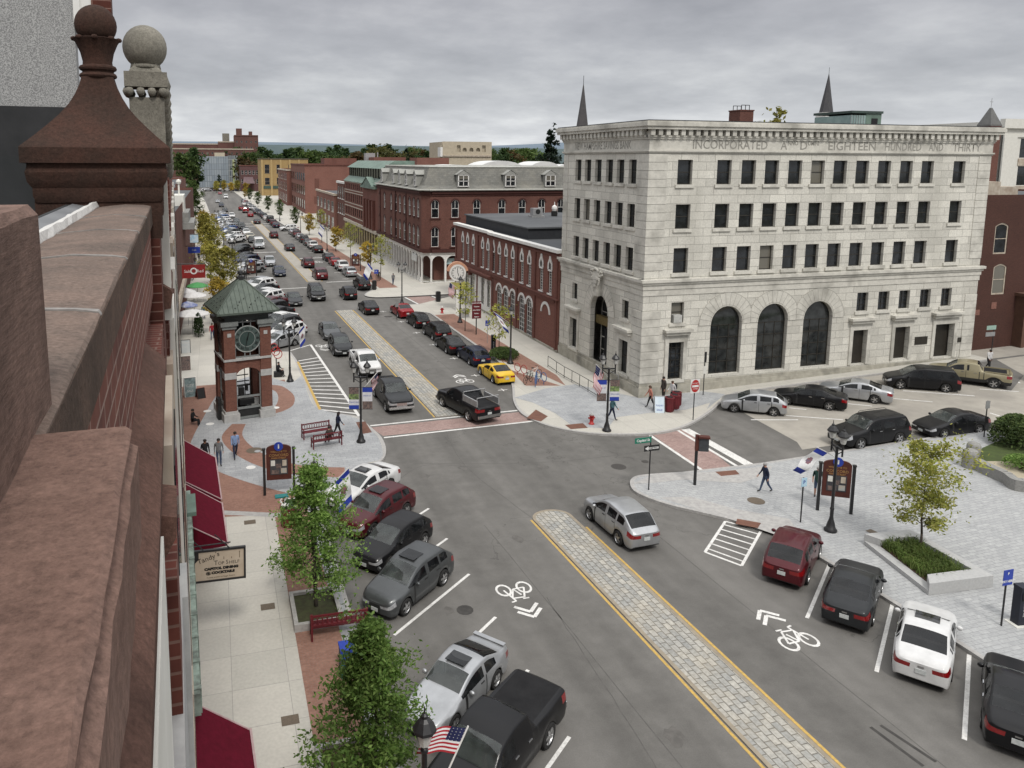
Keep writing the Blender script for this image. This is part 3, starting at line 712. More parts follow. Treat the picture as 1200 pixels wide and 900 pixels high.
def car_proto(kind):
    if kind in CARPROTO: return CARPROTO[kind]
    P = TYPES[kind]; L, W = P['L'], P['W']
    root = thing(P['name'], 'x', P['cat'])
    for t, me in car_mesh(P):
        o = obj(t, me, root)
        if t == 'body': o.material_slots[0].link = 'OBJECT'
    wk = (P['rw'], P.get('spokes', 5))
    if wk not in WHEELS: WHEELS[wk] = wheel_meshes(P['rw'], 0.22, wk[1])
    tm, rm = WHEELS[wk]
    for s in P['wheels']:
        for sg in (1, -1):
            w = obj('wheel', tm, root); w.location = (L/2-s, sg*(W/2-0.115), P['rw']); w.rotation_euler = (0, 0, 0 if sg > 0 else PI)
            obj('rim', rm, w)
    for sg in (1, -1):
        m = MB(); m.ball((0,0,0), 0.11, 10, None, 0.75); me = m.mesh('mirror', M_trim, True); me.transform(Matrix.Diagonal((0.7, 1.0, 1, 1)))
        o = obj('mirror', me, root); o.location = (L/2-P['cowl']-0.38, sg*(W/2+0.07), lerp(P['belt'], P['cowl']+0.4)+0.05)
        if not P.get('blackmirror', False): o.material_slots[0].link = 'OBJECT'
    zt = P['platez']
    m = MB(); m.box(-0.012, 0.012, -0.16, 0.16, -0.08, 0.08); o = m.build('licence_plate', M_plate, root); o.location = (-L/2-0.04, 0, zt); m = MB(); m.box(-0.012, 0.012, -0.09, 0.09, -0.025, 0.025); o = m.build('badge', M_chrome, root); o.location = (-L/2-0.036, 0, zt+0.17)
    m = MB(); m.box(-0.012, 0.012, -0.16, 0.16, -0.07, 0.07); o = m.build('licence_plate', M_plate, root); o.location = (L/2+0.04, 0, P['clr']+0.2)
    hz = lerp(P['belt'], L/2)-0.1; zs = lerp(P['belt'], P['rf']); xs = L/2-P['rf']-0.45
    m = MB(); m.box(L/2-P['cowl']-0.75, L/2-P['cowl']-0.25, -W*0.4, W*0.4, zs-0.25, zs-0.1); m.build('dashboard', M_cabin, root)
    m = MB(); m.box(-(P['dk']-L/2)+0.1, L/2-P['cowl']-0.3, -W*0.42, W*0.42, P['clr']+0.16, P['clr']+0.2); m.build('cabin_floor', M_cabin, root)
    for sg in (1, -1): m = MB(); y = sg*W*0.22; m.box(xs-0.1, xs+0.4, y-0.25, y+0.25, P['clr']+0.2, zs-0.32); m.box(xs-0.26, xs-0.1, y-0.24, y+0.24, P['clr']+0.3, zs+0.16); m.box(xs-0.28, xs-0.18, y-0.13, y+0.13, zs+0.18, zs+0.36); m.build('front_seat', M_seat, root)
    xb = max(xs-1.15, L/2-P['rr']+0.05); m = MB(); m.box(xb-0.1, xb+0.35, -W*0.36, W*0.36, P['clr']+0.2, zs-0.32); m.box(xb-0.26, xb-0.1, -W*0.36, W*0.36, P['clr']+0.3, zs+0.12); m.build('rear_seat', M_seat, root)
    for s in P['handles']:
        for sg in (1, -1):
            m = MB(); m.box(-0.1, 0.1, -0.018, 0.018, -0.016, 0.016); o = m.build('door_handle', M_chrome if P.get('chrome') else M_trim, root); o.location = (L/2-s, sg*(lerp(P['hw'], s)*W/2*0.978), hz)
    if P.get('rails'):
        for sg in (1, -1):
            m = MB(); y = sg*W/2*0.66; z = P['H']+0.015
            m.path([(L/2-P['rf']-0.25, y, z-0.05), (L/2-P['rf']-0.4, y, z+0.03), (L/2-P['rr']+0.3, y, z+0.03), (L/2-P['rr']+0.12, y, z-0.04)], 0.018, 6, M_trim); m.build('roof_rail', M_trim, root)
    if P.get('sunroof'):
        m = MB(); a, b = P['sunroof']; y = W/2*0.42; m.box(L/2-b, L/2-a, -y, y, P['H']-0.03, P['H']+0.004); m.build('sunroof', M_carglass, root)
    if P.get('spoiler'):
        m = MB(); x = -L/2+0.25; z = P['spoiler']; m.box(x-0.13, x+0.05, -W*0.36, W*0.36, z+0.06, z+0.09); m.box(x-0.08, x+0.0, -W*0.34, -W*0.30, z-0.1, z+0.061); m.box(x-0.08, x+0.0, W*0.30, W*0.34, z-0.1, z+0.061); o = m.build('spoiler', PAINT['silver'], root); o.material_slots[0].link = 'OBJECT'
    if P.get('bumpers'):
        m = MB(); m.box(-L/2-0.09, -L/2+0.04, -W*0.46, W*0.46, 0.52, 0.72); m.build('rear_bumper', M_chrome, root)
        m = MB(); m.box(L/2-0.06, L/2+0.07, -W*0.46, W*0.46, 0.42, 0.62); m.build('front_bumper', M_chrome, root)
    if P.get('cap'):
        a, b = P['bed']; xa, xb = L/2-a-0.03, L/2-b+0.1; y = W*0.44; z = P['rail']
        m = MB()
        for sg in (1, -1): m2 = MB(); m2.box(xb, xa, sg*y-0.05, sg*y+0.05, z, z+0.42); m2.build('toolbox', M_alu, root)
        m.build('toolbox', M_alu, root) if False else None
        m = MB()
        for x in (xa-0.05, xb+0.05):
            m.tube((x, -y, z+0.4), (x, -y, z+0.62), 0.03); m.tube((x, y, z+0.4), (x, y, z+0.62), 0.03); m.tube((x, -y, z+0.62), (x, y, z+0.62), 0.03)
        m.build('ladder_rack', M_alu, root)
    if P.get('openbed'):
        a, b = P['bed']; xa, xb = L/2-a-0.06, L/2-b+0.06; y = W*0.42; z = P['rail']
        m = MB(); m.box(xb, xa, y, y+0.07, z-0.03, z+0.05); m.box(xb, xa, -y-0.07, -y, z-0.03, z+0.05); m.box(xb-0.07, xb, -y, y, z-0.03, z+0.05)
        o = m.build('bed_rail', PAINT['tan'], root); o.material_slots[0].link = 'OBJECT'
    CARPROTO[kind] = root; root['used'] = 0
    return root
def TYP(name, cat, L, W, H, wheels, rw, clr, top, belt, cowl, rf, rr, dk, gend, pillars, seams, handles, platez, **kw):
    d = dict(name=name, cat=cat, L=L, W=W, H=H, wheels=wheels, rw=rw, clr=clr, top=top, belt=belt, cowl=cowl, rf=rf, rr=rr, dk=dk, gend=gend, pillars=pillars, seams=seams, handles=handles, platez=platez)
    d['hw'] = kw.pop('hwt', [(0,0.80),(0.1,0.90),(0.34,0.965),(0.9,0.995),(L/2,1.0),(L-0.9,0.99),(L-0.34,0.95),(L-0.09,0.90),(L,0.82)])
    d.update(kw); return d
TYPES = {
 'sedan': TYP('sedan', 'sedan', 4.85, 1.84, 1.46, (0.95,3.73), 0.33, 0.2,
    [(0,0.66),(0.1,0.74),(0.34,0.80),(1.35,1.0),(2.15,1.43),(2.75,1.46),(3.3,1.42),(4.15,1.10),(4.6,1.07),(4.76,1.03),(4.85,0.93)],
    [(0,0.6),(0.34,0.74),(1.35,0.93),(3.9,0.99),(4.5,0.98),(4.85,0.86)], 1.35, 2.1, 3.3, 4.1, 3.95, [(2.68,2.76),(3.55,3.62)], [1.58,2.72,3.42], [2.5,3.3], 0.64, chrome=True),
 'coupe': TYP('coupe', 'coupe', 4.55, 1.75, 1.37, (0.92,3.55), 0.33, 0.18,
    [(0,0.62),(0.1,0.70),(0.34,0.76),(1.4,0.95),(2.15,1.33),(2.7,1.37),(3.1,1.34),(3.95,1.03),(4.3,1.0),(4.46,0.96),(4.55,0.88)],
    [(0,0.56),(0.34,0.70),(1.4,0.88),(3.7,0.93),(4.2,0.91),(4.55,0.82)], 1.4, 2.1, 3.05, 3.9, 3.7, [(2.75,2.85)], [1.6,2.85], [2.6], 0.6),
 'hatchback': TYP('hatchback', 'hatchback', 4.3, 1.72, 1.53, (0.85,3.45), 0.32, 0.2,
    [(0,0.68),(0.1,0.78),(0.34,0.86),(1.1,1.03),(1.85,1.48),(2.5,1.53),(3.6,1.46),(4.12,1.10),(4.22,1.02),(4.3,0.9)],
    [(0,0.62),(0.34,0.78),(1.1,0.95),(3.6,1.03),(4.3,0.84)], 1.1, 1.85, 3.6, 4.1, 3.75, [(2.42,2.5),(3.3,3.38)], [1.35,2.46,3.3], [2.25,3.1], 0.66),
 'suv': TYP('suv', 'suv', 4.75, 1.87, 1.70, (0.93,3.65), 0.36, 0.26,
    [(0,0.80),(0.1,0.90),(0.34,0.98),(1.2,1.13),(1.85,1.62),(2.5,1.70),(4.05,1.66),(4.52,1.22),(4.66,1.12),(4.75,1.0)],
    [(0,0.70),(0.34,0.88),(1.2,1.05),(4.1,1.13),(4.75,0.94)], 1.2, 1.85, 4.05, 4.52, 4.12, [(2.42,2.5),(3.35,3.45)], [1.45,2.46,3.38], [2.3,3.2], 0.74, rails=True, clad=True, tl=0.42),
 'suv_sunroof': None, 
 'big_suv': TYP('suv', 'suv', 5.1, 1.95, 1.84, (0.95,4.0), 0.39, 0.28,
    [(0,0.92),(0.1,1.02),(0.34,1.08),(1.35,1.22),(1.95,1.76),(2.6,1.84),(4.6,1.81),(4.98,1.26),(5.04,1.14),(5.1,1.02)],
    [(0,0.80),(0.34,0.98),(1.35,1.14),(4.6,1.18),(5.1,0.96)], 1.35, 1.95, 4.6, 4.98, 4.65, [(2.6,2.68),(3.6,3.7)], [1.6,2.64,3.62], [2.45,3.45], 0.8, rails=True, chrome=True, roofw=0.78, grille_m=M_chrome),
 'wagon': TYP('wagon', 'wagon', 4.7, 1.76, 1.50, (0.92,3.55), 0.32, 0.2,
    [(0,0.64),(0.1,0.74),(0.34,0.80),(1.3,0.99),(2.0,1.44),(2.6,1.50),(4.05,1.46),(4.5,1.08),(4.62,1.0),(4.7,0.88)],
    [(0,0.6),(0.34,0.73),(1.3,0.92),(4.1,0.99),(4.7,0.84)], 1.3, 2.0, 4.05, 4.5, 4.1, [(2.55,2.63),(3.45,3.53)], [1.5,2.59,3.45], [2.4,3.3], 0.66, rails=True),
 'minivan': TYP('minivan', 'minivan', 5.0, 1.95, 1.75, (0.95,3.95), 0.34, 0.2,
    [(0,0.72),(0.1,0.82),(0.34,0.92),(1.05,1.10),(1.95,1.68),(2.6,1.75),(4.5,1.70),(4.86,1.2),(4.94,1.06),(5.0,0.94)],
    [(0,0.64),(0.34,0.82),(1.05,1.0),(4.5,1.08),(5.0,0.9)], 1.05, 1.95, 4.5, 4.86, 4.55, [(2.5,2.58),(3.6,3.68)], [1.45,2.54,3.64], [2.3,2.75], 0.72, roofw=0.78),
 'van': TYP('van', 'van', 5.6, 2.0, 2.1, (0.95,4.35), 0.37, 0.25,
    [(0,0.85),(0.1,0.98),(0.34,1.08),(0.95,1.22),(1.6,1.95),(2.3,2.1),(5.3,2.08),(5.5,1.4),(5.54,1.2),(5.6,1.05)],
    [(0,0.78),(0.34,0.96),(0.95,1.12),(5.4,1.2),(5.6,1.0)], 0.95, 1.6, 5.3, 5.5, 2.3, [(2.15,2.3)], [1.3,2.25,4.9], [2.0], 1.0, roofw=0.86),
 'pickup': TYP('pickup_truck', 'pickup truck', 5.85, 2.0, 1.90, (1.0,4.6), 0.40, 0.34,
    [(0,1.0),(0.1,1.08),(0.34,1.14),(1.4,1.27),(2.0,1.80),(2.5,1.90),(3.45,1.86),(3.72,1.32),(3.8,1.30),(5.6,1.30),(5.78,1.30),(5.85,1.22)],
    [(0,0.88),(0.34,1.06),(1.4,1.2),(3.6,1.24),(3.8,1.26),(5.85,1.18)], 1.4, 2.0, 3.45, 3.72, 3.35, [(2.62,2.72)], [1.62,2.67,3.5,3.82], [2.5,3.3], 0.82, bed=(3.8,5.76), rail=1.3, bumpers=True, roofw=0.76, grille_m=M_chrome, chrome=True,
    hwt=[(0,0.86),(0.1,0.93),(0.34,0.98),(0.9,1.0),(5.4,1.0),(5.76,0.985),(5.85,0.95)]),
}
TYPES['crossover'] = TYP('suv', 'suv', 4.58, 1.85, 1.66, (0.9,3.56), 0.35, 0.23,
    [(0,0.74),(0.1,0.86),(0.34,0.95),(1.15,1.10),(1.9,1.59),(2.5,1.66),(3.75,1.59),(4.3,1.17),(4.47,1.08),(4.58,0.97)],
    [(0,0.66),(0.34,0.86),(1.15,1.01),(3.9,1.13),(4.58,0.92)], 1.15, 1.9, 3.75, 4.3, 3.9, [(2.4,2.47),(3.25,3.34)], [1.42,2.43,3.25], [2.25,3.1], 0.7, tl=0.42,
    hwt=[(0,0.70),(0.1,0.83),(0.34,0.94),(0.9,0.995),(2.3,1.0),(3.7,0.98),(4.24,0.93),(4.49,0.88),(4.58,0.78)])
TYPES['suv_sunroof'] = dict(TYPES['crossover'], sunroof=(2.05, 2.75))
TYPES['rack_pickup'] = dict(TYPES['pickup'], cap=True)
TYPES['open_pickup'] = dict(TYPES['pickup'], openbed=True, clad=True, L=5.4, wheels=(0.95,4.3), top=[(0,0.95),(0.1,1.03),(0.34,1.09),(1.25,1.22),(1.85,1.72),(2.4,1.80),(3.3,1.76),(3.55,1.24),(3.62,1.22),(5.2,1.22),(5.33,1.22),(5.4,1.14)], W=1.9, H=1.8, belt=[(0,0.84),(0.34,1.0),(1.25,1.12),(3.4,1.16),(3.62,1.18),(5.4,1.1)], cowl=1.25, rf=1.85, rr=3.3, dk=3.55, gend=3.2, pillars=[(2.45,2.55)], seams=[1.45,2.5,3.34,3.64], handles=[2.3,3.1], bed=(3.62,5.3), rail=1.22, rw=0.38, hw=[(0,0.86),(0.1,0.93),(0.34,0.98),(0.9,1.0),(5.0,1.0),(5.3,0.985),(5.4,0.95)], bumpers=False)
TYPES['sedan_sunroof'] = dict(TYPES['sedan'], sunroof=(2.2, 2.75))
TYPES['spoiler_coupe'] = dict(TYPES['coupe'], L=4.65, spoiler=0.98, sunroof=(2.15, 2.7), top=[(0,0.66),(0.1,0.74),(0.34,0.80),(1.35,0.98),(2.15,1.40),(2.7,1.44),(3.15,1.40),(4.0,1.06),(4.4,1.03),(4.56,0.99),(4.65,0.9)], H=1.44)
def place_car(kind, col, x, y, h, label, group=None, cat=None):
    p = car_proto(kind)
    loc = (x, y, gz(x))
    first = p['used'] == 0
    if first: p['used'] = 1; r = p; r.location = loc; r.rotation_euler = (0, 0, h); r['label'] = label
    else: r = dup(p, loc, h, label)
    if 'used' in r and not first: del r['used']
    if group: r['group'] = group
    if SLOPE and x > 32: r.rotation_euler = (0, 0, h); r.rotation_euler = (Matrix(((1,0,0),(0,1,0),(SLOPE,0,1))).to_quaternion().to_matrix() @ Matrix.Rotation(h, 3, 'Z')).to_euler()
    for c in kids(r):
        if c.name.split('.')[0] in ('body', 'mirror', 'spoiler', 'bed_rail') and len(c.material_slots) and c.material_slots[0].link == 'OBJECT':
            c.material_slots[0].material = PAINT[col]
    return r

# ---- angled row on the near left, noses to the kerb
HL = math.atan2(-0.63, -0.77)
def stall_left(kind, col, k, label, back=1.45):
    L = TYPES[kind]['L']; e = Vector((10.2, 36.5-3.32*(k-0.5))) + Vector((-0.77,-0.63))*(L/2+back)
    place_car(kind, col, e.x, e.y, HL, label, 'cars in the angled bays on the near left')
stall_left('sedan_sunroof', 'white', -1, 'white sedan with sunroof at the plaza end of the angled row', 1.5)
stall_left('suv_sunroof', 'maroon', 0, 'maroon suv with silver roof glass between white sedan and black car')
stall_left('hatchback', 'black', 1, 'black hatchback in the angled row between maroon and grey suvs')
stall_left('suv_sunroof', 'grey', 2, 'grey suv with sunroof parked beside the red bench')
stall_left('spoiler_coupe', 'silver', 4, 'silver coupe with tail spoiler and open sunroof beside black pickup')
stall_left('pickup', 'black', 5, 'large black pickup with flat black bed cover nearest the viewer', 0.6)
HR = math.atan2(0.62, 0.79)
def stall_right(kind, col, k, label, back=0.95):
    L = TYPES[kind]['L']; e = Vector((22.1, 23.2-3.36*(k-0.5))) + Vector((0.79,0.62))*(L/2+back)
    place_car(kind, col, e.x, e.y, HR, label, 'cars in the angled bays along the plaza')
stall_right('crossover', 'maroon', 0, 'dark red suv parked beside the white hatched triangle', 0.7)
stall_right('sedan', 'charcoal', 1, 'charcoal sedan in front of the granite planter with young tree', 0.95)
stall_right('sedan_sunroof', 'white', 2, 'white sedan with dark sunroof parked by the pay station')
stall_right('sedan', 'black', 3, 'black sedan half cut off at lower right corner')
place_car('crossover', 'silver', *(18.62,31.76,1.614), 'silver suv driving beside the tip of the stone median')
# ---- the pale side street
for k, (kind, col, wc, lab) in enumerate([
  ('hatchback', 'silver', (36.89,45.08,2.488), 'silver hatchback parked nose to the bank sidewalk'),
  ('sedan', 'black', (41.54,44.85,2.361), 'black sedan between the two silver cars by the bank'),
  ('sedan', 'silver', (45.71,44.93,2.307), 'silver sedan parked under the bank arches'),
  ('minivan', 'black', (52.23,45.23,2.525), 'black minivan parked by the bank doors'),
  ('open_pickup', 'tan', (56.69,44.97,2.239), 'tan pickup truck with open bed by the bank corner'),
  ('big_suv', 'black', (39.74,37.7,-3.127), 'large black suv parked behind the flag and map board'),
  ('sedan', 'black', (45.98,37.34,3.116), 'black sedan behind the yellowing plaza tree'),
  ]): place_car(kind, col, *wc, lab, 'cars on the pale side street')
place_car('suv', 'charcoal', 63.4, 43.2, PI+0.1, 'dark suv behind the round green shrub at right edge', 'cars on the pale side street')

# ---- moving and parked traffic on the main street
DA, DT = R(91.4), R(-88.6)
def near_end(kind, col, p, h, lab, group=None, side=0.0):
    """p: road point under the middle of the bumper nearest the viewer"""
    L = TYPES[kind]['L']; away = math.sin(h) > 0; s = L/2*(1 if away else -1)
    place_car(kind, col, p[0]+math.cos(h)*s, p[1]+math.sin(h)*s, h, lab, group)
near_end('pickup', 'charcoal', (12.33,51.36), DT, 'dark grey pickup facing us just before the brick crossing')
near_end('open_pickup', 'white', (12.05,60.82), DT, 'white pickup facing us behind the dark grey pickup')
near_end('crossover', 'charcoal', (10.99,68.29), DT, 'dark grey suv in traffic behind the white pickup')
near_end('sedan', 'grey', (10.96,74.89), DT, 'grey-green sedan alongside the pale median behind the dark suv')
near_end('big_suv', 'black', (12.36,96.71), DT, 'black suv with chrome grille facing us by the median gap')
near_end('sedan', 'charcoal', (9.16,93.97), DT, 'dark sedan facing us left of the chrome-grilled suv')
near_end('crossover', 'silver', (8.7,131.03), DT, 'silver suv facing us beside the pale far median')
near_end('sedan', 'navy', (9.35,119.04), DT, 'dark blue sedan facing us right behind the far silver suv')
near_end('van', 'white', (8.47,158.26), DT, 'white van facing us on the far stretch of street')
near_end('sedan', 'beige', (7.48,177.56), DT, 'cream sedan partly behind the white van')
near_end('sedan', 'charcoal', (7.03,192.31), DT, 'dark sedan in the queue beyond the cream one')
near_end('suv', 'grey', (5.47,212.56), DT, 'grey suv at the tail of the far oncoming queue')
near_end('van', 'white', (4.88,367.59), DT, 'tiny white van far up the street near the bend'); near_end('sedan', 'red', (2.56,413.13), DT, 'tiny red car far up the street near the bend')
place_car('rack_pickup', 'black', *(16.98,50.65,1.805), 'black pickup with silver side boxes and rack crossing the brick crossing')
near_end('sedan', 'black', (17.29,86.46), DA, 'black sedan driving away beside the near median end')
near_end('crossover', 'black', (16.52,96.58), DA, 'black suv driving away at the side street')
near_end('minivan', 'maroon', (15.14,114.09), DA, 'dark red-black minivan driving away with lit tail lamps')
near_end('suv', 'maroon', (14.81,127.39), DA, 'maroon suv driving away beyond the dark minivan')
near_end('sedan', 'charcoal', (14.08,152.38), DA, 'dark sedan driving away in the middle distance')
near_end('suv', 'maroon', (12.86,178.26), DA, 'brown-red suv driving away past the white van')
near_end('sedan', 'charcoal', (11.25,219.8), DA, 'dark sedan driving away far ahead of the brown-red suv')
near_end('sedan', 'red', (10.66,248.26), DA, 'bright red car far up the street, last of the red three'); near_end('pickup', 'red', (9.93,266.5), DA, 'red pickup far up the street between two red vehicles'); near_end('suv', 'red', (8.85,280.29), DA, 'red suv far up the street, leftmost of the red three'); near_end('suv', 'charcoal', (13,286.73), DA, 'dark suv far up the street beyond the red three')
gR = 'cars parked along the right hand kerb'
near_end('coupe', 'yellow', (22.19,56.11), R(93), 'bright yellow coupe parked at the near end of the right kerb', gR)
near_end('wagon', 'navy', (22.13,61.72), R(93), 'dark blue wagon parked directly ahead of the yellow coupe', gR)
near_end('sedan', 'black', (21.37,66.21), R(93), 'black sedan parked two ahead of the yellow coupe', gR)
near_end('suv', 'black', (21.61,71.73), R(93), 'black suv with roof rails parked near the wayfinding sign', gR)
near_end('hatchback', 'black', (21.16,77.91), R(93), 'black hatchback parked behind the dark red sedan', gR)
near_end('sedan', 'red', (20.77,83.56), R(93), 'dark red sedan parked last before the side street', gR)
near_end('suv', 'black', (19.64,103.54), DA, 'black suv parked first beyond the side street', gR)
px = [('wagon','silver'),('suv','white'),('sedan','red'),('sedan','charcoal'),(None,None),('sedan','black'),('suv','white'),('sedan','grey'),('suv','charcoal'),('sedan','silver'),('suv','maroon'),('sedan','silver')]
od = ('second','third','fourth','fifth','','seventh','eighth','ninth','tenth','eleventh','twelfth','thirteenth')
for k, (kd, c) in enumerate(px):
    if kd: y = 118.5+6.4*k; place_car(kd, c, 20.2-0.028*(y-110), y, DA, '%s %s parked on the right beyond the side street, %s from it' % (c, TYPES[kd]['name'], od[k]), gR)
place_car('suv', 'white', 17.9, 198, PI+0.15, 'white suv turning across the far right kerb')
for k, (kd, c, y) in enumerate((('van','black',226),('suv','maroon',216),('sedan','navy',209))): place_car(kd, c, 15.4-0.02*(y-210), y, DA, '%s %s in the far right kerb lane' % (c, TYPES[kd]['name']), gR)
for k, (kd, c, x, y, h) in enumerate((('suv','silver',8.2,160,DT),('sedan','black',7.6,172,DT),('sedan','white',7.0,190,DT),('suv','charcoal',6.4,207,DT),('sedan','grey',5.6,226,DT),('suv','white',4.8,246,DT),('sedan','charcoal',13.0,262,DA),('suv','silver',12.2,284,DA),('sedan','white',11.0,312,DA),('sedan','black',3.2,276,DT),('suv','navy',2.2,305,DT),('sedan','silver',1.0,335,DT))): place_car(kd, c, x, y, h, 'tiny %s %s moving in the far traffic' % (c, TYPES[kd]['name']), 'far moving traffic')
rr = random.Random(12); cols = ['black','silver','charcoal','white','grey','navy','red']
for k in range(16):
    y = 236+6.6*k; c = cols[rr.randrange(7)]; place_car(['sedan','suv','hatchback'][k % 3], c, 14.6-0.03*(y-236), y, DA, 'small distant car parked along the far right kerb', 'distant cars on the right kerb')
# angled row beyond the clock tower
gL = 'cars in the angled bays beyond the clock tower'
place_car('wagon', 'silver', *(5.56,73.96,-2.558), 'silver wagon angled in behind the clock tower lamp', gL)
seq = [('suv','white'),('suv','charcoal'),('sedan','white'),('sedan','black'),('hatchback','black'),('sedan','maroon'),('suv','white'),('sedan','white'),('sedan','black'),('suv','white'),('sedan','silver'),None,None,None,('suv','silver'),('sedan','white'),('sedan','silver'),('suv','navy'),('sedan','charcoal'),('sedan','black'),None,None,('sedan','black'),('hatchback','charcoal')]
od = 'second third fourth fifth sixth seventh eighth ninth tenth eleventh twelfth x x x thirteenth fourteenth fifteenth sixteenth seventeenth eighteenth x x nineteenth twentieth'.split()
for k, q in enumerate(seq):
    if q: y = 77.2+3.4*k; place_car(q[0], q[1], 6.5-0.024*(y-77), y, HL+0.05, '%s %s in the far angled row, %s beyond the clock tower' % (q[1], TYPES[q[0]]['name'], od[k]), gL)
for k in range(16):
    y = 172+5.5*k; c = ['white','silver','white','charcoal','white','blue','silver'][k % 7]; place_car(['suv','sedan','wagon'][k % 3], c, 4.2-0.035*(y-172), y, HL+0.1, 'small distant car in the far left angled row', 'distant cars on the left')
for k in range(10): place_car(['sedan','suv'][k % 2], ['white','silver','charcoal','white','navy'][k % 5], -9+5.2*(k % 5)-(k//5)*2, 455+14*(k//5), 0.2, 'tiny distant car in the car park at the street end', 'distant cars at the street end')

# ================================================================== building kit
class Fac:
    """a wall plane: u runs along it, d stands out of it, z is up"""
    def __init__(s, x0, y0, x1, y1):
        s.o = Vector((x0, y0, 0)); d = Vector((x1-x0, y1-y0, 0)); s.len = d.length; s.t = d.normalized(); s.n = Vector((s.t.y, -s.t.x, 0))
    def p(s, u, d, z): v = s.o+s.t*u+s.n*d; return (v.x, v.y, z)
    def box(s, mb, u0, u1, d0, d1, z0, z1, mat=None):
        P = [s.p(u0,d0,z0), s.p(u1,d0,z0), s.p(u1,d1,z0), s.p(u0,d1,z0), s.p(u0,d0,z1), s.p(u1,d0,z1), s.p(u1,d1,z1), s.p(u0,d1,z1)]
        i = len(mb.v); mb.v += P; k = mb.mi(mat)
        for q in ((0,1,2,3),(7,6,5,4),(4,5,1,0),(5,6,2,1),(6,7,3,2),(7,4,0,3)): mb.f.append(tuple(i+j for j in q)); mb.m.append(k)
    def M(s, u, d, z):
        """local x = along the wall, y = up, z = out of the wall"""
        return face_m(s.p(u, d, z), s.t, (0,0,1))
def archpts(u0, u1, z1, kind, n=10):
    """top edge of an opening, left to right"""
    w = u1-u0; c = (u0+u1)/2
    if kind == 'round': r = w/2; return [(c-r*math.cos(PI*k/n), z1-r+r*math.sin(PI*k/n)) for k in range(n+1)]
    if kind == 'seg': h = w*0.18; return [(u0+w*k/n, z1-h+h*math.sin(PI*k/n)) for k in range(n+1)]
    if kind == 'point': h = w*0.95; return [(u0, z1-h), (u0+w*0.16, z1-h*0.45), (c, z1), (u1-w*0.16, z1-h*0.45), (u1, z1-h)]
    return [(u0, z1), (u1, z1)]
def wall_open(mb, F, u0, u1, z0, z1, ops, mat, depth=0.3, reveal=None):
    """wall face with real openings (u0,u1,z0,z1,kind) and their reveals"""
    us = sorted({u0, u1} | {o[i] for o in ops for i in (0, 1)}); zs = sorted({z0, z1} | {o[i] for o in ops for i in (2, 3)})
    rows = []
    for j in range(len(zs)-1):
        za, zb = zs[j], zs[j+1]; run = None
        for i in range(len(us)-1):
            ua, ub = us[i], us[i+1]; um, zm = (ua+ub)/2, (za+zb)/2
            hole = any(o[0] < um < o[1] and o[2] < zm < o[3] for o in ops)
            if hole:
                if run: mb.face([F.p(run[0],0,za), F.p(run[1],0,za), F.p(run[1],0,zb), F.p(run[0],0,zb)], mat); run = None
            else: run = (run[0], ub) if run else (ua, ub)
        if run: mb.face([F.p(run[0],0,za), F.p(run[1],0,za), F.p(run[1],0,zb), F.p(run[0],0,zb)], mat)
    rv = reveal or mat
    for o in ops:
        kind = o[4] if len(o) > 4 else None
        A = archpts(o[0], o[1], o[3], kind)
        if kind:
            for (a, za), (b, zb) in zip(A, A[1:]): mb.face([F.p(a,0,za), F.p(b,0,zb), F.p(b,0,o[3]), F.p(a,0,o[3])], mat)
        loop = [(o[0], o[2])] + A + [(o[1], o[2])]
        for (a, za), (b, zb) in zip(loop, loop[1:]+loop[:1]): mb.face([F.p(a,0,za), F.p(a,-depth,za), F.p(b,-depth,zb), F.p(b,0,zb)], rv)
WMESH = {}
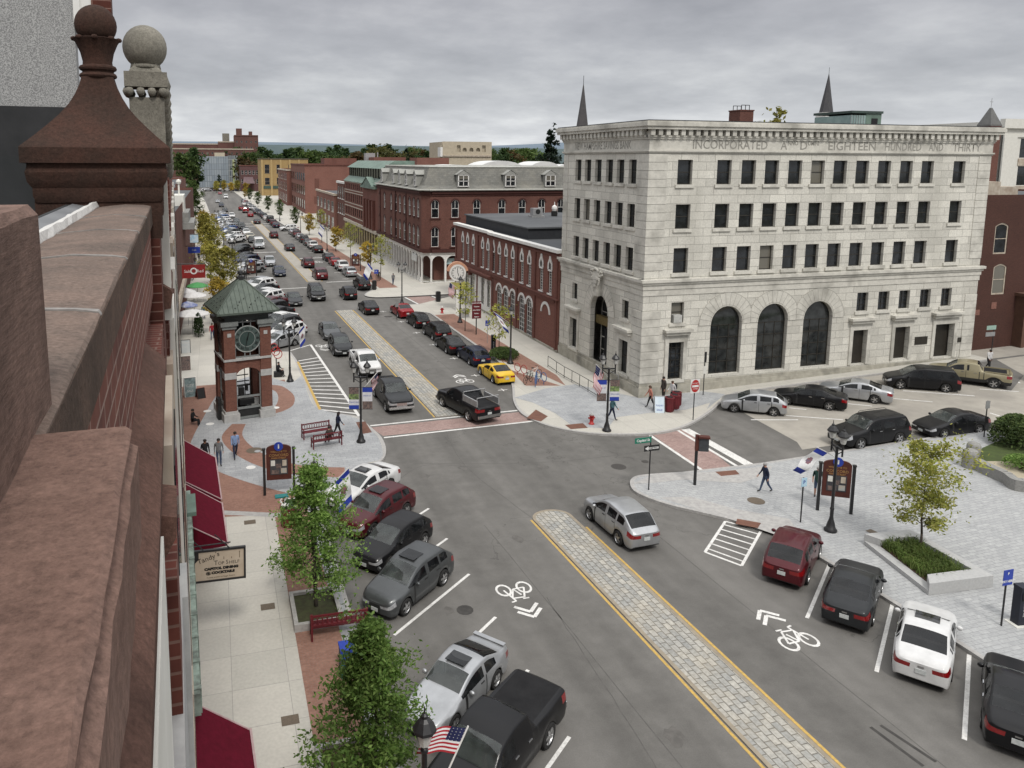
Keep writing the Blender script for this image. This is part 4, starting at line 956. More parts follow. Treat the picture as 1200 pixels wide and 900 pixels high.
def win_mesh(w, h, kind, style, fm):
    """frame and pane in a local frame: x along, y up, z out; origin bottom left"""
    key = (round(w,2), round(h,2), kind, style, fm.name)
    if key in WMESH: return WMESH[key]
    A = archpts(0, w, h, kind); loop = [(0, 0)] + A + [(w, 0)]
    fr = MB(); t = 0.07 if style != 'thick' else 0.13; cx = w/2
    N = len(loop)
    for k in range(N):
        (a, za), (b, zb) = loop[k], loop[(k+1) % N]
        def inn(x, z): return (max(t, min(w-t, x)) if True else x, max(t, z-(t if z > h*0.5 else 0)) if z > 0 else t)
        ia, ib = inn(a, za), inn(b, zb)
        fr.face([(a,za,0.05), (b,zb,0.05), (ib[0],ib[1],0.05), (ia[0],ia[1],0.05)][::-1]); fr.face([(ia[0],ia[1],0.05), (ib[0],ib[1],0.05), (ib[0],ib[1],0.0), (ia[0],ia[1],0.0)][::-1])
    def bar_(x0, x1, y0, y1): fr.box(x0, x1, y0, y1, 0.0, 0.045)
    if style in ('sash', 'thick'): bar_(t, w-t, h*0.48, h*0.48+0.06)
    if style == 'four': bar_(t, w-t, h*0.5, h*0.5+0.06); bar_(cx-0.025, cx+0.025, t, h-t*(1 if not kind else 1.2))
    if style == 'top2': bar_(t, w-t, h*0.5, h*0.5+0.07); bar_(cx-0.025, cx+0.025, h*0.5, h-t*1.2)
    if style == 'grid':
        nx = max(2, round(w/0.45)); ny = max(3, round(h/0.5))
        for k in range(1, nx): bar_(w*k/nx-0.018, w*k/nx+0.018, t, h-t)
        for k in range(1, ny): bar_(t, w-t, h*k/ny-0.018, h*k/ny+0.018)
    if style == 'tall':
        for k in range(1, 5): bar_(t, w-t, h*k/5.6-0.03, h*k/5.6+0.03)
        for k in (1, 2): bar_(w*k/3-0.03, w*k/3+0.03, t, h*0.72)
    if style == 'lancet':
        bar_(cx-0.03, cx+0.03, t, h*0.7); 
        for k in range(1, 9): bar_(t, w-t, h*0.72*k/9-0.018, h*0.72*k/9+0.018)
    fme = fr.mesh('window', fm)
    pn = MB(); pn.face([(x, z, 0.012) for x, z in loop]); pme = pn.mesh('pane', M_glass)
    WMESH[key] = (fme, pme); return WMESH[key]
SUBM = {}
def sub_mesh(key, fn, name, mat):
    if key not in SUBM: m = MB(); fn(m); SUBM[key] = m.mesh(name, mat)
    return SUBM[key]
def window(F, parent, u0, u1, z0, z1, kind=None, style='sash', fm=None, d=-0.2, glass=None, name='window', sill=None, head=None):
    fme, pme = win_mesh(u1-u0, z1-z0, kind, style, fm or M_white)
    o = obj(name, fme, parent); o.matrix_world = F.M(u0, d, z0)
    p = obj('pane', pme, o); w, h = u1-u0, z1-z0
    if sill:
        e, pr, hh, mt = sill
        obj('sill', sub_mesh(('sill', round(w,2), round(d,2), e, pr, hh, mt.name), lambda m: m.box(-e, w+e, -hh, -0.003, -d-0.05, -d+pr), 'sill', mt), o)
    if head:
        kind_, mt = head
        def fn(m):
            Q = lambda x, y, z: (x+w/2, y, z-d)
            if kind_ == 'gothic':
                A = [(-0.5,-1.1),(-0.46,-0.5),(-0.2,-0.1),(-0.1,0.2),(0.1,0.2),(0.2,-0.1),(0.46,-0.5),(0.5,-1.1),(0.3,-1.1),(0.28,-0.65),(0,-0.25),(-0.28,-0.65),(-0.3,-1.1)]
                n = len(A)
                for k in range(n): a, b = A[k], A[(k+1) % n]; m.face([Q(a[0],h+a[1],0), Q(b[0],h+b[1],0), Q(b[0],h+b[1],0.08), Q(a[0],h+a[1],0.08)])
                for q in ((0,1,11,12),(1,2,10,11),(2,3,4,5),(2,5,10),(5,6,9,10),(6,7,8,9)): m.face([Q(A[i][0],h+A[i][1],0.08) for i in q])
                m.box(0, w, h-1.25, h-1.1, -d-0.02, -d+0.07)
            else:
                r = w/2; rw_ = {'white': 0.24, 'brick': 0.2}[kind_]; nn_ = 12
                for k in range(nn_):
                    t0, t1 = PI*k/nn_, PI*(k+1)/nn_
                    f = [Q(rr*math.cos(t), h-r+rr*math.sin(t), 0.07) for rr, t in ((r,t0),(r+rw_,t0),(r+rw_,t1),(r,t1))]; b = [(x, y, z-0.1) for x, y, z in f]
                    m.face(f); m.face([f[2],f[1],b[1],b[2]]); m.face([f[0],f[3],b[3],b[0]])
        obj('window_head', sub_mesh((kind_, round(w,2), round(h,2), round(d,2), mt.name), fn, 'window_head', mt), o)
    if glass: 
        p.material_slots[0].link = 'OBJECT'; p.material_slots[0].material = glass
    return o
def ringarch(mb, F, c, zc, r0, r1, d0, d1, mat, n=14, a0=0.0, a1=PI):
    """band of stone following an arch"""
    for k in range(n):
        t0, t1 = a0+(a1-a0)*k/n, a0+(a1-a0)*(k+1)/n
        q = [(r, t) for r, t in ((r0,t0),(r1,t0),(r1,t1),(r0,t1))]
        f = [F.p(c+r*math.cos(t), d1, zc+r*math.sin(t)) for r, t in q]; b = [F.p(c+r*math.cos(t), d0, zc+r*math.sin(t)) for r, t in q]
        mb.face(f[::-1], mat); mb.face([f[1],f[2],b[2],b[1]][::-1], mat); mb.face([f[3],f[0],b[0],b[3]][::-1], mat)
    return mb
def part(name, mb, mat, parent): return mb.build(name, mat, parent)
def root(name, label, cat, group=None): return thing(name, label, cat, (0,0,0), 0, group)

M_granite = bm_mat('pale granite ashlar', (0.64,0.62,0.555), (0.50,0.485,0.435), (0.22,0.21,0.185), 1.45, 0.62, 0.014, 0.85, (0.30, (0.31,0.298,0.26), 0.6), 0.5, streak=1, fine=0.13)
M_granitetrim = pm('pale granite trim', (0.60,0.58,0.52), (0.49,0.475,0.425), 4, 0.85, 0, 0.15, 25, stain=(0.55,(0.25,0.24,0.21),0.75))
M_granitedark = pm('weathered granite plinth', (0.40,0.38,0.32), (0.30,0.285,0.24), 2.0, 0.9, 0, 0.15, 25, stain=(0.6,(0.10,0.098,0.085),0.8))
M_vouss = bm_mat('granite voussoirs', (0.50,0.485,0.445), (0.45,0.435,0.40), (0.17,0.165,0.15), 0.7, 5.0, 0.012, 0.85, None, 0.4)
M_inscr = pm('incised letters', (0.22,0.21,0.185), (0.30,0.29,0.26), 9, 0.9)
M_bronze = pm('dark bronze frame', (0.03,0.027,0.022), (0.045,0.04,0.033), 4, 0.5, 0.3)
M_roofgrey = pm('grey roof membrane', (0.085,0.09,0.095), (0.06,0.063,0.067), 0.8, 0.85, stain=(0.2,(0.14,0.145,0.15),0.5))
M_tarroof = pm('black roof edge', (0.016,0.018,0.022), (0.024,0.026,0.03), 2, 0.7)
M_brick = bm_mat('red brick', (0.20,0.071,0.052), (0.15,0.054,0.041), (0.17,0.115,0.095), 0.21, 0.075, 0.009, 0.9, (0.35, (0.075,0.028,0.022), 0.5), 0.3, streak=1)
M_brickd = bm_mat('dark red brick', (0.155,0.060,0.044), (0.118,0.046,0.035), (0.14,0.088,0.072), 0.21, 0.075, 0.009, 0.9, (0.3, (0.05,0.02,0.016), 0.5), 0.3, streak=1)
M_brickl = bm_mat('pinkish brick', (0.24,0.098,0.072), (0.18,0.075,0.056), (0.2,0.13,0.11), 0.21, 0.075, 0.009, 0.9, (0.3, (0.13,0.06,0.045), 0.5), 0.3)
M_bricktrim = pm('red sandstone trim', (0.15,0.058,0.044), (0.11,0.044,0.034), 4, 0.85)
M_slate = bm_mat('grey slate', (0.175,0.172,0.155), (0.13,0.13,0.118), (0.09,0.088,0.08), 0.5, 0.28, 0.01, 0.7, (0.25,(0.26,0.24,0.19),0.5), 0.3)
M_copper = pm('verdigris copper', (0.16,0.225,0.185), (0.11,0.165,0.135), 1.2, 0.6, stain=(0.8,(0.06,0.075,0.06),0.6))
M_beige = pm('beige render', (0.46,0.40,0.30), (0.38,0.33,0.25), 0.8, 0.9)
M_ochre = pm('ochre render', (0.34,0.235,0.10), (0.28,0.19,0.085), 0.8, 0.9)

# ================================================================== granite bank on the corner
bank = root('bank_building', 'large pale granite bank with carved frieze and tall arched windows', 'bank building')
BX, BY, BX2, BY2 = 30.65, 50.2, 63.2, 64.4
FR = Fac(BX, BY, BX2, BY)            # street front with three arches
FL = Fac(BX, BY2, BX, BY)            # main street front with the door
rx = lambda x: x-BX
ly = lambda y: BY2-y
w_ops = []; wins = []
cols = [33.07,36.46,38.63,40.72,42.87,45.0,47.14,49.3,51.49,53.71,55.9,59.25]
for z0, z1 in ((16.3,18.13),(12.98,14.83),(9.62,11.54)):
    for x in cols: wins.append((rx(x), rx(x)+1.26, z0, z1, None, 'sash', M_bronze))
for x in (50.46,52.63,54.78,57.0,59.28): wins.append((rx(x), rx(x)+1.12, 5.83, 7.4, None, 'grid', M_bronze))
wins.append((rx(33.1), rx(34.2), 5.79, 7.38, None, 'sash', M_bronze)); wins.append((rx(33.0), rx(34.28), 1.33, 4.29, None, 'grid', M_bronze))
arches = [(rx(36.65), rx(39.5)), (rx(40.95), rx(43.78)), (rx(45.3), rx(48.12))]
ops = [w[:5] for w in wins] + [(a, b, 1.45, 6.88, 'round') for a, b in arches]
doors = [(50.3,51.75,1.35,4.27), (54.62,56.15,1.5,4.3), (58.95,61.0,1.35,4.3)]
ops += [(rx(a), rx(b), c, d, None) for a, b, c, d in doors]
wm = MB(); wall_open(wm, FR, 0, FR.len, 0.2, 20.2, ops, M_granite, 0.42)
lw = []
for z0, z1 in ((16.3,18.13),(12.98,14.78),(9.62,11.43)):
    for y in (62.13,60.33,58.5,56.62,54.85,53.03): lw.append((ly(y), ly(y)+1.12, z0, z1, None, 'sash', M_bronze))
for y in (62.05,53.25): lw.append((ly(y), ly(y)+1.0, 5.75, 7.22, None, 'sash', M_bronze)); lw.append((ly(y+0.15), ly(y)+1.22, 1.35, 4.05, None, 'sash', M_bronze))
lops = [w[:5] for w in lw] + [(ly(58.45), ly(55.4), 0.9, 7.0, 'round')]
wall_open(wm, FL, 0, FL.len, 0.0, 20.2, lops, M_granite, 0.42)
FB = Fac(BX2, BY, BX2, BY2); FN = Fac(BX2, BY2, BX, BY2)
for F in (FB, FN): wall_open(wm, F, 0, F.len, 0.0, 20.2, [], M_granite)
wm.build('wall', M_granite, bank)
bs = (0.18, 0.12, 0.24, M_granitetrim)
for u0, u1, z0, z1, k, st, fm in wins: window(FR, bank, u0, u1, z0, z1, k, st, fm, -0.3, sill=bs)
for u0, u1, z0, z1, k, st, fm in lw: window(FL, bank, u0, u1, z0, z1, k, st, fm, -0.3, sill=bs)
for a, b in arches: window(FR, bank, a, b, 1.45, 6.88, 'round', 'tall', M_bronze, -0.38, M_shopglass, 'arched_window')
window(FL, bank, ly(58.45), ly(55.4), 0.9, 7.0, 'round', 'tall', M_granitetrim, -1.1, M_shopglass, 'entrance')
m = MB(); FL.box(m, ly(58.4), ly(55.45), -0.9, -0.5, 4.3, 5.0); m.build('bronze_sign_band', pm('aged brass', (0.22,0.17,0.07), (0.12,0.09,0.04), 8, 0.5, 0.6), bank)
m = MB(); FL.box(m, ly(57.6), ly(56.2), -1.05, -0.95, 0.95, 3.9); m.build('entrance_door', M_dark, bank)
M_door = pm('dark door', (0.02,0.017,0.014), (0.03,0.026,0.02), 3, 0.45)
for k, (a, b, c, d) in enumerate(doors):
    m = MB(); FR.box(m, rx(a), rx(b), -0.55 if k == 2 else -0.4, -0.35 if k != 2 else -0.5, c, d); o = m.build('door', M_door, bank)
# reveals round the right-hand doorway, plaques, air conditioner
m = MB(); FR.box(m, rx(56.85), rx(58.2), 0, 0.04, 2.64, 3.32); FR.box(m, rx(61.55), rx(61.95), 0, 0.05, 2.6, 3.0); m.build('plaque', M_bronze, bank)
m = MB(); FR.box(m, rx(33.3), rx(34.0), -0.3, 0.12, 5.82, 6.4); 
for k in range(5): FR.box(m, rx(33.36), rx(33.94), 0.12, 0.13, 5.88+0.09*k, 5.92+0.09*k)
m.build('air_conditioner', pm('ac casing', (0.5,0.5,0.47), (0.4,0.4,0.38), 6, 0.6), bank)
# plinth
m = MB()
FR.box(m, -0.137, FR.len, -0.3, 0.14, -0.3, 0.92); FL.box(m, 0, FL.len, -0.3, 0.14, -0.3, 0.92)
FR.box(m, -0.067, FR.len, -0.2, 0.07, 0.92, 1.2); FL.box(m, 0, FL.len+0.0, -0.2, 0.07, 0.92, 1.2)
m.build('plinth', M_granitedark, bank)
# rusticated corner piers
for F, a, b, c in ((FR, -0.047, 1.55, 1.5), (FL, FL.len-1.5, FL.len, None), (FR, FR.len-1.3, FR.len, None), (FL, 0, 0.9, None)):
    for lo_, hi_ in ((0, 12), (14, 28)):
        m = MB()
        for k in range(lo_, hi_):
            z = 1.22+0.62*k
            if 7.3 < z+0.585 < 9.3 or z > 18.0: continue
            F.box(m, a, (c if c and k % 2 else b), -0.2, 0.05, z, z+0.585)
        m.build('corner_pier', M_granitetrim, bank)
# belt course, sills, frieze mouldings, dentils, cornice, parapet
def wrap(m, d, z0, z1):
    FR.box(m, -d+0.003, FR.len+d-0.003, -0.3, d, z0, z1); FL.box(m, -d, FL.len, -0.3, d, z0, z1); FB.box(m, 0, FB.len+d, -0.3, d, z0, z1)
m = MB(); wrap(m, 0.34, 9.0, 9.22); wrap(m, 0.22, 8.82, 9.0); wrap(m, 0.12, 8.45, 8.82); wrap(m, 0.06, 7.98, 8.45); m.build('belt_course', M_granitetrim, bank)
m = MB(); wrap(m, 0.1, 18.62, 18.72); wrap(m, 0.18, 18.72, 18.84); wrap(m, 0.06, 18.84, 19.62); wrap(m, 0.14, 19.62, 19.76); m.build('frieze', M_granitetrim, bank)
m = MB()
n = int(FR.len/0.62)
for k in range(n+1): u = k*FR.len/n; FR.box(m, u-0.17, u+0.17, 0, 0.42, 19.9, 20.32)
n = int(FL.len/0.62)
for k in range(n): u = k*FL.len/n; FL.box(m, u-0.17, u+0.17, 0, 0.42, 19.9, 20.32)
FR.box(m, -0.2, FR.len+0.2, -0.2, 0.2, 19.76, 19.9); FL.box(m, -0.2, FL.len, -0.2, 0.2, 19.76, 19.9)
m.build('dentils', M_granitetrim, bank)
m = MB(); wrap(m, 0.55, 20.32, 20.55); wrap(m, 0.66, 20.55, 20.8); wrap(m, 0.6, 20.8, 20.92); m.build('cornice', M_granitetrim, bank)
m = MB(); wrap(m, 0.5, 20.92, 20.99); m.box(BX-0.4, BX2+0.4, BY-0.4, BY2, 20.5, 20.9); m.build('roof', M_tarroof, bank)
# arch rings and hood over the main door
cs = [(a+b)/2 for a, b in arches]
for idx, (F, c, zc, r) in enumerate([(FR, (a+b)/2, 6.88-(b-a)/2, (b-a)/2) for a, b in arches]+[(FL, ly(56.93), 5.48, 1.52)]):
    lim = [9, 9]
    if idx < 3:
        if idx < 2: lim[0] = (cs[idx+1]-c)/2-0.004
        if idx > 0: lim[1] = (c-cs[idx-1])/2-0.004
    m = MB(); n = 26
    ro_ = lambda t: min(r+1.08, (lim[0] if math.cos(t) > 0 else lim[1])/max(1e-6, abs(math.cos(t))))
    for k in range(n):
        t0, t1 = PI*k/n, PI*(k+1)/n
        f = [F.p(c+rr*math.cos(t), 0.05, zc+rr*math.sin(t)) for rr, t in ((r+0.02,t0),(ro_(t0),t0),(ro_(t1),t1),(r+0.02,t1))]; b = [F.p(c+rr*math.cos(t), -0.1, zc+rr*math.sin(t)) for rr, t in ((r+0.02,t0),(ro_(t0),t0),(ro_(t1),t1),(r+0.02,t1))]
        m.face(f[::-1], M_granitetrim); m.face([f[1],f[2],b[2],b[1]][::-1], M_granitetrim); m.face([f[3],f[0],b[0],b[3]][::-1], M_granitetrim)
    for k in range(1, 15):
        t = PI*k/15; m.tube(F.p(c+(r+0.05)*math.cos(t), 0.05, zc+(r+0.05)*math.sin(t)), F.p(c+ro_(t)*math.cos(t), 0.05, zc+ro_(t)*math.sin(t)), 0.014, n=4, mat=M_inscr)
    for k in range(n):
        for rr in (0, 1):
            q = [(r+0.12 if rr == 0 else ro_(t)) for t in (PI*k/n, PI*(k+1)/n)]
            m.tube(F.p(c+q[0]*math.cos(PI*k/n), 0.05, zc+q[0]*math.sin(PI*k/n)), F.p(c+q[1]*math.cos(PI*(k+1)/n), 0.05, zc+q[1]*math.sin(PI*(k+1)/n)), 0.013, n=4, mat=M_inscr)
    m.build('arch_ring', M_granitetrim, bank)
m = MB(); c = ly(56.93)
FL.box(m, c-0.35, c+0.35, 0, 0.42, 6.9, 8.2)
for w_, d_, z_ in ((0.62,0.40,8.95), (0.56,0.48,8.75), (0.45,0.53,8.5), (0.3,0.55,8.2), (0.18,0.56,7.9)): FL.box(m, c-w_, c+w_, 0, d_, z_-0.24, z_+0.02)
for sg in (-1, 1):
    for q in range(9): a = q*0.75; r_ = 0.30-0.022*q; m.ball(FL.p(c+sg*(0.72+r_*math.cos(a)), 0.38, 8.75+r_*math.sin(a)), 0.085, 6)
    for q in range(8): t_ = q/7; m.ball(FL.p(c+sg*(0.62-0.3*t_+0.1*math.sin(t_*6)), 0.45, 8.4-1.1*t_), 0.10-0.03*t_, 6)
for q in range(7): m.ball(FL.p(c+0.13*(q-3), 0.45, 9.05+0.12*math.cos((q-3)*0.5)), 0.11, 6)
m.build('carved_crest', M_granitetrim, bank)
def hood(F, a, b, c, d):
    m = MB(); F.box(m, a-0.55, b+0.55, -0.05, 0.5, d+0.85, d+1.05); F.box(m, a-0.4, b+0.4, -0.05, 0.34, d+0.6, d+0.848); F.box(m, a-0.32, a-0.003, -0.05, 0.09, c, d); F.box(m, b+0.003, b+0.32, -0.05, 0.09, c, d); F.box(m, a-0.34, b+0.34, -0.05, 0.1, d+0.003, d+0.598)
    m.build('stone_hood', M_granitetrim, bank)
for a, b, c, d in doors: hood(FR, rx(a), rx(b), c, d)
hood(FR, rx(33.0), rx(34.28), 1.33, 4.29)
for y in (62.05, 53.25): hood(FL, ly(y+0.15), ly(y)+1.22, 1.35, 4.05)
lettering('NEW HAMPSHIRE SAVINGS BANK', 0.85, M_inscr, bank, FL.M(FL.len*0.51-0.3, 0.066, 19.22), 0.74, 0.012)
for t, x0, x1, sz in (('INCORPORATED', 34.2, 40.75, 0.92), ('A', 41.95, 42.55, 0.92), ('NNO', 42.6, 43.55, 0.45), ('D', 43.75, 44.4, 0.92), ('OMINI', 44.45, 45.5, 0.45), ('EIGHTEEN', 46.4, 51.0, 0.92), ('HUNDRED', 51.9, 55.6, 0.92), ('AND', 56.4, 57.9, 0.92), ('THIRTY', 58.9, 61.9, 0.92)):
    me = text_mesh(t, sz, 0, 0.012); wd = max(v.co.x for v in me.vertices)-min(v.co.x for v in me.vertices); bpy.data.meshes.remove(me)
    lettering(t, sz, M_inscr, bank, FR.M(rx((x0+x1)/2), 0.066, 19.22+(0.2 if sz < 0.5 else 0)), (x1-x0)/wd, 0.012)
# on the bank roof
ch = MB(); ch.box(43.75, 45.1, 57.5, 59.0, 20.9, 22.35); ch.box(43.7, 45.15, 57.45, 59.05, 22.35, 22.45)
r_ = thing('chimney', 'square brick chimney with a metal ladder rail on the bank roof', 'chimney', (45.6, 58.7, 20.9)); o = ch.build('stack', M_brickd, r_); o.location = (-45.6, -58.7, -20.9)
m = MB()
for x in (44.0, 44.4, 44.8): m.tube((x,57.7,22.4), (x,57.7,22.85), 0.03); m.tube((x,58.8,22.4), (x,58.8,22.85), 0.03)
m.tube((44.0,57.7,22.85), (44.8,57.7,22.85), 0.03); m.tube((44.0,58.8,22.85), (44.8,58.8,22.85), 0.03); o = m.build('rail', M_black, r_); o.location = (-45.6, -58.7, -20.9)
r_ = thing('roof_penthouse', 'green copper and glass penthouse behind the bank parapet', 'penthouse', (64.4, 66, 18)); r_.scale = (0.43, 0.62, 0.97); 
m = MB(); m.box(-4.5, -0.2, -2, 6, 0, 4.9); m.build('glazed_side', pm('greenish glazing', (0.18,0.26,0.25), (0.28,0.37,0.35), 0.9, 0.3), r_)
m = MB(); m.box(-0.2, 4.3, -2.05, 6, 0, 5.1); m.build('copper_side', M_copper, r_)
m = MB(); m.box(-4.7, 4.5, -2.25, 6.2, 5.1, 5.35); m.build('roof', pm('dark copper', (0.05,0.075,0.065), (0.035,0.05,0.045), 2, 0.6), r_)
m = MB(); m.box(1.4, 3.2, -2.1, -2.04, 3.2, 4.6); m.build('window', M_dark, r_)
for k in range(6): m = MB(); m.box(-4.5+0.72*k-0.05, -4.5+0.72*k+0.05, -2.08, -2.0, 0, 4.9); m.build('mullion', M_alu, r_)

# ================================================================== red brick building with lancet windows
hall = root('brick_hall', 'low red brick building with white gothic window heads and flat grey roof', 'brick building')
HX, H0, H1 = 30.5, 64.45, 96.4
FH = Fac(HX, H1, HX, H0); hy = lambda y: H1-y
M_litglass = glass_mat('lit-look shop glass', (0.25,0.24,0.19), 0.15)  # yellowish indoor light put into the pane colour, nothing glows behind
lan = [93.3,91.3,89.1,85.65,83.8,82.0,80.05,78.0,76.0,73.5,71.5,68.55,66.5]
wins = [(hy(y)-0.42, hy(y)+0.42, 5.45, 8.85, 'point', 'lancet', M_white) for y in lan]
wins += [(hy(y)-0.78, hy(y)+0.78, 1.2 if y > 75 else 0.25, 4.15, 'round', 'grid', M_white) for y in (80.0,77.95,75.9,73.35,71.35)]
wins += [(hy(y)-0.8, hy(y)+0.8, 0.3, 4.2, 'round', 'grid', M_white) for y in (95.2,93.2,91.2,89.2)]
wins += [(hy(y)-0.5, hy(y)+0.5, 1.0, 4.0, 'round', 'grid', M_white) for y in (85.4,83.3)]
m = MB(); wall_open(m, FH, 0, FH.len, 0, 9.6, [w[:5] for w in wins], M_brick, 0.22)
FHs = Fac(HX+24, H1, HX, H1); FHr = Fac(HX, H0, HX+24, H0)
wall_open(m, FHs, 0, 24, 0, 9.6, [], M_brick); wall_open(m, FHr, 0, 24, 0, 9.6, [], M_brick); m.build('wall', M_brick, hall)
for i_, w in enumerate(wins): window(FH, hall, *w[:4], w[4], w[5], w[6], -0.16, glass=M_litglass if i_ >= 18 else None, head=('gothic' if i_ < 13 else 'white', M_white), sill=(0.08, 0.1, 0.14, M_white) if i_ < 13 else None)
m = MB(); ringarch(m, FH, hy(67.35), 3.4, 0.85, 1.12, -0.05, 0.07, None, 12); m.build('blind_arch', M_white, hall)
m = MB(); FH.box(m, hy(82.2), hy(66.0)+0.8, 0, 0.16, 4.75, 5.05); FH.box(m, hy(82.3), FH.len, 0, 0.24, 5.05, 5.2); FH.box(m, 0, hy(82.3), 0, 0.5, 4.55, 4.75); FH.box(m, 0, hy(82.3), 0, 0.36, 4.3, 4.55)
FH.box(m, 0, hy(82.3), 0, 0.18, 4.75, 5.2)
for y in (96.1,87.4,82.2,74.75,70.0,64.9): FH.box(m, hy(y)-0.18, hy(y)+0.18, 0, 0.12, 0.3, 9.3)
for k in range(5): FH.box(m, 0.2+1.6*k, 0.5+1.6*k, 0, 0.46, 3.9, 4.3)
FH.box(m, 0, FH.len, 0, 0.1, 9.1, 9.3)
m.build('string_courses', M_bricktrim, hall)
m = MB(); FH.box(m, hy(96.4), hy(86.9), 0, 0.06, 0.2, 4.28); FH.box(m, hy(86.9), hy(81.9), 0.0, 0.05, 0.2, 4.6)
m2 = MB()
for F_, ops_ in ((FH, None),): pass
shop = MB(); SO = [w[:5] for w in wins if w[0] < hy(82) and w[2] < 3]
FSH = Fac(HX-0.07, H1, HX-0.07, H0); wall_open(shop, FSH, 0, hy(82.0), 0.15, 4.5, SO, M_white, 0.2); shop.build('white_shopfront', M_white, hall)
m = MB(); FH.box(m, -0.25, hy(83.3), -0.4, 0.3, 9.62, 9.92); FH.box(m, hy(83.3), FH.len+0.1, -0.4, 0.34, 9.55, 9.85); m.build('eaves_board', M_white, hall)
m = MB(); m.face([(HX-0.2,H0-0.02,9.75),(HX+24,H0-0.02,9.75),(HX+24,H1,9.75),(HX-0.2,H1,9.75)]); m.build('roof', M_roofgrey, hall)
m = MB(); m.box(HX+1.2, HX+24, 74.9, 82.6, 9.76, 10.9, M_tarroof); m.box(HX+1.0, HX+24, 74.7, 96.0, 10.9, 11.05, M_roofgrey); m.box(HX+1.2, HX+24, 82.6, 95.8, 9.76, 10.9, M_tarroof); m.build('roof', M_roofgrey, hall)
m = MB(); FH.box(m, 0, FH.len, 0, 0.1, 0, 0.35); m.build('plinth', M_granitedark, hall)
r_ = thing('rooftop_unit', 'grey boxy air unit on the flat roof of the brick hall', 'air unit', (38.5, 88.5, 11.05)); r_.scale = (0.7,0.7,0.7); m = MB(); m.box(-0.9,0.9,-0.7,0.7,0.35,1.6); m.box(-1.2,1.2,-0.9,0.9,0,0.3); m.build('casing', M_alu, r_); m = MB(); m.lathe([(0.45,0),(0.45,0.03)], (0,0,0), 16, None, None); o = m.build('fan_grille', M_trim, r_); o.rotation_euler = (R(90),0,0); o.location = (0,-0.71,1.0)
r_ = thing('roof_vent', 'small vent with white cowl beside the roof air unit', 'roof vent', (41.4, 89.5, 11.05)); r_.scale = (0.7,0.7,0.7); m = MB(); m.lathe([(0.55,0),(0.6,0.9),(0.3,1.0)], n=12); m.build('base', M_trim, r_); m = MB(); m.lathe([(0.35,0.95),(0.5,1.4),(0.45,1.8),(0.1,2.0),(0.06,2.6)], n=12); m.build('cowl', M_white, r_)

# ================================================================== mansard block across the side street
mans = root('mansard_block', 'three storey brick block with slate mansard roof, dormers and white arcade', 'brick block')
MX, MY, MX2, MY2 = 29.0, 107.3, 56.0, 139.8
FM_ = Fac(MX+1.2, MY, MX2, MY); FW = Fac(MX, MY2, MX, MY+1.2); FC = Fac(MX, MY+1.2, MX+1.2, MY)
wins = []
o0 = MX+1.2
for x in (30.55,33.6,36.95,40.9,44.15,47.3,50.5,53.5):
    wins.append((x-o0-0.55+0.2, x-o0+0.55+0.2, 9.7, 12.3, 'round', 'top2', M_white))
    wins.append((x-o0-0.55+0.2, x-o0+0.55+0.2, 5.45, 8.35, 'round', 'top2', M_white))
m = MB(); M_brickm = M_brickd
wall_open(m, FM_, 0, FM_.len, 4.6, 13.7, [w[:5] for w in wins], M_brickm, 0.2)
wall_open(m, FM_, 4.3, FM_.len, 0, 4.6, [], M_brickm)
lw = []
for y in (137.7,133.8,128.5,124.9,122.0,118.9,115.5,112.9,110.3): 
    u = MY2-y; lw.append((u-0.5, u+0.5, 9.65, 12.35, 'round', 'top2', M_white)); lw.append((u-0.5, u+0.5, 5.4, 8.3, 'round', 'top2', M_white))
wall_open(m, FW, 0, FW.len, 4.6, 13.7, [w[:5] for w in lw], M_brickm, 0.2); wall_open(m, FC, 0, FC.len, 4.6, 13.7, [], M_brickm)
wall_open(m, Fac(MX2, MY, MX2, MY2), 0, MY2-MY, 0, 13.7, [], M_brickm); wall_open(m, Fac(MX2, MY2, MX, MY2), 0, MX2-MX, 0, 13.7, [], M_brickm)
wall_open(m, Fac(MX+2.2, MY2, MX+2.2, MY+2.0), 0, MY2-MY-2, 0, 4.6, [], M_brickm); wall_open(m, Fac(MX+2.2, MY+2.0, MX2, MY+2.0), 0, MX2-MX-2.2, 0, 4.6, [], M_brickm)
m.face([(MX,MY,4.58),(MX2,MY,4.58),(MX2,MY2,4.58),(MX,MY2,4.58)][::-1])
m.build('wall', M_brickm, mans)
M_bt = pm('dark brick trim', (0.07,0.022,0.017), (0.05,0.018,0.014), 3, 0.85)
for w in wins: window(FM_, mans, *w[:6], w[6], -0.12, sill=(0.25, 0.14, 0.2, M_bt), head=('brick', M_bt))
for w in lw: window(FW, mans, *w[:6], w[6], -0.06, sill=(0.15, 0.14, 0.2, M_bt), head=('brick', M_bt))
m = MB()
for F, L_ in ((FM_, FM_.len), (FW, FW.len), (FC, FC.len)):
    F.box(m, 0, L_, 0, 0.3, 13.2, 13.5); F.box(m, 0, L_, 0, 0.14, 12.9, 13.2); F.box(m, 0, L_, 0, 0.3, 4.6, 4.95); F.box(m, 0, L_, 0, 0.14, 4.95, 5.1)
for u in (2.4, 14.5, 22): FW.box(m, u-0.2, u+0.2, 0, 0.12, 5.1, 12.9)
m.build('brick_cornice', M_bt, mans)
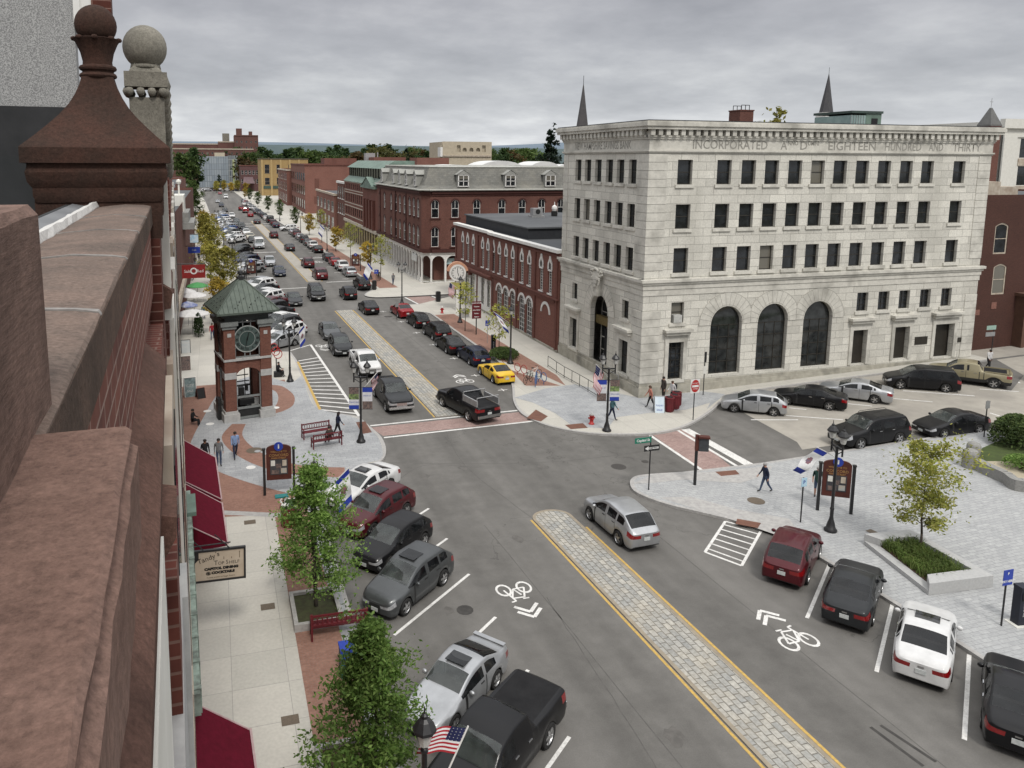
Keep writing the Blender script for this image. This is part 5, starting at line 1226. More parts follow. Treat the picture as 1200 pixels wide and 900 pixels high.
# mansard: steep lower slope, flat top
def mansard(x0, x1, y0, y1, c, z0, z1, e, s):
    a = [(x0-e+c, y0-e), (x1, y0-e), (x1, y1), (x0-e, y1), (x0-e, y0-e+c)]; b = [(x0+s+c*0.8, y0+s), (x1, y0+s), (x1, y1), (x0+s, y1), (x0+s, y0+s+c*0.8)]
    return a, b
a, b = mansard(MX, MX2, MY, MY2, 1.2, 0, 0, 0.45, 1.5)
m = MB(); lo = [(x, y, 13.75) for x, y in a]; mi_ = [(x+(p-x)*0.45, y+(q-y)*0.45, 14.35) for (x, y), (p, q) in zip(a, b)]; hi = [(x, y, 17.0) for x, y in b]
for k in range(5):
    j = (k+1) % 5
    m.face([lo[k], lo[j], mi_[j], mi_[k]]); m.face([mi_[k], mi_[j], hi[j], hi[k]])
m.build('mansard_roof', M_slate, mans)
m = MB(); m.face(hi); m.build('flat_roof', pm('pale roof membrane', (0.52,0.52,0.50), (0.40,0.40,0.39), 0.3, 0.9), mans)
m = MB()
for k in range(5): m.tube(Vector(hi[k])+Vector((0,0,0.05)), Vector(hi[(k+1) % 5])+Vector((0,0,0.05)), 0.12, n=6)
P = [(x, y, 13.55) for x, y in a]
for k in (0, 4, 3): m.tube(lo[k], lo[(k+1) % 5], 0.14, n=6)
m.build('gutters', pm('pale gutter', (0.42,0.42,0.38), (0.34,0.34,0.31), 2, 0.7), mans)
def dormer(F, u, z0, w, h, dout, dback):
    m = MB(); F.box(m, u-w/2, u+w/2, -dback, dout, z0, z0+h)
    for sg in (-1, 1): m.face([F.p(u, dout+0.15, z0+h+0.7), F.p(u+sg*(w/2+0.25), dout+0.15, z0+h), F.p(u+sg*(w/2+0.25), -dback, z0+h), F.p(u, -dback, z0+h+0.7)])
    m.face([F.p(u-w/2-0.2, dout+0.1, z0+h), F.p(u+w/2+0.2, dout+0.1, z0+h), F.p(u, dout+0.1, z0+h+0.62)])
    d = m.build('dormer', pm('dormer timber', (0.30,0.30,0.275), (0.24,0.24,0.22), 2, 0.7), mans)
    m = MB(); F.box(m, u-w/2+0.12, u+w/2-0.12, dout, dout+0.02, z0+0.15, z0+h-0.1); m.build('pane', M_glass, d)
    m = MB(); 
    for x0, x1, za, zb in ((-w/2+0.02,-w/2+0.16,0.05,h), (w/2-0.16,w/2-0.02,0.05,h), (-0.05,0.05,0.1,h), (-w/2,w/2,h*0.45,h*0.45+0.08), (-w/2,w/2,h-0.12,h), (-w/2-0.05,w/2+0.05,0,0.12)): F.box(m, u+x0, u+x1, dout+0.02, dout+0.07, z0+za, z0+zb)
    m.build('sash', M_white, d)
for x in (35.0, 42.35, 48.8, 54): dormer(FM_, x-o0, 14.2, 1.7, 1.75, 0.1, 1.9)
for y in (135.6, 126.5, 122.0, 117.4, 111.8): dormer(FW, MY2-y, 14.2, 1.3, 1.7, 0.1, 1.9)
# white cast iron arcade
m = MB(); ao = []
for F, L_, n in ((FW, FW.len, 17), (FC, FC.len, 1), (Fac(MX+1.2, MY, MX+5.6, MY), 4.4, 2)):
    st = L_/n
    ops = [(k*st+0.14, (k+1)*st-0.14, 0.25, 4.1, 'round' if st > 1.6 else 'seg') for k in range(n)]
    wall_open(m, F, 0, L_, 0.1, 4.6, ops, M_white, 0.3)
    F.box(m, 0, L_, 0, 0.12, 4.35, 4.6)
    for k in range(n+1): F.box(m, k*st-0.1, k*st+0.1, 0, 0.1, 0.1, 0.9)
m.build('white_arcade', M_white, mans)
m = MB(); m.box(MX+0.2, MX2, MY+0.2, MY2, 0.05, 0.2); m.build('step', M_granitedark, mans)
m = MB(); FW.box(m, 26.2, 29.2, 0.1, 0.22, 2.9, 3.9); o = m.build('shop_sign', pm('white sign board', (0.62,0.64,0.62), (0.55,0.57,0.55), 3, 0.6), mans)
FS2 = Fac(MX+2, MY+1.95, MX+6, MY+1.95); m = MB(); FS2.box(m, 1.7, 3.5, 1.0, 1.1, 2.7, 3.6); m.build('shop_sign', pm('pale teal sign', (0.5,0.62,0.62), (0.36,0.52,0.53), 4, 0.6), mans)
# pale tented roofs and clutter behind the mansard
M_whiteroof = pm('white tensile roof', (0.66,0.66,0.64), (0.55,0.55,0.54), 0.3, 0.7)
for k, (px, w, h) in enumerate(((46,8,1.1),(56.5,10,1.9),(67,7,1.8),(73,5,1.2),(62,5,1.1))):
    m = MB(); n = 10
    for i in range(n):
        t0, t1 = PI*i/n, PI*(i+1)/n
        m.face([(-w/2*math.cos(t0),0,h*math.sin(t0)), (-w/2*math.cos(t1),0,h*math.sin(t1)), (-w/2*math.cos(t1),9,h*math.sin(t1)), (-w/2*math.cos(t0),9,h*math.sin(t0))])
    m.face([(-w/2*math.cos(PI*i/n),0,h*math.sin(PI*i/n)) for i in range(n+1)]); m.box(-w/2, w/2, 0, 9, -17, 0)
    o = m.build('barrel_roof_shed', M_whiteroof); o.location = (px, 146+2*k, 16.1); tag(o, 'white barrel roofed structure seen over the mansard roof', 'roof structure', 'white barrel roofs behind the mansard')

# ================================================================== the brick building we look along, with its stone parapet
def stone_mat(name, c1, c2, c3, tool=None, rough=0.92, bump=0.5, fine=34):
    m = pm(name, c1, c2, 5.0, rough, 0, 0.0, spec=0.2, stain=(1.7, c3, 0.6), detail=10)
    nt = m.node_tree; L = nt.links.new; b = nt.nodes['Principled BSDF']; geo = nn(nt, 'ShaderNodeNewGeometry')
    n = nn(nt, 'ShaderNodeTexNoise'); n.inputs['Scale'].default_value = 60; n.inputs['Detail'].default_value = 8; n.inputs['Roughness'].default_value = 0.75
    if tool:
        mp = nn(nt, 'ShaderNodeMapping'); mp.inputs['Rotation'].default_value = tool[0]; mp.inputs['Scale'].default_value = tool[1]; L(geo.outputs['Position'], mp.inputs[0]); L(mp.outputs[0], n.inputs['Vector']); n.inputs['Scale'].default_value = tool[2]
    else: L(geo.outputs['Position'], n.inputs['Vector'])
    n2 = nn(nt, 'ShaderNodeTexNoise'); n2.inputs['Scale'].default_value = 16; n2.inputs['Detail'].default_value = 6; L(geo.outputs['Position'], n2.inputs['Vector'])
    ad = nn(nt, 'ShaderNodeMath', operation='MULTIPLY_ADD'); L(n2.outputs['Fac'], ad.inputs[0]); ad.inputs[1].default_value = 0.9; L(n.outputs['Fac'], ad.inputs[2])
    bn = nn(nt, 'ShaderNodeBump'); bn.inputs['Strength'].default_value = bump; bn.inputs['Distance'].default_value = 0.02; L(ad.outputs[0], bn.inputs['Height']); L(bn.outputs[0], b.inputs['Normal'])
    src = b.inputs['Base Color'].links[0].from_socket
    n3 = nn(nt, 'ShaderNodeTexNoise'); n3.inputs['Scale'].default_value = fine; n3.inputs['Detail'].default_value = 10; n3.inputs['Roughness'].default_value = 0.78; L(geo.outputs['Position'], n3.inputs['Vector'])
    av = nn(nt, 'ShaderNodeMath', operation='MULTIPLY_ADD'); L(n.outputs['Fac'], av.inputs[0]); av.inputs[1].default_value = 1.0; L(n3.outputs['Fac'], av.inputs[2])
    r = nn(nt, 'ShaderNodeMapRange'); r.inputs[1].default_value = 0.72; r.inputs[2].default_value = 1.28; r.inputs[3].default_value = 0.56; r.inputs[4].default_value = 1.44; L(av.outputs[0], r.inputs[0])
    sc = nn(nt, 'ShaderNodeVectorMath', operation='SCALE'); L(src, sc.inputs[0]); L(r.outputs[0], sc.inputs['Scale']); L(sc.outputs[0], b.inputs['Base Color'])
    return m
M_bs_ledge = stone_mat('pink brownstone', (0.225,0.142,0.113), (0.16,0.098,0.078), (0.25,0.175,0.15), bump=0.5, fine=130)
M_bs_block = stone_mat('tooled brownstone', (0.24,0.155,0.125), (0.135,0.086,0.069), (0.07,0.048,0.04), ((R(40),0,0), (0.6,0.35,3.2), 42), bump=0.6, fine=90)
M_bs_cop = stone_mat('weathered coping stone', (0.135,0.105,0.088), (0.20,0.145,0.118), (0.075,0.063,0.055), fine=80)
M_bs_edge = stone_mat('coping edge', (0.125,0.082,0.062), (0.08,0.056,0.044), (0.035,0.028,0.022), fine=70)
M_bs_fin = stone_mat('dark terracotta', (0.060,0.030,0.022), (0.042,0.025,0.019), (0.020,0.017,0.014), bump=0.4)
M_bs_string = stone_mat('sooty brownstone', (0.135,0.074,0.057), (0.10,0.055,0.042), (0.05,0.032,0.026))
M_brickbig = bm_mat('parapet brick', (0.165,0.058,0.040), (0.115,0.040,0.029), (0.30,0.21,0.175), 0.215, 0.074, 0.006, 0.9, (2.5, (0.085,0.035,0.027), 0.5), 0.8)
M_brickdarkbig = bm_mat('pier brick', (0.095,0.028,0.019), (0.07,0.021,0.015), (0.22,0.13,0.105), 0.23, 0.074, 0.005, 0.9, (2.5, (0.05,0.018,0.013), 0.4), 0.6)
M_terrazzo = pm('speckled granite panel', (0.40,0.40,0.39), (0.17,0.17,0.17), 95, 0.75, 0, 0, detail=4, lo=0.42, hi=0.58)
M_zinc = pm('grey zinc flashing', (0.30,0.31,0.32), (0.22,0.23,0.24), 3, 0.45, 0.4)
M_sealant = pm('white sealant', (0.62,0.61,0.58), (0.44,0.43,0.41), 40, 0.7)
M_greystone = stone_mat('grey finial granite', (0.23,0.215,0.18), (0.165,0.155,0.13), (0.075,0.07,0.06), bump=0.3)
OWN = thing('brick_building', 'red brick and brownstone building whose parapet and finial fill the left edge', 'brick building', (0,0,0), R(2.7444))
OWN['kind2'] = ''
del OWN['kind2']
CZ = 18.0
def own(name, mb, mat, auto=None, parent=None):
    o = mb.build(name, mat, parent or OWN, auto=auto); return o
def sbox(mb, s0, s1, t0, t1, h0, h1, mat=None, bev=0): mb.box(t0, t1, s0, s1, CZ-h1, CZ-h0, mat)
def profile(mb, prof, s0, s1, mat=None, n=1, jit=0.0):
    """closed outline (t, height above eye) drawn out along the wall"""
    rows = []
    for k in range(n+1):
        s = s0+(s1-s0)*k/n
        rows.append([(t+random.uniform(-jit, jit), s, CZ+z+random.uniform(-jit, jit)) for t, z in prof])
    for a, b in zip(rows, rows[1:]):
        for i in range(len(prof)): j = (i+1) % len(prof); mb.face([a[i], a[j], b[j], b[i]], mat)
    mb.face(rows[0][::-1], mat); mb.face(rows[-1], mat)
# coping stones: gently weathered top, each with its joint
cuts = [0.9, 1.95, 3.02, 4.1, 5.15, 6.38]
for a, b in zip(cuts, cuts[1:]):
    m = MB(); profile(m, [(-0.62,-0.505), (-0.62,-0.375), (-0.52,-0.358), (-0.36,-0.345), (-0.23,-0.352), (-0.183,-0.359), (-0.1775,-0.366), (-0.176,-0.50), (-0.19,-0.505)][::-1], a+0.006, b-0.006, None, 6, 0.0025)
    own('coping_stone', m, M_bs_cop if a > 1.5 else M_bs_cop, 30)
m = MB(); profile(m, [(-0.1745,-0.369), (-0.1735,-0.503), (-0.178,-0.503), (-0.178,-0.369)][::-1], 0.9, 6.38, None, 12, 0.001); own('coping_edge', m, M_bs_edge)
m = MB()
for c in cuts[1:-1]: profile(m, [(-0.55,-0.40), (-0.55,-0.361), (-0.52,-0.355), (-0.36,-0.342), (-0.23,-0.349), (-0.182,-0.356), (-0.175,-0.366), (-0.19,-0.40)][::-1], c-0.013, c+0.013, None, 2, 0.0015)
own('mortar_joint', m, pm('pale joint', (0.25,0.235,0.22), (0.16,0.15,0.14), 30, 0.9))
m = MB(); profile(m, [(-0.605,-0.40), (-0.605,-0.33), (-0.57,-0.325), (-0.555,-0.36), (-0.555,-0.40)][::-1], 1.3, 7.0, None, 40, 0.004); own('sealant_bead', m, M_sealant)
m = MB(); m.face([(-0.59,1.2,CZ-0.37), (-0.59,7.2,CZ-0.37), (-0.74,7.2,CZ-0.34), (-0.76,1.2,CZ-0.34)]); own('metal_flashing', m, M_zinc)
m = MB(); sbox(m, 0.2, 8.6, -6.0, -0.93, 0.62, 0.8); sbox(m, 7.75, 8.6, -6.0, -1.0, -0.02, 0.62); m.box(-0.79, -0.76, 1.0, 7.2, CZ-0.8, CZ-0.345); own('dark_roof', m, pm('dark roofing', (0.020,0.022,0.023), (0.032,0.034,0.036), 1.5, 0.8))
# wall under the coping, string course, upper wall
m = MB(); sbox(m, 0.2, 6.3, -0.6, -0.19, 0.50, 1.04); own('parapet_wall', m, M_brickbig)
m = MB(); profile(m, [(-0.30,-1.035), (-0.19,-1.02), (-0.10,-1.105), (-0.085,-1.125), (-0.088,-1.22), (-0.11,-1.30), (-0.30,-1.31)][::-1], -0.6, 4.5, None, 12, 0.0015); own('string_course', m, M_bs_string, 35)
m = MB(); profile(m, [(-0.30,-1.035), (-0.16,-1.05), (-0.06,-1.12), (-0.05,-1.15), (-0.07,-1.28), (-0.30,-1.31)][::-1], 6.9, 8.2, None, 2); own('string_course', m, M_bs_string)
# near ledge and tooled block
m = MB(); profile(m, [(-0.70,-0.70), (-0.70,-0.352), (-0.4,-0.355), (-0.075,-0.358), (-0.069,-0.363), (-0.074,-0.378), (-0.062,-0.388), (-0.063,-0.52), (-0.09,-0.56), (-0.30,-0.72)][::-1], 0.1, 1.072, None, 14, 0.002); own('ledge_stone', m, M_bs_ledge, 18)
m = MB(); profile(m, [(-0.75,-0.40), (-0.75,-0.07), (-0.5,-0.064), (-0.198,-0.066), (-0.188,-0.078), (-0.186,-0.37), (-0.18,-0.40)][::-1], 0.1, 1.215, None, 10, 0.002); own('tooled_block', m, M_bs_block, 30)
# brick pier and finial
PC = (-0.545, 6.85)
m = MB(); m.box(-1.05, -0.125, 6.38, 7.3, CZ-1.75, CZ-0.62); own('pier', m, M_brickdarkbig)
m = MB(); m.box(-1.03, -0.105, 6.4, 7.28, CZ-0.62, CZ-0.44); m.box(-1.0, -0.09, 6.42, 7.26, CZ-0.44, CZ-0.3); own('pier_cap', m, M_bs_fin)
def sq(mb, prof, c, n=4, mat=None):
    mb.lathe([(r*math.sqrt(2), z) for r, z in prof], (c[0], c[1], CZ), 4, mat)
m = MB(); sq(m, [(0.44,-0.33), (0.46,-0.28), (0.46,-0.22), (0.49,-0.17), (0.50,-0.10), (0.487,-0.06), (0.487,-0.035), (0.525,-0.03), (0.525,0.085), (0.515,0.097)], PC)
pr = [(0.515,0.097), (0.43,0.175), (0.35,0.255), (0.275,0.335), (0.21,0.42), (0.165,0.50), (0.132,0.58), (0.115,0.645)]
sq(m, pr, PC); fin = own('finial', m, M_bs_fin, 25)
m = MB(); m.lathe([(0.118,0.60), (0.112,0.635), (0.135,0.645), (0.142,0.66), (0.135,0.675), (0.118,0.685), (0.118,0.695), (0.137,0.705), (0.142,0.72), (0.135,0.735), (0.112,0.745), (0.110,0.77), (0.125,0.84), (0.155,0.91), (0.178,0.945), (0.165,0.95), (0.12,0.93)], (PC[0], PC[1], CZ), 24)
own('finial_neck', m, M_bs_fin, 40, None)
m = MB()
for k in range(8):
    a = 2*PI*k/8; m.ball((PC[0]+0.165*math.cos(a), PC[1]+0.165*math.sin(a), CZ+0.945), 0.028, 8, None, 0.7)
m.build('petal_rim', M_bs_fin, OWN, True)
m = MB(); m.ball((PC[0], PC[1], CZ+1.055), 0.158, 28); m.build('finial_ball', M_bs_fin, OWN, True)
# lower parapet beyond the pier
m = MB(); m.box(-0.6, -0.10, 7.3, 12.0, CZ-1.8, CZ-0.6); own('parapet_wall', m, M_brickdarkbig)
# the facade below: bands, bays, frames
M_facebrick = bm_mat('facade brick', (0.15,0.045,0.032), (0.105,0.033,0.025), (0.21,0.13,0.105), 0.215, 0.075, 0.008, 0.9, (0.8, (0.07,0.028,0.02), 0.5), 0.4)
M_cream = pm('cream stone', (0.48,0.43,0.35), (0.36,0.30,0.24), 2.2, 0.85, stain=(1.5,(0.24,0.17,0.125),0.6))
M_offwhite = pm('off white stucco', (0.66,0.65,0.60), (0.58,0.57,0.52), 3, 0.8)
m = MB(); m.box(-8.0, -0.13, -3, 62, 0, CZ-1.3); own('facade_wall', m, M_facebrick)
m = MB(); m.box(-0.14, -0.085, 0.4, 2.72, CZ-2.35, CZ-1.32); m.box(-0.14, -0.06, 7.0, 7.35, CZ-1.4, CZ-0.05); own('white_frieze', m, M_offwhite)
m = MB(); profile(m, [(-0.16,-1.31), (-0.04,-1.34), (-0.045,-1.42), (-0.10,-1.52), (-0.16,-1.55)][::-1], 2.9, 3.2, None, 1); own('bracket', m, M_bs_string)
rr = random.Random(4)
floors = [(1.6, 4.6), (5.4, 8.3), (9.2, 12.4)]
k = 0
for (h0, h1) in floors:
    for j in range(15):
        s = 4.4+3.7*j
        m = MB(); m.box(-0.135, -0.07+0.015*(k % 3), s, s+1.5, CZ-h1, CZ-h0); w = own('window', m, M_offwhite if (j+k) % 3 else M_cream)
        m = MB(); m.box(-0.14, -0.045, s-0.2, s+1.7, CZ-h1-0.3, CZ-h1); m.build('sill', M_cream, w)
        m = MB(); m.box(-0.07+0.015*(k % 3), -0.06+0.015*(k % 3), s+0.2, s+1.3, CZ-h1+0.2, CZ-h0-0.2); m.build('pane', M_glass, w)
        k += 1
for j in range(16):
    s = 3.3+3.7*j
    m = MB(); m.box(-0.14, -0.055-0.02*(j % 2), s, s+0.55, CZ-12.9, CZ-1.8); own('pilaster', m, [M_facebrick, M_cream, M_bs_string][j % 3])
for h in (4.95, 8.75, 12.85):
    m = MB(); m.box(-0.14, -0.035, 2.0, 60, CZ-h-0.3, CZ-h); own('stone_band', m, M_cream if h > 6 else M_bs_string)
M_granitegrey = pm('grey granite pier', (0.40,0.40,0.39), (0.33,0.33,0.325), 8, 0.85, stain=(2, (0.26,0.26,0.25), 0.4))
m = MB(); m.box(-0.14, -0.05, 1.0, 4.35, CZ-4.2, CZ-2.45); m.box(-0.14, -0.02, 4.35, 4.75, CZ-4.0, CZ-2.5); own('granite_pier', m, M_granitegrey)
m = MB(); m.box(-0.14, -0.075, 0.8, 3.4, CZ-6.5, CZ-4.25); own('granite_pier', m, M_terrazzo)
# verdigris shop cornice
m = MB(); m.box(-0.13, 0.12, 18.45, 31, 4.15, 4.75)
for q in range(11): m.box(-0.13, 0.15, 18.6+1.12*q, 18.75+1.12*q, 4.1, 4.78)
own('copper_cornice', m, pm('pale verdigris', (0.26,0.33,0.28), (0.12,0.14,0.12), 2.2, 0.7, lo=0.4, hi=0.6, stain=(3.5,(0.34,0.42,0.36),0.6)))
m = MB(); m.box(-0.13, 0.3, 28.6, 30.3, 4.75, 4.9); own('copper_cornice', m, M_copper)
# dark red fabric awnings
M_awn = pm('dark red awning canvas', (0.105,0.006,0.017), (0.08,0.005,0.013), 5, 0.9, spec=0.1)
def awning(s0, s1, zi=3.75, zo=2.65, to=1.46):
    m = MB(); m.face([(-0.1,s0,zi), (to,s0+0.1,zo), (to,s1-0.1,zo), (-0.1,s1,zi)]); m.face([(to,s0+0.1,zo), (to,s0+0.1,zo-0.28), (to,s1-0.1,zo-0.28), (to,s1-0.1,zo)])
    m.face([(-0.1,s0,zi), (-0.1,s0,zo-0.1), (to,s0+0.1,zo-0.1), (to,s0+0.1,zo)]); m.face([(-0.1,s1,zi), (to,s1-0.1,zo), (to,s1-0.1,zo-0.1), (-0.1,s1,zo-0.1)])
    a = own('awning', m, M_awn)
    m = MB(); m.box(to-0.01, to+0.05, s0+0.08, s1-0.08, zo-0.03, zo+0.03); m.tube((-0.1,s0,zi), (to,s0+0.1,zo), 0.025); m.tube((-0.1,s1,zi), (to,s1-0.1,zo), 0.025); m.build('awning_frame', pm('pale pink trim', (0.42,0.30,0.30), (0.34,0.22,0.22), 4, 0.7), a)
awning(34.4, 39.8); awning(30.1, 34.15); awning(12.0, 19.5, 3.8, 2.7, 1.36)
# stone panel wall and second finial on the neighbouring roof
r_ = thing('rooftop_wall', 'speckled grey panel wall rising at the upper left corner', 'roof wall', (0,0,CZ), R(2.7444))
m = MB(); m.box(-7.0, -0.86, 8.4, 8.6, 0.50, 2.4); m.build('speckled_panel', M_terrazzo, r_)
m = MB(); m.box(-7.0, -0.86, 8.38, 8.5, -0.05, 0.497); m.build('dark_flashing', pm('dark flashing', (0.016,0.017,0.018), (0.03,0.03,0.032), 3, 0.7), r_)
m = MB(); m.box(-0.70, -0.52, 8.4, 8.62, 1.42, 2.4); m.build('brick_jamb', M_brickdarkbig, r_)
m = MB(); m.box(-0.86, -0.80, 8.38, 8.6, 1.3, 2.4); m.box(-0.80, -0.70, 8.41, 8.6, 1.3, 2.4); m.build('white_trim', M_white, r_)
r_ = thing('stone_finial', 'grey granite ball finial on a square shaft behind the brown one', 'finial', (-0.27,0,CZ-0.4)); r_.rotation_euler = (0,0,R(2.7444)); r_.scale = (0.9,0.9,0.93); r_.location = (-0.275-0.0479*10.2, 10.2, CZ-0.88)
f_ = MB(); f_.box(-0.22, 0.22, -0.22, 0.22, 0.7, 1.74); f_.box(-0.27, 0.27, -0.27, 0.27, 1.87, 2.06); f_.lathe([(0.30,2.06), (0.27,2.10), (0.21,2.14), (0.19,2.2)], (0,0,0), 4); o = f_.build('shaft', M_greystone, r_)
f_ = MB(); f_.box(-0.24, 0.24, -0.24, 0.24, 0, 0.7); f_.build('brick_base', M_brickdarkbig, r_)
f_ = MB()
for q in range(4):
    for sg in (-1, 1): f_.ball((-0.21+0.14*q, sg*0.24, 1.81), 0.062, 8); f_.ball((sg*0.24, -0.21+0.14*q, 1.81), 0.062, 8)
f_.build('bead_course', M_greystone, r_, True)
f_ = MB(); f_.lathe([(0.2,2.12), (0.19,2.17)], n=16); f_.ball((0,0,2.39), 0.285, 28); f_.build('ball', M_greystone, r_, True)
# the neighbour's ornate grey cornice running down the street
r_ = thing('stone_building', 'building with bulging grey stone cornice just beyond the granite ball finial', 'building', (0,0,0), R(2.7444))
m = MB(); m.box(-8, -0.16, 10.6, 62, 0, CZ-0.2); m.build('wall', M_facebrick, r_)
for q in range(14):
    m = MB(); m.ball((-0.13, 10.9+0.34*q, CZ+0.95-0.09*q), 0.15, 8, None, 1.2); m.build('stone_boss', M_greystone, r_, True)
m = MB(); m.box(-0.5, -0.12, 10.5, 15.2, CZ-0.9, CZ+0.55); m.build('parapet', M_brickdarkbig, r_)

# hanging sign over the pavement
sg_ = thing('hanging_sign', 'cream hanging sign with black frame lettered Top Shelf Capitol Dining and Cocktails', 'hanging sign')
d_ = Vector((-0.04788, 0.99885, 0)); t_ = Vector((0.99885, 0.04788, 0))
o_ = d_*27+Vector((0,0,CZ)); SM = face_m(o_+t_*1.0+Vector((0,0,-14.48)), t_+Vector((0,0,-0.045)), (0.02,-0.02,1)); 
sg_.location = SM.translation
I_ = Matrix.Translation(-SM.translation)
SW, SH = 1.86, 1.24
m = MB(); m.box(-SW/2+0.05, SW/2-0.05, -SH/2+0.05, SH/2-0.05, -0.02, 0.02, None, I_@SM); m.build('cream_board', pm('cream sign board', (0.52,0.44,0.34), (0.44,0.36,0.27), 2, 0.6), sg_)
m = MB()
for b in ((-SW/2,SW/2,-SH/2,-SH/2+0.07), (-SW/2,SW/2,SH/2-0.07,SH/2), (-SW/2,-SW/2+0.07,-SH/2+0.07,SH/2-0.07), (SW/2-0.07,SW/2,-SH/2+0.07,SH/2-0.07)): m.box(*b, -0.05, 0.05, None, I_@SM)
m.face([tuple(I_@SM@Vector(p)) for p in ((-SW/2+0.07,SH/2-0.07,0.024), (-SW/2+0.07,0.12,0.024), (-SW/2+0.22,0.28,0.024), (-SW/2+0.22,SH/2-0.07,0.024))])
m.build('frame', M_black, sg_)
m = MB()
for x in (-0.55, 0.35): m.tube(tuple(I_@SM@Vector((x,SH/2,0))), tuple(I_@SM@Vector((x-0.5,SH/2+0.55,0))), 0.02)
m.tube(tuple(I_@SM@Vector((-1.15,SH/2+0.15,0))), tuple(I_@SM@Vector((0.4,SH/2+0.2,0))), 0.025); m.tube(tuple(I_@SM@Vector((-1.15,-SH/2,0))), tuple(I_@SM@Vector((-0.8,-SH/2,0))), 0.025)
m.build('bracket', M_black, sg_)
M_ink = pm('black lettering', (0.012,0.011,0.010), None, 5, 0.6)
M_ink2 = pm('brown lettering', (0.10,0.065,0.035), None, 5, 0.6)
def sgt(t, s, x, y, w=1.0, mt=None, b=0.0, rot=0.0):
    lettering(t, s, mt or M_ink, sg_, I_@SM@T(x, y, 0.026)@Rz(rot), w, b)
sgt('Tandy', 0.27, -0.45, 0.27, 0.95, None, 0.0, 0.3); sgt("'s", 0.26, -0.06, 0.42, 1, None, 0, 0.1)
sgt('T', 0.25, -0.12, 0.08, 0.9); sgt('OP', 0.17, 0.06, 0.055, 1.0); sgt('S', 0.22, 0.27, 0.075, 0.9); sgt('HELF', 0.17, 0.52, 0.055, 1.0)
sgt('CAPITOL DINING', 0.125, 0.07, -0.13, 1.2, None, 0.012); sgt('@ COCKTAILS', 0.125, 0.03, -0.29, 1.2, None, 0.012); sgt('Private events on Eagle Square', 0.08, 0.05, -0.46, 1.0, M_ink2)
# brushy strokes along the top of the board
m = MB()
for x, h in ((0.15,0.1), (0.42,0.07), (0.70,0.26)): m.box(x, x+0.02, 0.2, 0.2+h, 0.021, 0.025, None, I_@SM)
m.build('painted_strokes', M_ink2, sg_)

# ================================================================== clock tower
ct = thing('clock_tower', 'open brick clock tower with green pyramid roof on the granite plaza', 'clock tower', (1.5, 54.35, 0.13), 0.2)
a_ = 1.62
m = MB()
M_tgran = pm('tower granite', (0.42,0.415,0.40), (0.33,0.33,0.32), 4, 0.85)
M_tbrick = bm_mat('tower brick', (0.175,0.072,0.050), (0.135,0.055,0.040), (0.14,0.085,0.065), 0.21, 0.07, 0.006, 0.9, (0.8, (0.09,0.03,0.022), 0.4), 0.3)
M_frame = pm('grey steel frame', (0.24,0.25,0.245), (0.18,0.19,0.185), 5, 0.5, 0.3)
M_clockface = pm('dark green clock glass', (0.042,0.066,0.06), (0.03,0.05,0.046), 1.2, 0.15)
pw = 0.76
for sx in (-1, 1):
    for sy in (-1, 1):
        x0, x1 = sorted((sx*a_, sx*(a_-pw))); y0, y1 = sorted((sy*a_, sy*(a_-pw)))
        m = MB(); m.box(x0, x1, y0, y1, 0.75, 3.0); m.box(x0, x1, y0, y1, 3.45, 6.5); p = m.build('brick_pier', M_tbrick, ct)
        m = MB(); m.box(x0-0.16, x1+0.16, y0-0.16, y1+0.16, 0, 0.55); m.box(x0-0.06, x1+0.06, y0-0.06, y1+0.06, 0.55, 0.75); m.build('granite_foot', M_tgran, p)
        m = MB(); m.box(x0-0.02, x1+0.02, y0-0.02, y1+0.02, 3.0, 3.45); m.build('granite_band', M_tgran, p)
        m = MB(); m.box(x0-0.1, x1+0.1, y0-0.1, y1+0.1, 6.5, 6.72); m.box(x0-0.2, x1+0.2, y0-0.2, y1+0.2, 6.72, 7.0); m.build('capital', pm('grey capital', (0.20,0.215,0.205), (0.15,0.16,0.155), 3, 0.6), p)
        if sy < 0: m = MB(); c = (x0+x1)/2; m.box(c-0.13, c+0.13, y0-0.02, y0+0.05, 5.95, 6.2); m.build('inset_block', M_tgran, p)
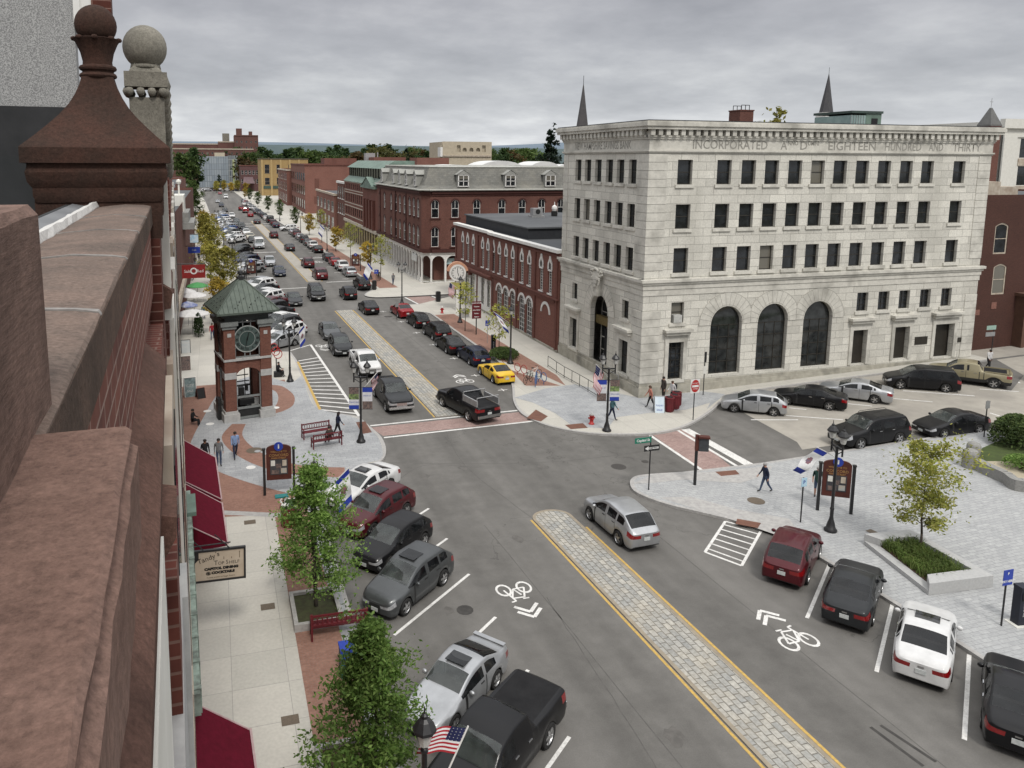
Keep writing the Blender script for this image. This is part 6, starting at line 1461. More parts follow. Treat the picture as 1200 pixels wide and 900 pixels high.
for rot in range(4):
    Q = Rz(rot*PI/2); F = Fac(-a_+pw, -a_+0.1, a_-pw, -a_+0.1); L_ = F.len
    m = MB(); 
    # arched spandrel with a stone lintel line
    c = L_/2; r = L_/2; 
    for k in range(12):
        t0, t1 = PI*k/12, PI*(k+1)/12
        A, B = (c-r*math.cos(t0), 3.05+0.62*math.sin(t0)), (c-r*math.cos(t1), 3.05+0.62*math.sin(t1))
        for d in (0.0, -0.5): m.face([tuple(Q@Vector(F.p(u, d, z))) for u, z in (A, B, (B[0],4.25), (A[0],4.25))][::(1 if d == 0 else -1)])
        m.face([tuple(Q@Vector(F.p(A[0],0,A[1]))), tuple(Q@Vector(F.p(A[0],-0.5,A[1]))), tuple(Q@Vector(F.p(B[0],-0.5,B[1]))), tuple(Q@Vector(F.p(B[0],0,B[1])))])
    m.build('brick_arch', M_tbrick, ct)
    m = MB(); m.box(-a_+0.002, a_-0.002, -a_-0.05, -a_+0.3, 4.25, 4.4, None, Q); m.build('stone_sill', M_tgran, ct)
    # clock frame
    m = MB(); y = -a_+0.2; w = a_-pw
    for b in ((-w-0.02,-w+0.07,4.4,7.35), (w-0.07,w+0.02,4.4,7.35), (-w,w,4.4,4.5), (-w,w,6.85,6.93), (-0.22,-0.15,4.5,4.75), (0.15,0.22,4.5,4.75), (-0.3,-0.23,6.6,7.35), (0.23,0.3,6.6,7.35)): m.box(b[0], b[1], y-0.04, y+0.04, b[2], b[3], None, Q)
    m.build('clock_frame', M_frame, ct)
    CM = Q @ face_m((0, y-0.05, 5.7), (1,0,0), (0,0,1)) @ Matrix.Scale(1.0, 4)
    m = MB(); m.lathe([(0.0001,0.0), (0.86,0.0), (0.86,0.03), (0.0001,0.031)], n=32, M=CM); ck = m.build('clock_face', M_clockface, ct)
    m = MB(); 
    for k in range(40):
        t0, t1 = 2*PI*k/40, 2*PI*(k+1)/40
        m.face([tuple(CM@Vector((rr_*math.cos(t), rr_*math.sin(t), 0.05))) for rr_, t in ((0.875,t0),(0.94,t0),(0.94,t1),(0.875,t1))]); m.face([tuple(CM@Vector((rr_*math.cos(t), rr_*math.sin(t), 0.04))) for rr_, t in ((0.52,t0),(0.545,t0),(0.545,t1),(0.52,t1))])
    m.build('clock_rim', pm('pale metal rim', (0.45,0.47,0.45), (0.36,0.38,0.36), 4, 0.45, 0.4), ck)
    M_num = pm('clock numerals', (0.006,0.008,0.007), None, 4, 0.5)
    M_ring = pm('clock ring', (0.075,0.10,0.093), (0.055,0.078,0.072), 3, 0.3)
    m = MB()
    for k in range(40):
        t0, t1 = 2*PI*k/40, 2*PI*(k+1)/40
        m.face([tuple(CM@Vector((rr_*math.cos(t), rr_*math.sin(t), 0.035))) for rr_, t in ((0.56,t0),(0.875,t0),(0.875,t1),(0.56,t1))])
    m.build('chapter_ring', M_ring, ck)
    for k, s in enumerate(('XII','I','II','III','IIII','V','VI','VII','VIII','IX','X','XI')):
        t = PI/2-2*PI*k/12; lettering(s, 0.24, M_num, ck, CM @ T(0.70*math.cos(t), 0.70*math.sin(t), 0.045) @ Rz(t-PI/2), 0.9, 0.008, name='numeral')
    m = MB(); 
    for L2, ang, w2 in ((0.78, R(90-193), 0.035), (0.5, R(90-16), 0.05)):
        dx, dy = math.cos(ang), math.sin(ang); m.face([tuple(CM@Vector(p)) for p in ((-dy*w2-dx*0.1, dx*w2-dy*0.1, 0.06), (dy*w2-dx*0.1, -dx*w2-dy*0.1, 0.06), (dx*L2+dy*w2*0.4, dy*L2-dx*w2*0.4, 0.06), (dx*L2-dy*w2*0.4, dy*L2+dx*w2*0.4, 0.06))])
    m.build('clock_hands', M_num, ck)
m = MB(); m.box(-1.75, 1.75, -1.75, 1.75, 7.35, 7.7); m.box(-1.5, 1.5, -1.5, 1.5, 7.0, 7.35); m.build('roof_beam', pm('dark green beam', (0.035,0.042,0.038), (0.025,0.03,0.027), 3, 0.6), ct)
m = MB()
M_patina = pm('green standing seam roof', (0.10,0.122,0.10), (0.08,0.10,0.083), 1.5, 0.55, 0.2, stain=(3.0,(0.045,0.06,0.048),0.5))
e_, ax = 2.12, 0.18; ze, zt = 7.68, 9.62
for rot in range(4):
    Q = Rz(rot*PI/2); m.face([tuple(Q@Vector(p)) for p in ((-e_,-e_,ze), (e_,-e_,ze), (ax,-ax,zt), (-ax,-ax,zt))]); m.face([tuple(Q@Vector(p)) for p in ((-e_,-e_,ze-0.14), (e_,-e_,ze-0.14), (e_,-e_,ze), (-e_,-e_,ze))])
m.face([(-e_,-e_,ze-0.14), (-e_,e_,ze-0.14), (e_,e_,ze-0.14), (e_,-e_,ze-0.14)])
rf = m.build('pyramid_roof', M_patina, ct)
m = MB()
for rot in range(4):
    Q = Rz(rot*PI/2)
    for k in range(-6, 7):
        x = e_*k/6.5; f0 = max(0.0, (abs(x)-ax)/(e_-ax)); top_ = (x, -ax-(e_-ax)*f0, zt-(zt-ze)*f0)
        if f0 < 0.97: m.tube(tuple(Q@Vector((x,-e_,ze+0.02))), tuple(Q@Vector(top_)), 0.018, n=4)
    m.tube(tuple(Q@Vector((-e_,-e_,ze+0.02))), tuple(Q@Vector((-ax,-ax,zt+0.02))), 0.05, n=6)
m.build('standing_seams', M_patina, rf)
m = MB()
for rot in range(4):
    Q = Rz(rot*PI/2); 
    for k in range(17):
        x = -1.9+0.24*k+(0.1 if k % 3 else 0); f0 = 0.12+0.09*(k % 4); 
        if abs(x) < e_*(1-f0)-0.2: m.ball(tuple(Q@Vector((x, -e_+(e_-ax)*f0, ze+(zt-ze)*f0+0.05))), 0.04, 6)
m.build('snow_guards', M_black, rf)
m = MB(); m.box(-0.22,0.22,-0.22,0.22,zt-0.05,zt+0.22); m.lathe([(0.16,zt+0.22), (0.10,zt+0.34), (0.2,zt+0.4), (0.16,zt+0.58), (0.02,zt+0.66)], n=12); m.build('roof_cap', M_black, rf)
# glazed lower stage with bench-height panels
m = MB()
for rot in range(4):
    Q = Rz(rot*PI/2); y = -a_+0.22; w = a_-pw
    for b in ((-w-0.02,-w+0.08,0.1,3.3), (w-0.08,w+0.02,0.1,3.3), (-w,w,0.75,0.9), (-w,w,1.55,1.68), (-w,w,0.05,0.2)): m.box(b[0], b[1], y-0.05, y+0.05, b[2], b[3], None, Q)
m.build('steel_frame', M_frame, ct)
m = MB(); m.box(-w,w,-a_+0.25,-a_+0.28,0.2,0.75); m.box(-0.5,0.5,-a_+0.6,-a_+1.2,0.9,1.3); m.box(-1.4,1.4,-0.9,1.4,0.2,0.24); m.build('dark_panels', M_trim, ct)
m = MB(); m.tube((0.1,0,0.2), (0.1,0,4.3), 0.03); m.box(-0.35,-0.0,-0.2,0.2,0.9,1.9); m.box(0.15,0.3,-0.1,0.1,1.6,2.1); m.lathe([(0.45,0.24), (0.45,0.9), (0.3,1.0)], (-0.2,0.1,0), 14); m.box(-0.55,0.4,-0.05,0.05,2.3,2.36); m.box(-0.5,0.35,-0.05,0.05,2.75,2.8); m.build('clock_works', M_trim, ct)
m = MB(); m.box(-2.0,-1.75,-0.9,-0.2,0.0,1.5); m.build('side_cabinet', M_trim, ct)

# ================================================================== buildings further down the street
M_darkwin = glass_mat('far window', (0.02,0.022,0.025), 0.1, 0.3)
def block(name, label, cat, x0, x1, y0, y1, h, mat, south=None, west=None, roof=None, z0=0.0, trim=None, par=0.5, fm=None, group=None):
    """box building; south / west = (columns, [(z0,z1),...], width, kind)"""
    b = root(name, label, cat, group); m = MB(); todo = []
    for F, spec in ((Fac(x0, y0, x1, y0), south), (Fac(x0, y1, x0, y0), west)):
        ops = []
        if spec:
            n, fl, w, kind = spec; st = F.len/n
            for za, zb in fl:
                for k in range(n): c = st*(k+0.5); ops.append((c-w/2, c+w/2, za, zb, kind))
        wall_open(m, F, 0, F.len, z0, h, ops, mat, 0.2); todo.append((F, ops))
    wall_open(m, Fac(x1, y0, x1, y1), 0, y1-y0, z0, h, [], mat); wall_open(m, Fac(x1, y1, x0, y1), 0, x1-x0, z0, h, [], mat)
    m.build('wall', mat, b)
    for F, ops in todo:
        for o in ops: window(F, b, *o[:5], 'sash', fm or M_white, -0.12, M_darkwin, sill=(0.1, 0.1, 0.16, trim) if trim else None)
    m = MB(); m.face([(x0,y0,h-par),(x1,y0,h-par),(x1,y1,h-par),(x0,y1,h-par)]); m.build('roof', roof or M_roofgrey, b)
    if trim: m = MB(); m.box(x0-0.25, x1+0.25, y0-0.25, y0+0.3, h-0.45, h+0.05); m.box(x0-0.25, x0+0.3, y0+0.3, y1+0.25, h-0.45, h+0.05); m.build('cornice', trim, b)
    return b
# green-roofed brick block next to the mansard
gb = root('copper_roofed_block', 'brick block with white stone bands and green copper attic beyond the mansard', 'brick block')
GF = Fac(29.1, 178.0, 29.1, 140.3); m = MB(); ops = []
for za, zb in ((5.9,7.6), (8.8,10.6), (11.6,12.8)):
    for k in range(9): u = 1.6+2.35*k; ops.append((u, u+1.1, za, zb, None))
wall_open(m, GF, 0, GF.len, 4.6, 13.4, ops, M_brick, 0.2); wall_open(m, Fac(29.1, 140.3, 60, 140.3), 0, 31, 0, 13.4, [], M_brick); wall_open(m, Fac(60, 178, 29.1, 178), 0, 31, 0, 13.4, [], M_brick)
m.build('wall', M_brick, gb)
for o in ops: window(GF, gb, *o, 'sash', M_bronze, -0.12)
M_bandw = pm('pale stone band', (0.48,0.44,0.37), (0.40,0.36,0.30), 3, 0.85)
for z in (5.5, 7.75, 8.45, 10.75, 11.3, 13.1): m = MB(); GF.box(m, 0, 23.0, 0, 0.08, z, z+0.16); m.build('stone_band', M_bandw, gb)
m = MB(); GF.box(m, 0, 37.7, 0, 0.35, 4.1, 4.7); m.build('shop_cornice', M_bandw, gb)
for k in range(15): m = MB(); GF.box(m, 0.2+2.65*k, 0.75+2.65*k, -0.1, 0.1, 0, 4.1); m.build('shop_pier', pm('tan shop pier', (0.42,0.34,0.20), (0.34,0.27,0.16), 2, 0.8), gb)
m = MB(); GF.box(m, 0, 37.7, -0.7, -0.4, 0, 4.1); m.build('shop_glass', M_shopglass, gb)
m = MB(); m.face([GF.p(0,0.3,13.35), GF.p(38,0.3,13.35), GF.p(38,-1.0,14.5), GF.p(0,-1.0,14.5)]); m.face([GF.p(0,-0.6,16.4), GF.p(38,-0.6,16.4), GF.p(38,-3.2,17.9), GF.p(0,-3.2,17.9)]); m.face([GF.p(38,0.3,13.35), GF.p(38,-7,13.35), GF.p(38,-7,14.5), GF.p(38,-1.0,14.5)]); m.face([GF.p(38,-0.6,16.4), GF.p(38,-7,16.4), GF.p(38,-7,17.9), GF.p(38,-3.2,17.9)]); m.build('copper_roof', M_copper, gb)
m = MB(); GF.box(m, 0, 38, -7, -1.2, 13.4, 16.4); m.build('attic_glazing', glass_mat('attic glass', (0.015,0.02,0.018), 0.1), gb)
for k in range(16): m = MB(); GF.box(m, 0.1+2.5*k, 0.25+2.5*k, -1.2, -1.1, 14.5, 16.4); m.build('mullion', M_bronze, gb)
m = MB(); m.face([GF.p(0,-3.2,17.9), GF.p(38,-3.2,17.9), GF.p(38,-7,17.9), GF.p(0,-7,17.9)]); m.build('roof', pm('pale membrane', (0.50,0.50,0.48), (0.42,0.42,0.40), 0.4, 0.9), gb)
for k in range(4): m = MB(); GF.box(m, 25.5+2.9*k, 26.4+2.9*k, 0, 0.55, 4.7, 10.4); m.build('brick_buttress', M_bricktrim, gb)
m = MB(); GF.box(m, 23.5, 37, 0, 0.7, 12.6, 13.1); 
for sg in (-1, 1): m.face([GF.p(30.2,0.75,14.8), GF.p(30.2+sg*6,0.75,12.9), GF.p(30.2+sg*6,-0.5,12.9), GF.p(30.2,-0.5,14.8)])
m.face([GF.p(24.2,0.6,12.9), GF.p(36.2,0.6,12.9), GF.p(30.2,0.6,14.7)]); m.build('copper_gable', M_copper, gb)
block('brick_shop', 'narrow brick building with white bay window panels between two brick blocks', 'brick building', 29.3, 48, 178.2, 190.5, 12.9, M_brickd, None, (4, [(5.2,7.6), (8.8,11.6)], 1.9, None), trim=M_white, fm=M_white)
block('brick_shop', 'low pinkish brick building with wide windows and flat cornice', 'brick building', 28.6, 42, 191, 226, 9.6, M_brickl, None, (5, [(1,3.6), (5,7.6)], 4.0, None), trim=M_cream)
bb = block('brick_warehouse', 'tall brick building with a big blank side wall facing the viewer', 'brick building', 29.0, 46, 258.9, 306, 16.6, M_brickl, None, (7, [(1.5,4.5), (6.2,9.3), (11,13.6)], 4.6, None), trim=M_bricktrim, fm=M_bronze)
F_ = Fac(29.0, 258.9, 46, 258.9)
for u, za, zb in ((3.2, 8.6, 11.8), (3.0, 3.4, 5.8)): m = MB(); F_.box(m, u, u+1.5, 0, 0.05, za, zb); m.build('blocked_window', M_brickd, bb)
block('brick_shop', 'red brick building with a pale pilaster strip beside the yellow building', 'brick building', 27.3, 45, 306.5, 350, 14.2, M_brick, None, (6, [(1.5,4.5), (6,9), (10.2,12.6)], 3.6, None), trim=M_bandw)
yb = block('ochre_building', 'ochre yellow building with dark flat cornice at the street bend', 'building', 22.6, 46, 395, 425, 18.6, M_ochre, (4, [(5.6,9), (11.2,15.6)], 2.4, None), None, trim=pm('dark cornice', (0.10,0.085,0.06), (0.075,0.065,0.05), 2, 0.8), fm=M_cream)
m = MB(); m.box(22.5, 46, 394.7, 395, 3.6, 5.0); m.build('shop_band', pm('dark green band', (0.05,0.085,0.07), (0.035,0.06,0.05), 2, 0.7), yb)
for k in range(5): m = MB(); m.box(22.6+4.6*k, 23.5+4.6*k, 394.6, 394.98, 0, 18.0); m.build('pilaster', pm('ochre pilaster', (0.40,0.29,0.135), (0.34,0.24,0.11), 2, 0.85), yb)
block('brick_building', 'plum coloured brick building with white windows left of the ochre one', 'brick building', 14.3, 24.5, 450, 475, 14.8, pm('plum brick', (0.115,0.06,0.058), (0.095,0.048,0.047), 1, 0.9), (5, [(4.5,7), (9.5,12)], 1.2, None), None, trim=M_bricktrim)
m = MB(); m.box(15.5, 21.5, 446, 450, 4.6, 4.9); m.face([(15.2,445,4.7), (21.8,445,4.7), (21,450,8.2), (16,450,8.2)]); o = m.build('porch_roof', pm('mauve roof', (0.15,0.10,0.105), (0.12,0.08,0.085), 1, 0.8)); tag(o, 'mauve sloping roof in front of the plum coloured brick building', 'roof')
gg = root('glass_office', 'grey-blue glass office block closing the end of the street', 'office block'); gx0, gx1 = -9.5, 15.0
M_gg = bm_mat('grey panel glazing', (0.21,0.245,0.28), (0.30,0.335,0.36), (0.15,0.17,0.19), 1.5, 3.8, 0.16, 0.4, (0.12,(0.36,0.40,0.42),0.5), 0, 0.0)
m = MB(); m.box(gx0, gx1-6, 520, 550, 0, 20.0); m.build('glazed_wall', M_gg, gg); m = MB(); m.box(gx1-6, gx1, 519.5, 550, 0, 20.6); m.build('stair_tower', bm_mat('dark curtain wall', (0.07,0.085,0.10), (0.16,0.18,0.19), (0.30,0.31,0.31), 1.2, 3.6, 0.2, 0.4, None, 0, 0.0), gg)
m = MB(); m.box(gx1-3.4, gx1-2.2, 519.3, 519.6, 2, 18); m.build('lit_stair', pm('yellow green stair glass', (0.30,0.34,0.14), (0.45,0.46,0.30), 0.5, 0.5), gg)
m = MB(); m.box(gx0+10, gx1-8, 526, 540, 20, 22.4); m.build('plant_room', M_beige, gg); m = MB(); m.box(gx1, gx1+4.5, 521, 550, 0, 18); m.build('beige_wing', M_beige, gg)
M_farbrick = pm('distant brick', (0.135,0.068,0.056), (0.105,0.052,0.044), 0.12, 0.95)
hs = root('hospital_complex', 'large red brick institutional complex on the skyline at the left', 'brick complex')
for k, (x0, x1, y0, h) in enumerate(((-36, 34, 700, 27.5), (18, 38.5, 705, 39.5), (-36, 6, 715, 32), (4, 20, 712, 34))):
    F = Fac(x0, y0, x1, y0); m = MB(); ops = []
    n = int((x1-x0)/4.0)
    if k < 2:
        for fz in ((17.5,19.3), (22.3,24.2)) + (((27.5,29.4), (32.5,34.4)) if k == 1 else ()):
            for q in range(n): c = (q+0.5)*F.len/n; ops.append((c-0.7, c+0.7, fz[0], fz[1], None))
    wall_open(m, F, 0, F.len, 0, h, ops, M_farbrick, 0.2); m.box(x0, x1, y0+0.5, y0+30, 0, h-0.1); m.build('wing', M_farbrick, hs)
    for o in ops: window(F, hs, *o, 'sash', M_cream, -0.1, M_darkwin)
    m = MB(); F.box(m, 0, F.len, -0.5, 0.4, h-1.0, h); m.build('parapet', M_cream if k != 1 else M_farbrick, hs)
for x0, x1, h0, h1 in ((20,25,39,45.5), (31,34,39,43), (8,14,34,41)): m = MB(); m.box(x0, x1, 716, 722, h0, h1); m.build('chimney', M_farbrick if x0 > 15 else M_greystone, hs)
be = root('beige_block', 'beige concrete block with arched dark openings seen above the roofs', 'concrete block'); F = Fac(89, 300, 110, 300)
m = MB(); ops = [(8.5+2.9*k, 10.2+2.9*k, 21.6, 23.2, 'round') for k in range(3)]+[(6.0,7.6,21.5,24.2,None), (16.8,18.4,21.5,24.2,None)]; wall_open(m, F, 0, 21, 14, 25.6, ops, M_beige, 0.6); m.box(89, 110, 301, 320, 14, 25.5); m.build('wall', M_beige, be)
m = MB(); F.box(m, 0, 20.8, 0, 0.5, 19.6, 20.2); m.build('ledge', M_cream, be); m = MB(); F.box(m, -0.9, 0, -4, 0, 19.5, 23.3); m.build('white_stub', M_white, be)
for x0, x1, y0, h, lab in ((47, 57, 232, 18.9, 'red brick roof storey peeping over the mansard, left one'), (58.5, 68.5, 224, 18.8, 'plain red brick penthouse box over the mansard roof'), (36, 47, 262, 18.6, 'long brick parapet with grey box behind the copper roof')):
    m = MB(); m.box(x0, x1, y0, y0+9, 0, h); m.box(x0+0.3, x1-0.3, y0+0.3, y0+8.7, h, h+0.25, M_roofgrey) if False else None; o = m.build('brick_building', M_brickl if x0 > 50 else M_brick); tag(o, lab, 'brick building')
m = MB(); m.box(0,3,0,3,0,3.0); m.tube((3.8,0,0), (3.8,0,3.2), 0.2); o = m.build('roof_unit', M_alu); o.location = (46, 240, 17.2); tag(o, 'square pale air handling unit on distant brick roof', 'air unit')
# spires and the cupola over the bank
def spire(x, y, z0, z1, r, mat, lab, bands=(), n=8):
    t = thing('church_spire', lab, 'church spire', (x, y, 0)); m = MB(); m.lathe([(r,z0), (r*0.5,(z0+z1)/2), (0.03,z1)], (0,0,0), n); m.build('spire', mat, t)
    m = MB(); m.box(-r*0.95, r*0.95, -r*0.95, r*0.95, 0, z0); m.build('tower', M_white if bands else mat, t); m = MB(); m.tube((0,0,z1-0.2), (0,0,z1+1.2), 0.04); m.build('finial', M_black, t)
    for z, rr_ in bands: m = MB(); m.lathe([(rr_,z), (rr_,z+0.25)], n=n); m.build('white_band', M_white, t)
M_sl = pm('dark spire slate', (0.045,0.045,0.05), (0.06,0.058,0.06), 1.5, 0.7); M_sl2 = pm('brown spire slate', (0.075,0.07,0.07), (0.06,0.056,0.057), 1.5, 0.8)
spire(57.7, 115, 22.0, 30.4, 1.15, M_sl2, 'slender brown-grey spire rising behind the left end of the bank roof', (), 6)
spire(128.3, 140, 28.6, 37.0, 1.5, M_sl, 'dark slate spire with white band behind the green roof penthouse', ((29.6,1.25), (28.4,1.6)))
t = thing('cupola', 'square grey pyramid roofed cupola at the right end of the bank roof', 'cupola', (93.6, 75, 0)); m = MB(); m.box(-0.9,0.9,-0.9,0.9,0,22.6); m.build('tower', M_brickd, t); m = MB(); m.lathe([(1.3,22.55), (1.27,22.72), (0.15,24.8)], n=4); m.build('pyramid_roof', pm('grey lead roof', (0.13,0.13,0.125), (0.10,0.10,0.098), 2, 0.6), t); m = MB(); m.tube((0,0,24.8), (0,0,26.0), 0.025); m.box(-0.25,0.25,-0.02,0.02,25.5,25.56); m.build('weathervane', M_alu, t)
# right-hand edge: dark red brick building and the white one behind
M_brickx = bm_mat('deep red brick', (0.078,0.031,0.023), (0.058,0.024,0.018), (0.07,0.04,0.032), 0.21, 0.075, 0.009, 0.9, (0.3, (0.04,0.018,0.014), 0.5), 0.3)
rb = root('brick_building', 'dark red brick building with white framed arched windows at the right edge', 'brick building'); F = Fac(64.3, 52, 84, 52); zz = 1.1
m = MB(); ops = [(2.55, 4.1, 9.9, 12.7, 'seg'), (2.85, 4.4, 6.2, 9.0, 'seg'), (8, 9.5, 9.9, 12.7, 'seg'), (8, 9.5, 6.2, 9.0, 'seg')]
wall_open(m, F, 0, F.len, 0.5, 15.2, ops, M_brickx, 0.2); wall_open(m, Fac(64.3, 75, 64.3, 52), 0, 23, 0.5, 15.2, [], M_brickx); wall_open(m, Fac(84, 52, 84, 75), 0, 23, 0.5, 15.2, [], M_brickd); m.build('wall', M_brickx, rb)
for o in ops: window(F, rb, *o, 'thick', M_cream, -0.1)
m = MB(); F.box(m, 5.9, 9.5, 0, 0.9, 0.5, 6.0); F.box(m, 5.7, 9.7, 0, 1.05, 6.0, 6.3); m.build('brown_porch', pm('brown painted wood', (0.115,0.06,0.04), (0.09,0.047,0.032), 2, 0.8), rb)
m = MB(); m.face([(64.3,52,15.0),(84,52,15.0),(84,75,15.0),(64.3,75,15.0)]); m.build('roof', M_roofgrey, rb)
m = MB(); F.box(m, 0.3, 1.7, -0.02, 0.03, 4.4, 4.9); F.box(m, 3.0, 3.6, 0, 0.04, 4.9, 5.5); m.build('wall_plate', M_brickl, rb)
m = MB(); m.box(66.5, 69.5, 54, 57, 15, 16.3); m.box(70.5, 73, 55, 57, 15, 15.8); o = m.build('pale_roof_tank', M_cream, rb)
wb = root('white_building', 'white stone building with stacked dark windows behind the brick one at right edge', 'building'); F = Fac(115.3, 90, 150, 90)
m = MB(); ops = [(u, u+2.6, z, z+2.9, None) for u in (3.6, 8.6) for z in (10.5, 14.6, 18.8)]; wall_open(m, F, 0, F.len, 0, 24.5, ops, M_offwhite, 0.4); m.box(115.3, 150, 90.6, 120, 0, 24.3); m.build('wall', M_offwhite, wb)
for o in ops: window(F, wb, *o, 'sash', M_bronze, -0.2)
m = MB(); F.box(m, -0.5, F.len, -0.3, 0.5, 23.2, 24.6); F.box(m, 0, F.len, 0, 0.2, 21.9, 22.2); F.box(m, 0, 2.6, 0, 0.25, 0, 21.9); m.build('pilaster', M_offwhite, wb)
for z in (13.4, 17.6): m = MB(); F.box(m, 3.4, 12, 0, 0.1, z, z+1.1); m.build('cream_panel', M_cream, wb)
# left side of the street, edge-on beyond the parapet
ol = block('brick_building', 'brick building with white painted oriel tower jutting over the left pavement', 'brick building', -22, -3.9, 72, 150, 12.8, M_brickd, None, None)
t = thing('oriel_bay', 'x', 'oriel'); bpy.data.objects.remove(t)
m = MB(); m.box(-5.0, -3.75, 99.5, 104.5, 11.6, 13.6); m.build('oriel', M_offwhite, ol); m = MB(); m.box(-5, -3.2, 97.5, 105.5, 10.4, 11.6); m.box(-5, -2.6, 97, 106, 9.6, 10.4); m.build('oriel_cornice', pm('grey oriel lead', (0.28,0.28,0.26), (0.20,0.20,0.19), 2, 0.7), ol); m = MB(); m.box(-4.45,-4.25,101.5,101.7,13.6,15.2); m.ball((-4.35,101.6,15.2), 0.35, 8); m.build('oriel_finial', M_offwhite, ol)
m = MB(); m.box(-4.0, -3.6, 72, 99, 3.6, 4.4); m.build('shop_cornice', M_cream, ol)
block('brick_building', 'reddish brick building with grey cornice further along the left side', 'brick building', -30, -7.4, 152, 215, 13.2, M_brick, None, None, trim=pm('grey cornice', (0.30,0.31,0.32), (0.25,0.26,0.27), 1, 0.7))
block('brick_building', 'farthest brick building on the left side of the street', 'brick building', -40, -12.5, 230, 330, 11.2, M_brickd, None, None, trim=M_cream)
# shop signs hanging over the left pavement
def blade(px, py, z0, z1, w, mat, lab, texts=(), shape=None):
    t = thing('shop_sign', lab, 'shop sign', (px, py, 0)); m = MB()
    if shape == 'oval':
        FM = face_m((w/2, 0, (z0+z1)/2), (1,0,0), (0,0,1)); m.lathe([(0.001,-0.05), (w/2,-0.05), (w/2,0.05), (0.001,0.05)], n=24, M=FM @ Matrix.Diagonal((1,(z1-z0)/w,1,1)))
    else: m.box(0, w, -0.06, 0.06, z0, z1)
    b = m.build('board', mat, t); m = MB(); m.tube((-0.5,0,z1+0.12), (w,0,z1+0.12), 0.04); m.build('bracket', M_black, t)
    for tx, sz, x, z, mt in texts: lettering(tx, sz, mt, t, face_m((x, -0.066, z), (1,0,0), (0,0,1)))
    return t
M_wl = pm('white lettering', (0.7,0.7,0.68), None, 4, 0.6)
rs = blade(-3.45, 80, 6.15, 7.5, 2.25, pm('dark red sign', (0.23,0.016,0.014), (0.19,0.013,0.012), 2, 0.5), 'dark red shop sign with white ring emblem over the left pavement', (('Salt', 0.42, 0.5, 6.85, M_wl), ('Red', 0.42, 1.75, 6.85, M_wl)))
m = MB(); 
for k in range(20):
    t0, t1 = 2*PI*k/20, 2*PI*(k+1)/20; m.face([(1.13+r_*math.cos(a), -0.068, 6.88+r_*math.sin(a)) for r_, a in ((0.34,t0),(0.34,t1),(0.18,t1),(0.26,t0))])
m.build('ring_emblem', M_wl, rs)
blade(-3.6, 103, 6.0, 6.8, 1.5, M_blue, 'small blue shop sign beyond the red one', (('Café', 0.3, 0.75, 6.4, M_wl),))
blade(-3.5, 93, 5.2, 5.8, 1.4, M_black, 'black oval shop sign between the red and blue signs', (), 'oval')
blade(-4.0, 122, 5.4, 6.6, 1.3, pm('sky blue sign', (0.25,0.48,0.66), (0.6,0.65,0.68), 1.5, 0.6), 'pale blue and white sign hanging far along the left pavement')

# ================================================================== street furniture
M_lamp = pm('lantern glass', (0.55,0.55,0.52), (0.38,0.38,0.36), 6, 0.25)
def lantern(mb, x, y, z, s=1.0):
    mb.lathe([(0.05*s,z), (0.07*s,z+0.08*s), (0.11*s,z+0.1*s)], (x,y,0), 8, M_black); mb.lathe([(0.11*s,z+0.1*s), (0.19*s,z+0.42*s), (0.19*s,z+0.44*s)], (x,y,0), 8, M_lamp)
    mb.lathe([(0.26*s,z+0.44*s), (0.25*s,z+0.5*s), (0.14*s,z+0.66*s), (0.07*s,z+0.72*s), (0.07*s,z+0.78*s), (0.02*s,z+0.82*s), (0.012*s,z+0.98*s)], (x,y,0), 8, M_black)
def lamp_proto(kind):
    t = thing('street_lamp', 'x', 'street lamp'); m = MB()
    H = 4.3 if kind == 'twin' else 4.35
    m.lathe([(0.30,0), (0.30,0.10), (0.22,0.18), (0.17,0.42), (0.11,0.6), (0.085,0.75), (0.085,1.1), (0.10,1.12), (0.10,1.18), (0.075,1.22), (0.065,H-0.1), (0.09,H-0.08), (0.09,H), (0.05,H+0.05)], n=10); m.build('post', M_black, t, True)
    if kind == 'twin':
        m = MB(); m.box(-0.42,0.42,-0.035,0.035,H-0.05,H+0.03)
        for sg in (-1, 1): m.tube((sg*0.42,0,H-0.35), (sg*0.42,0,H+0.25), 0.045); m.tube((0,0,H-0.4), (sg*0.42,0,H-0.1), 0.025)
        m.build('crossarm', M_black, t)
        for sg in (-1, 1): m = MB(); lantern(m, sg*0.42, 0, H+0.2); m.build('lantern', M_black, t)
    else: m = MB(); lantern(m, 0, 0, H+0.0, 1.1); m.build('lantern', M_black, t)
    t['used'] = 0; return t
LP = {k: lamp_proto(k) for k in ('twin', 'single')}
def lamp(kind, x, y, rz, label, group='black lantern street lamps'):
    p = LP[kind]
    if p['used'] == 0: p['used'] = 1; p.location = (x, y, 0.13+gz(x)); p.rotation_euler = (0,0,rz); p['label'] = label; p['group'] = group; return p
    r = dup(p, (x, y, 0.13+gz(x)), rz, label, group); del r['used']; return r
rl = R(-14)
lamp('twin', *(8.47,46.49), rl, 'twin lantern street lamp with banners at the brick crossing by the benches')
lamp('twin', *(24.7,44.25), rl, 'twin lantern street lamp beside the red hydrant at the bank corner')
lamp('twin', *(28.45,28.76), R(80), 'twin lantern street lamp in front of the plaza map board')
lamp('twin', *(5.38,61.35), rl, 'twin lantern street lamp right of the clock tower')
lamp('twin', *(22.17,92.28), rl, 'twin lantern street lamp at the corner by the red sedan')
lamp('single', 3.66, 31.2, 0, 'single lantern lamp poking above the upper left green tree')
lamp('single', 4.25, 15.5, 0, 'single lantern lamp with flag in the lower left tree')
lamp('single', *(24.8,61.99), 0, 'single lantern lamp beside the bicycle racks')
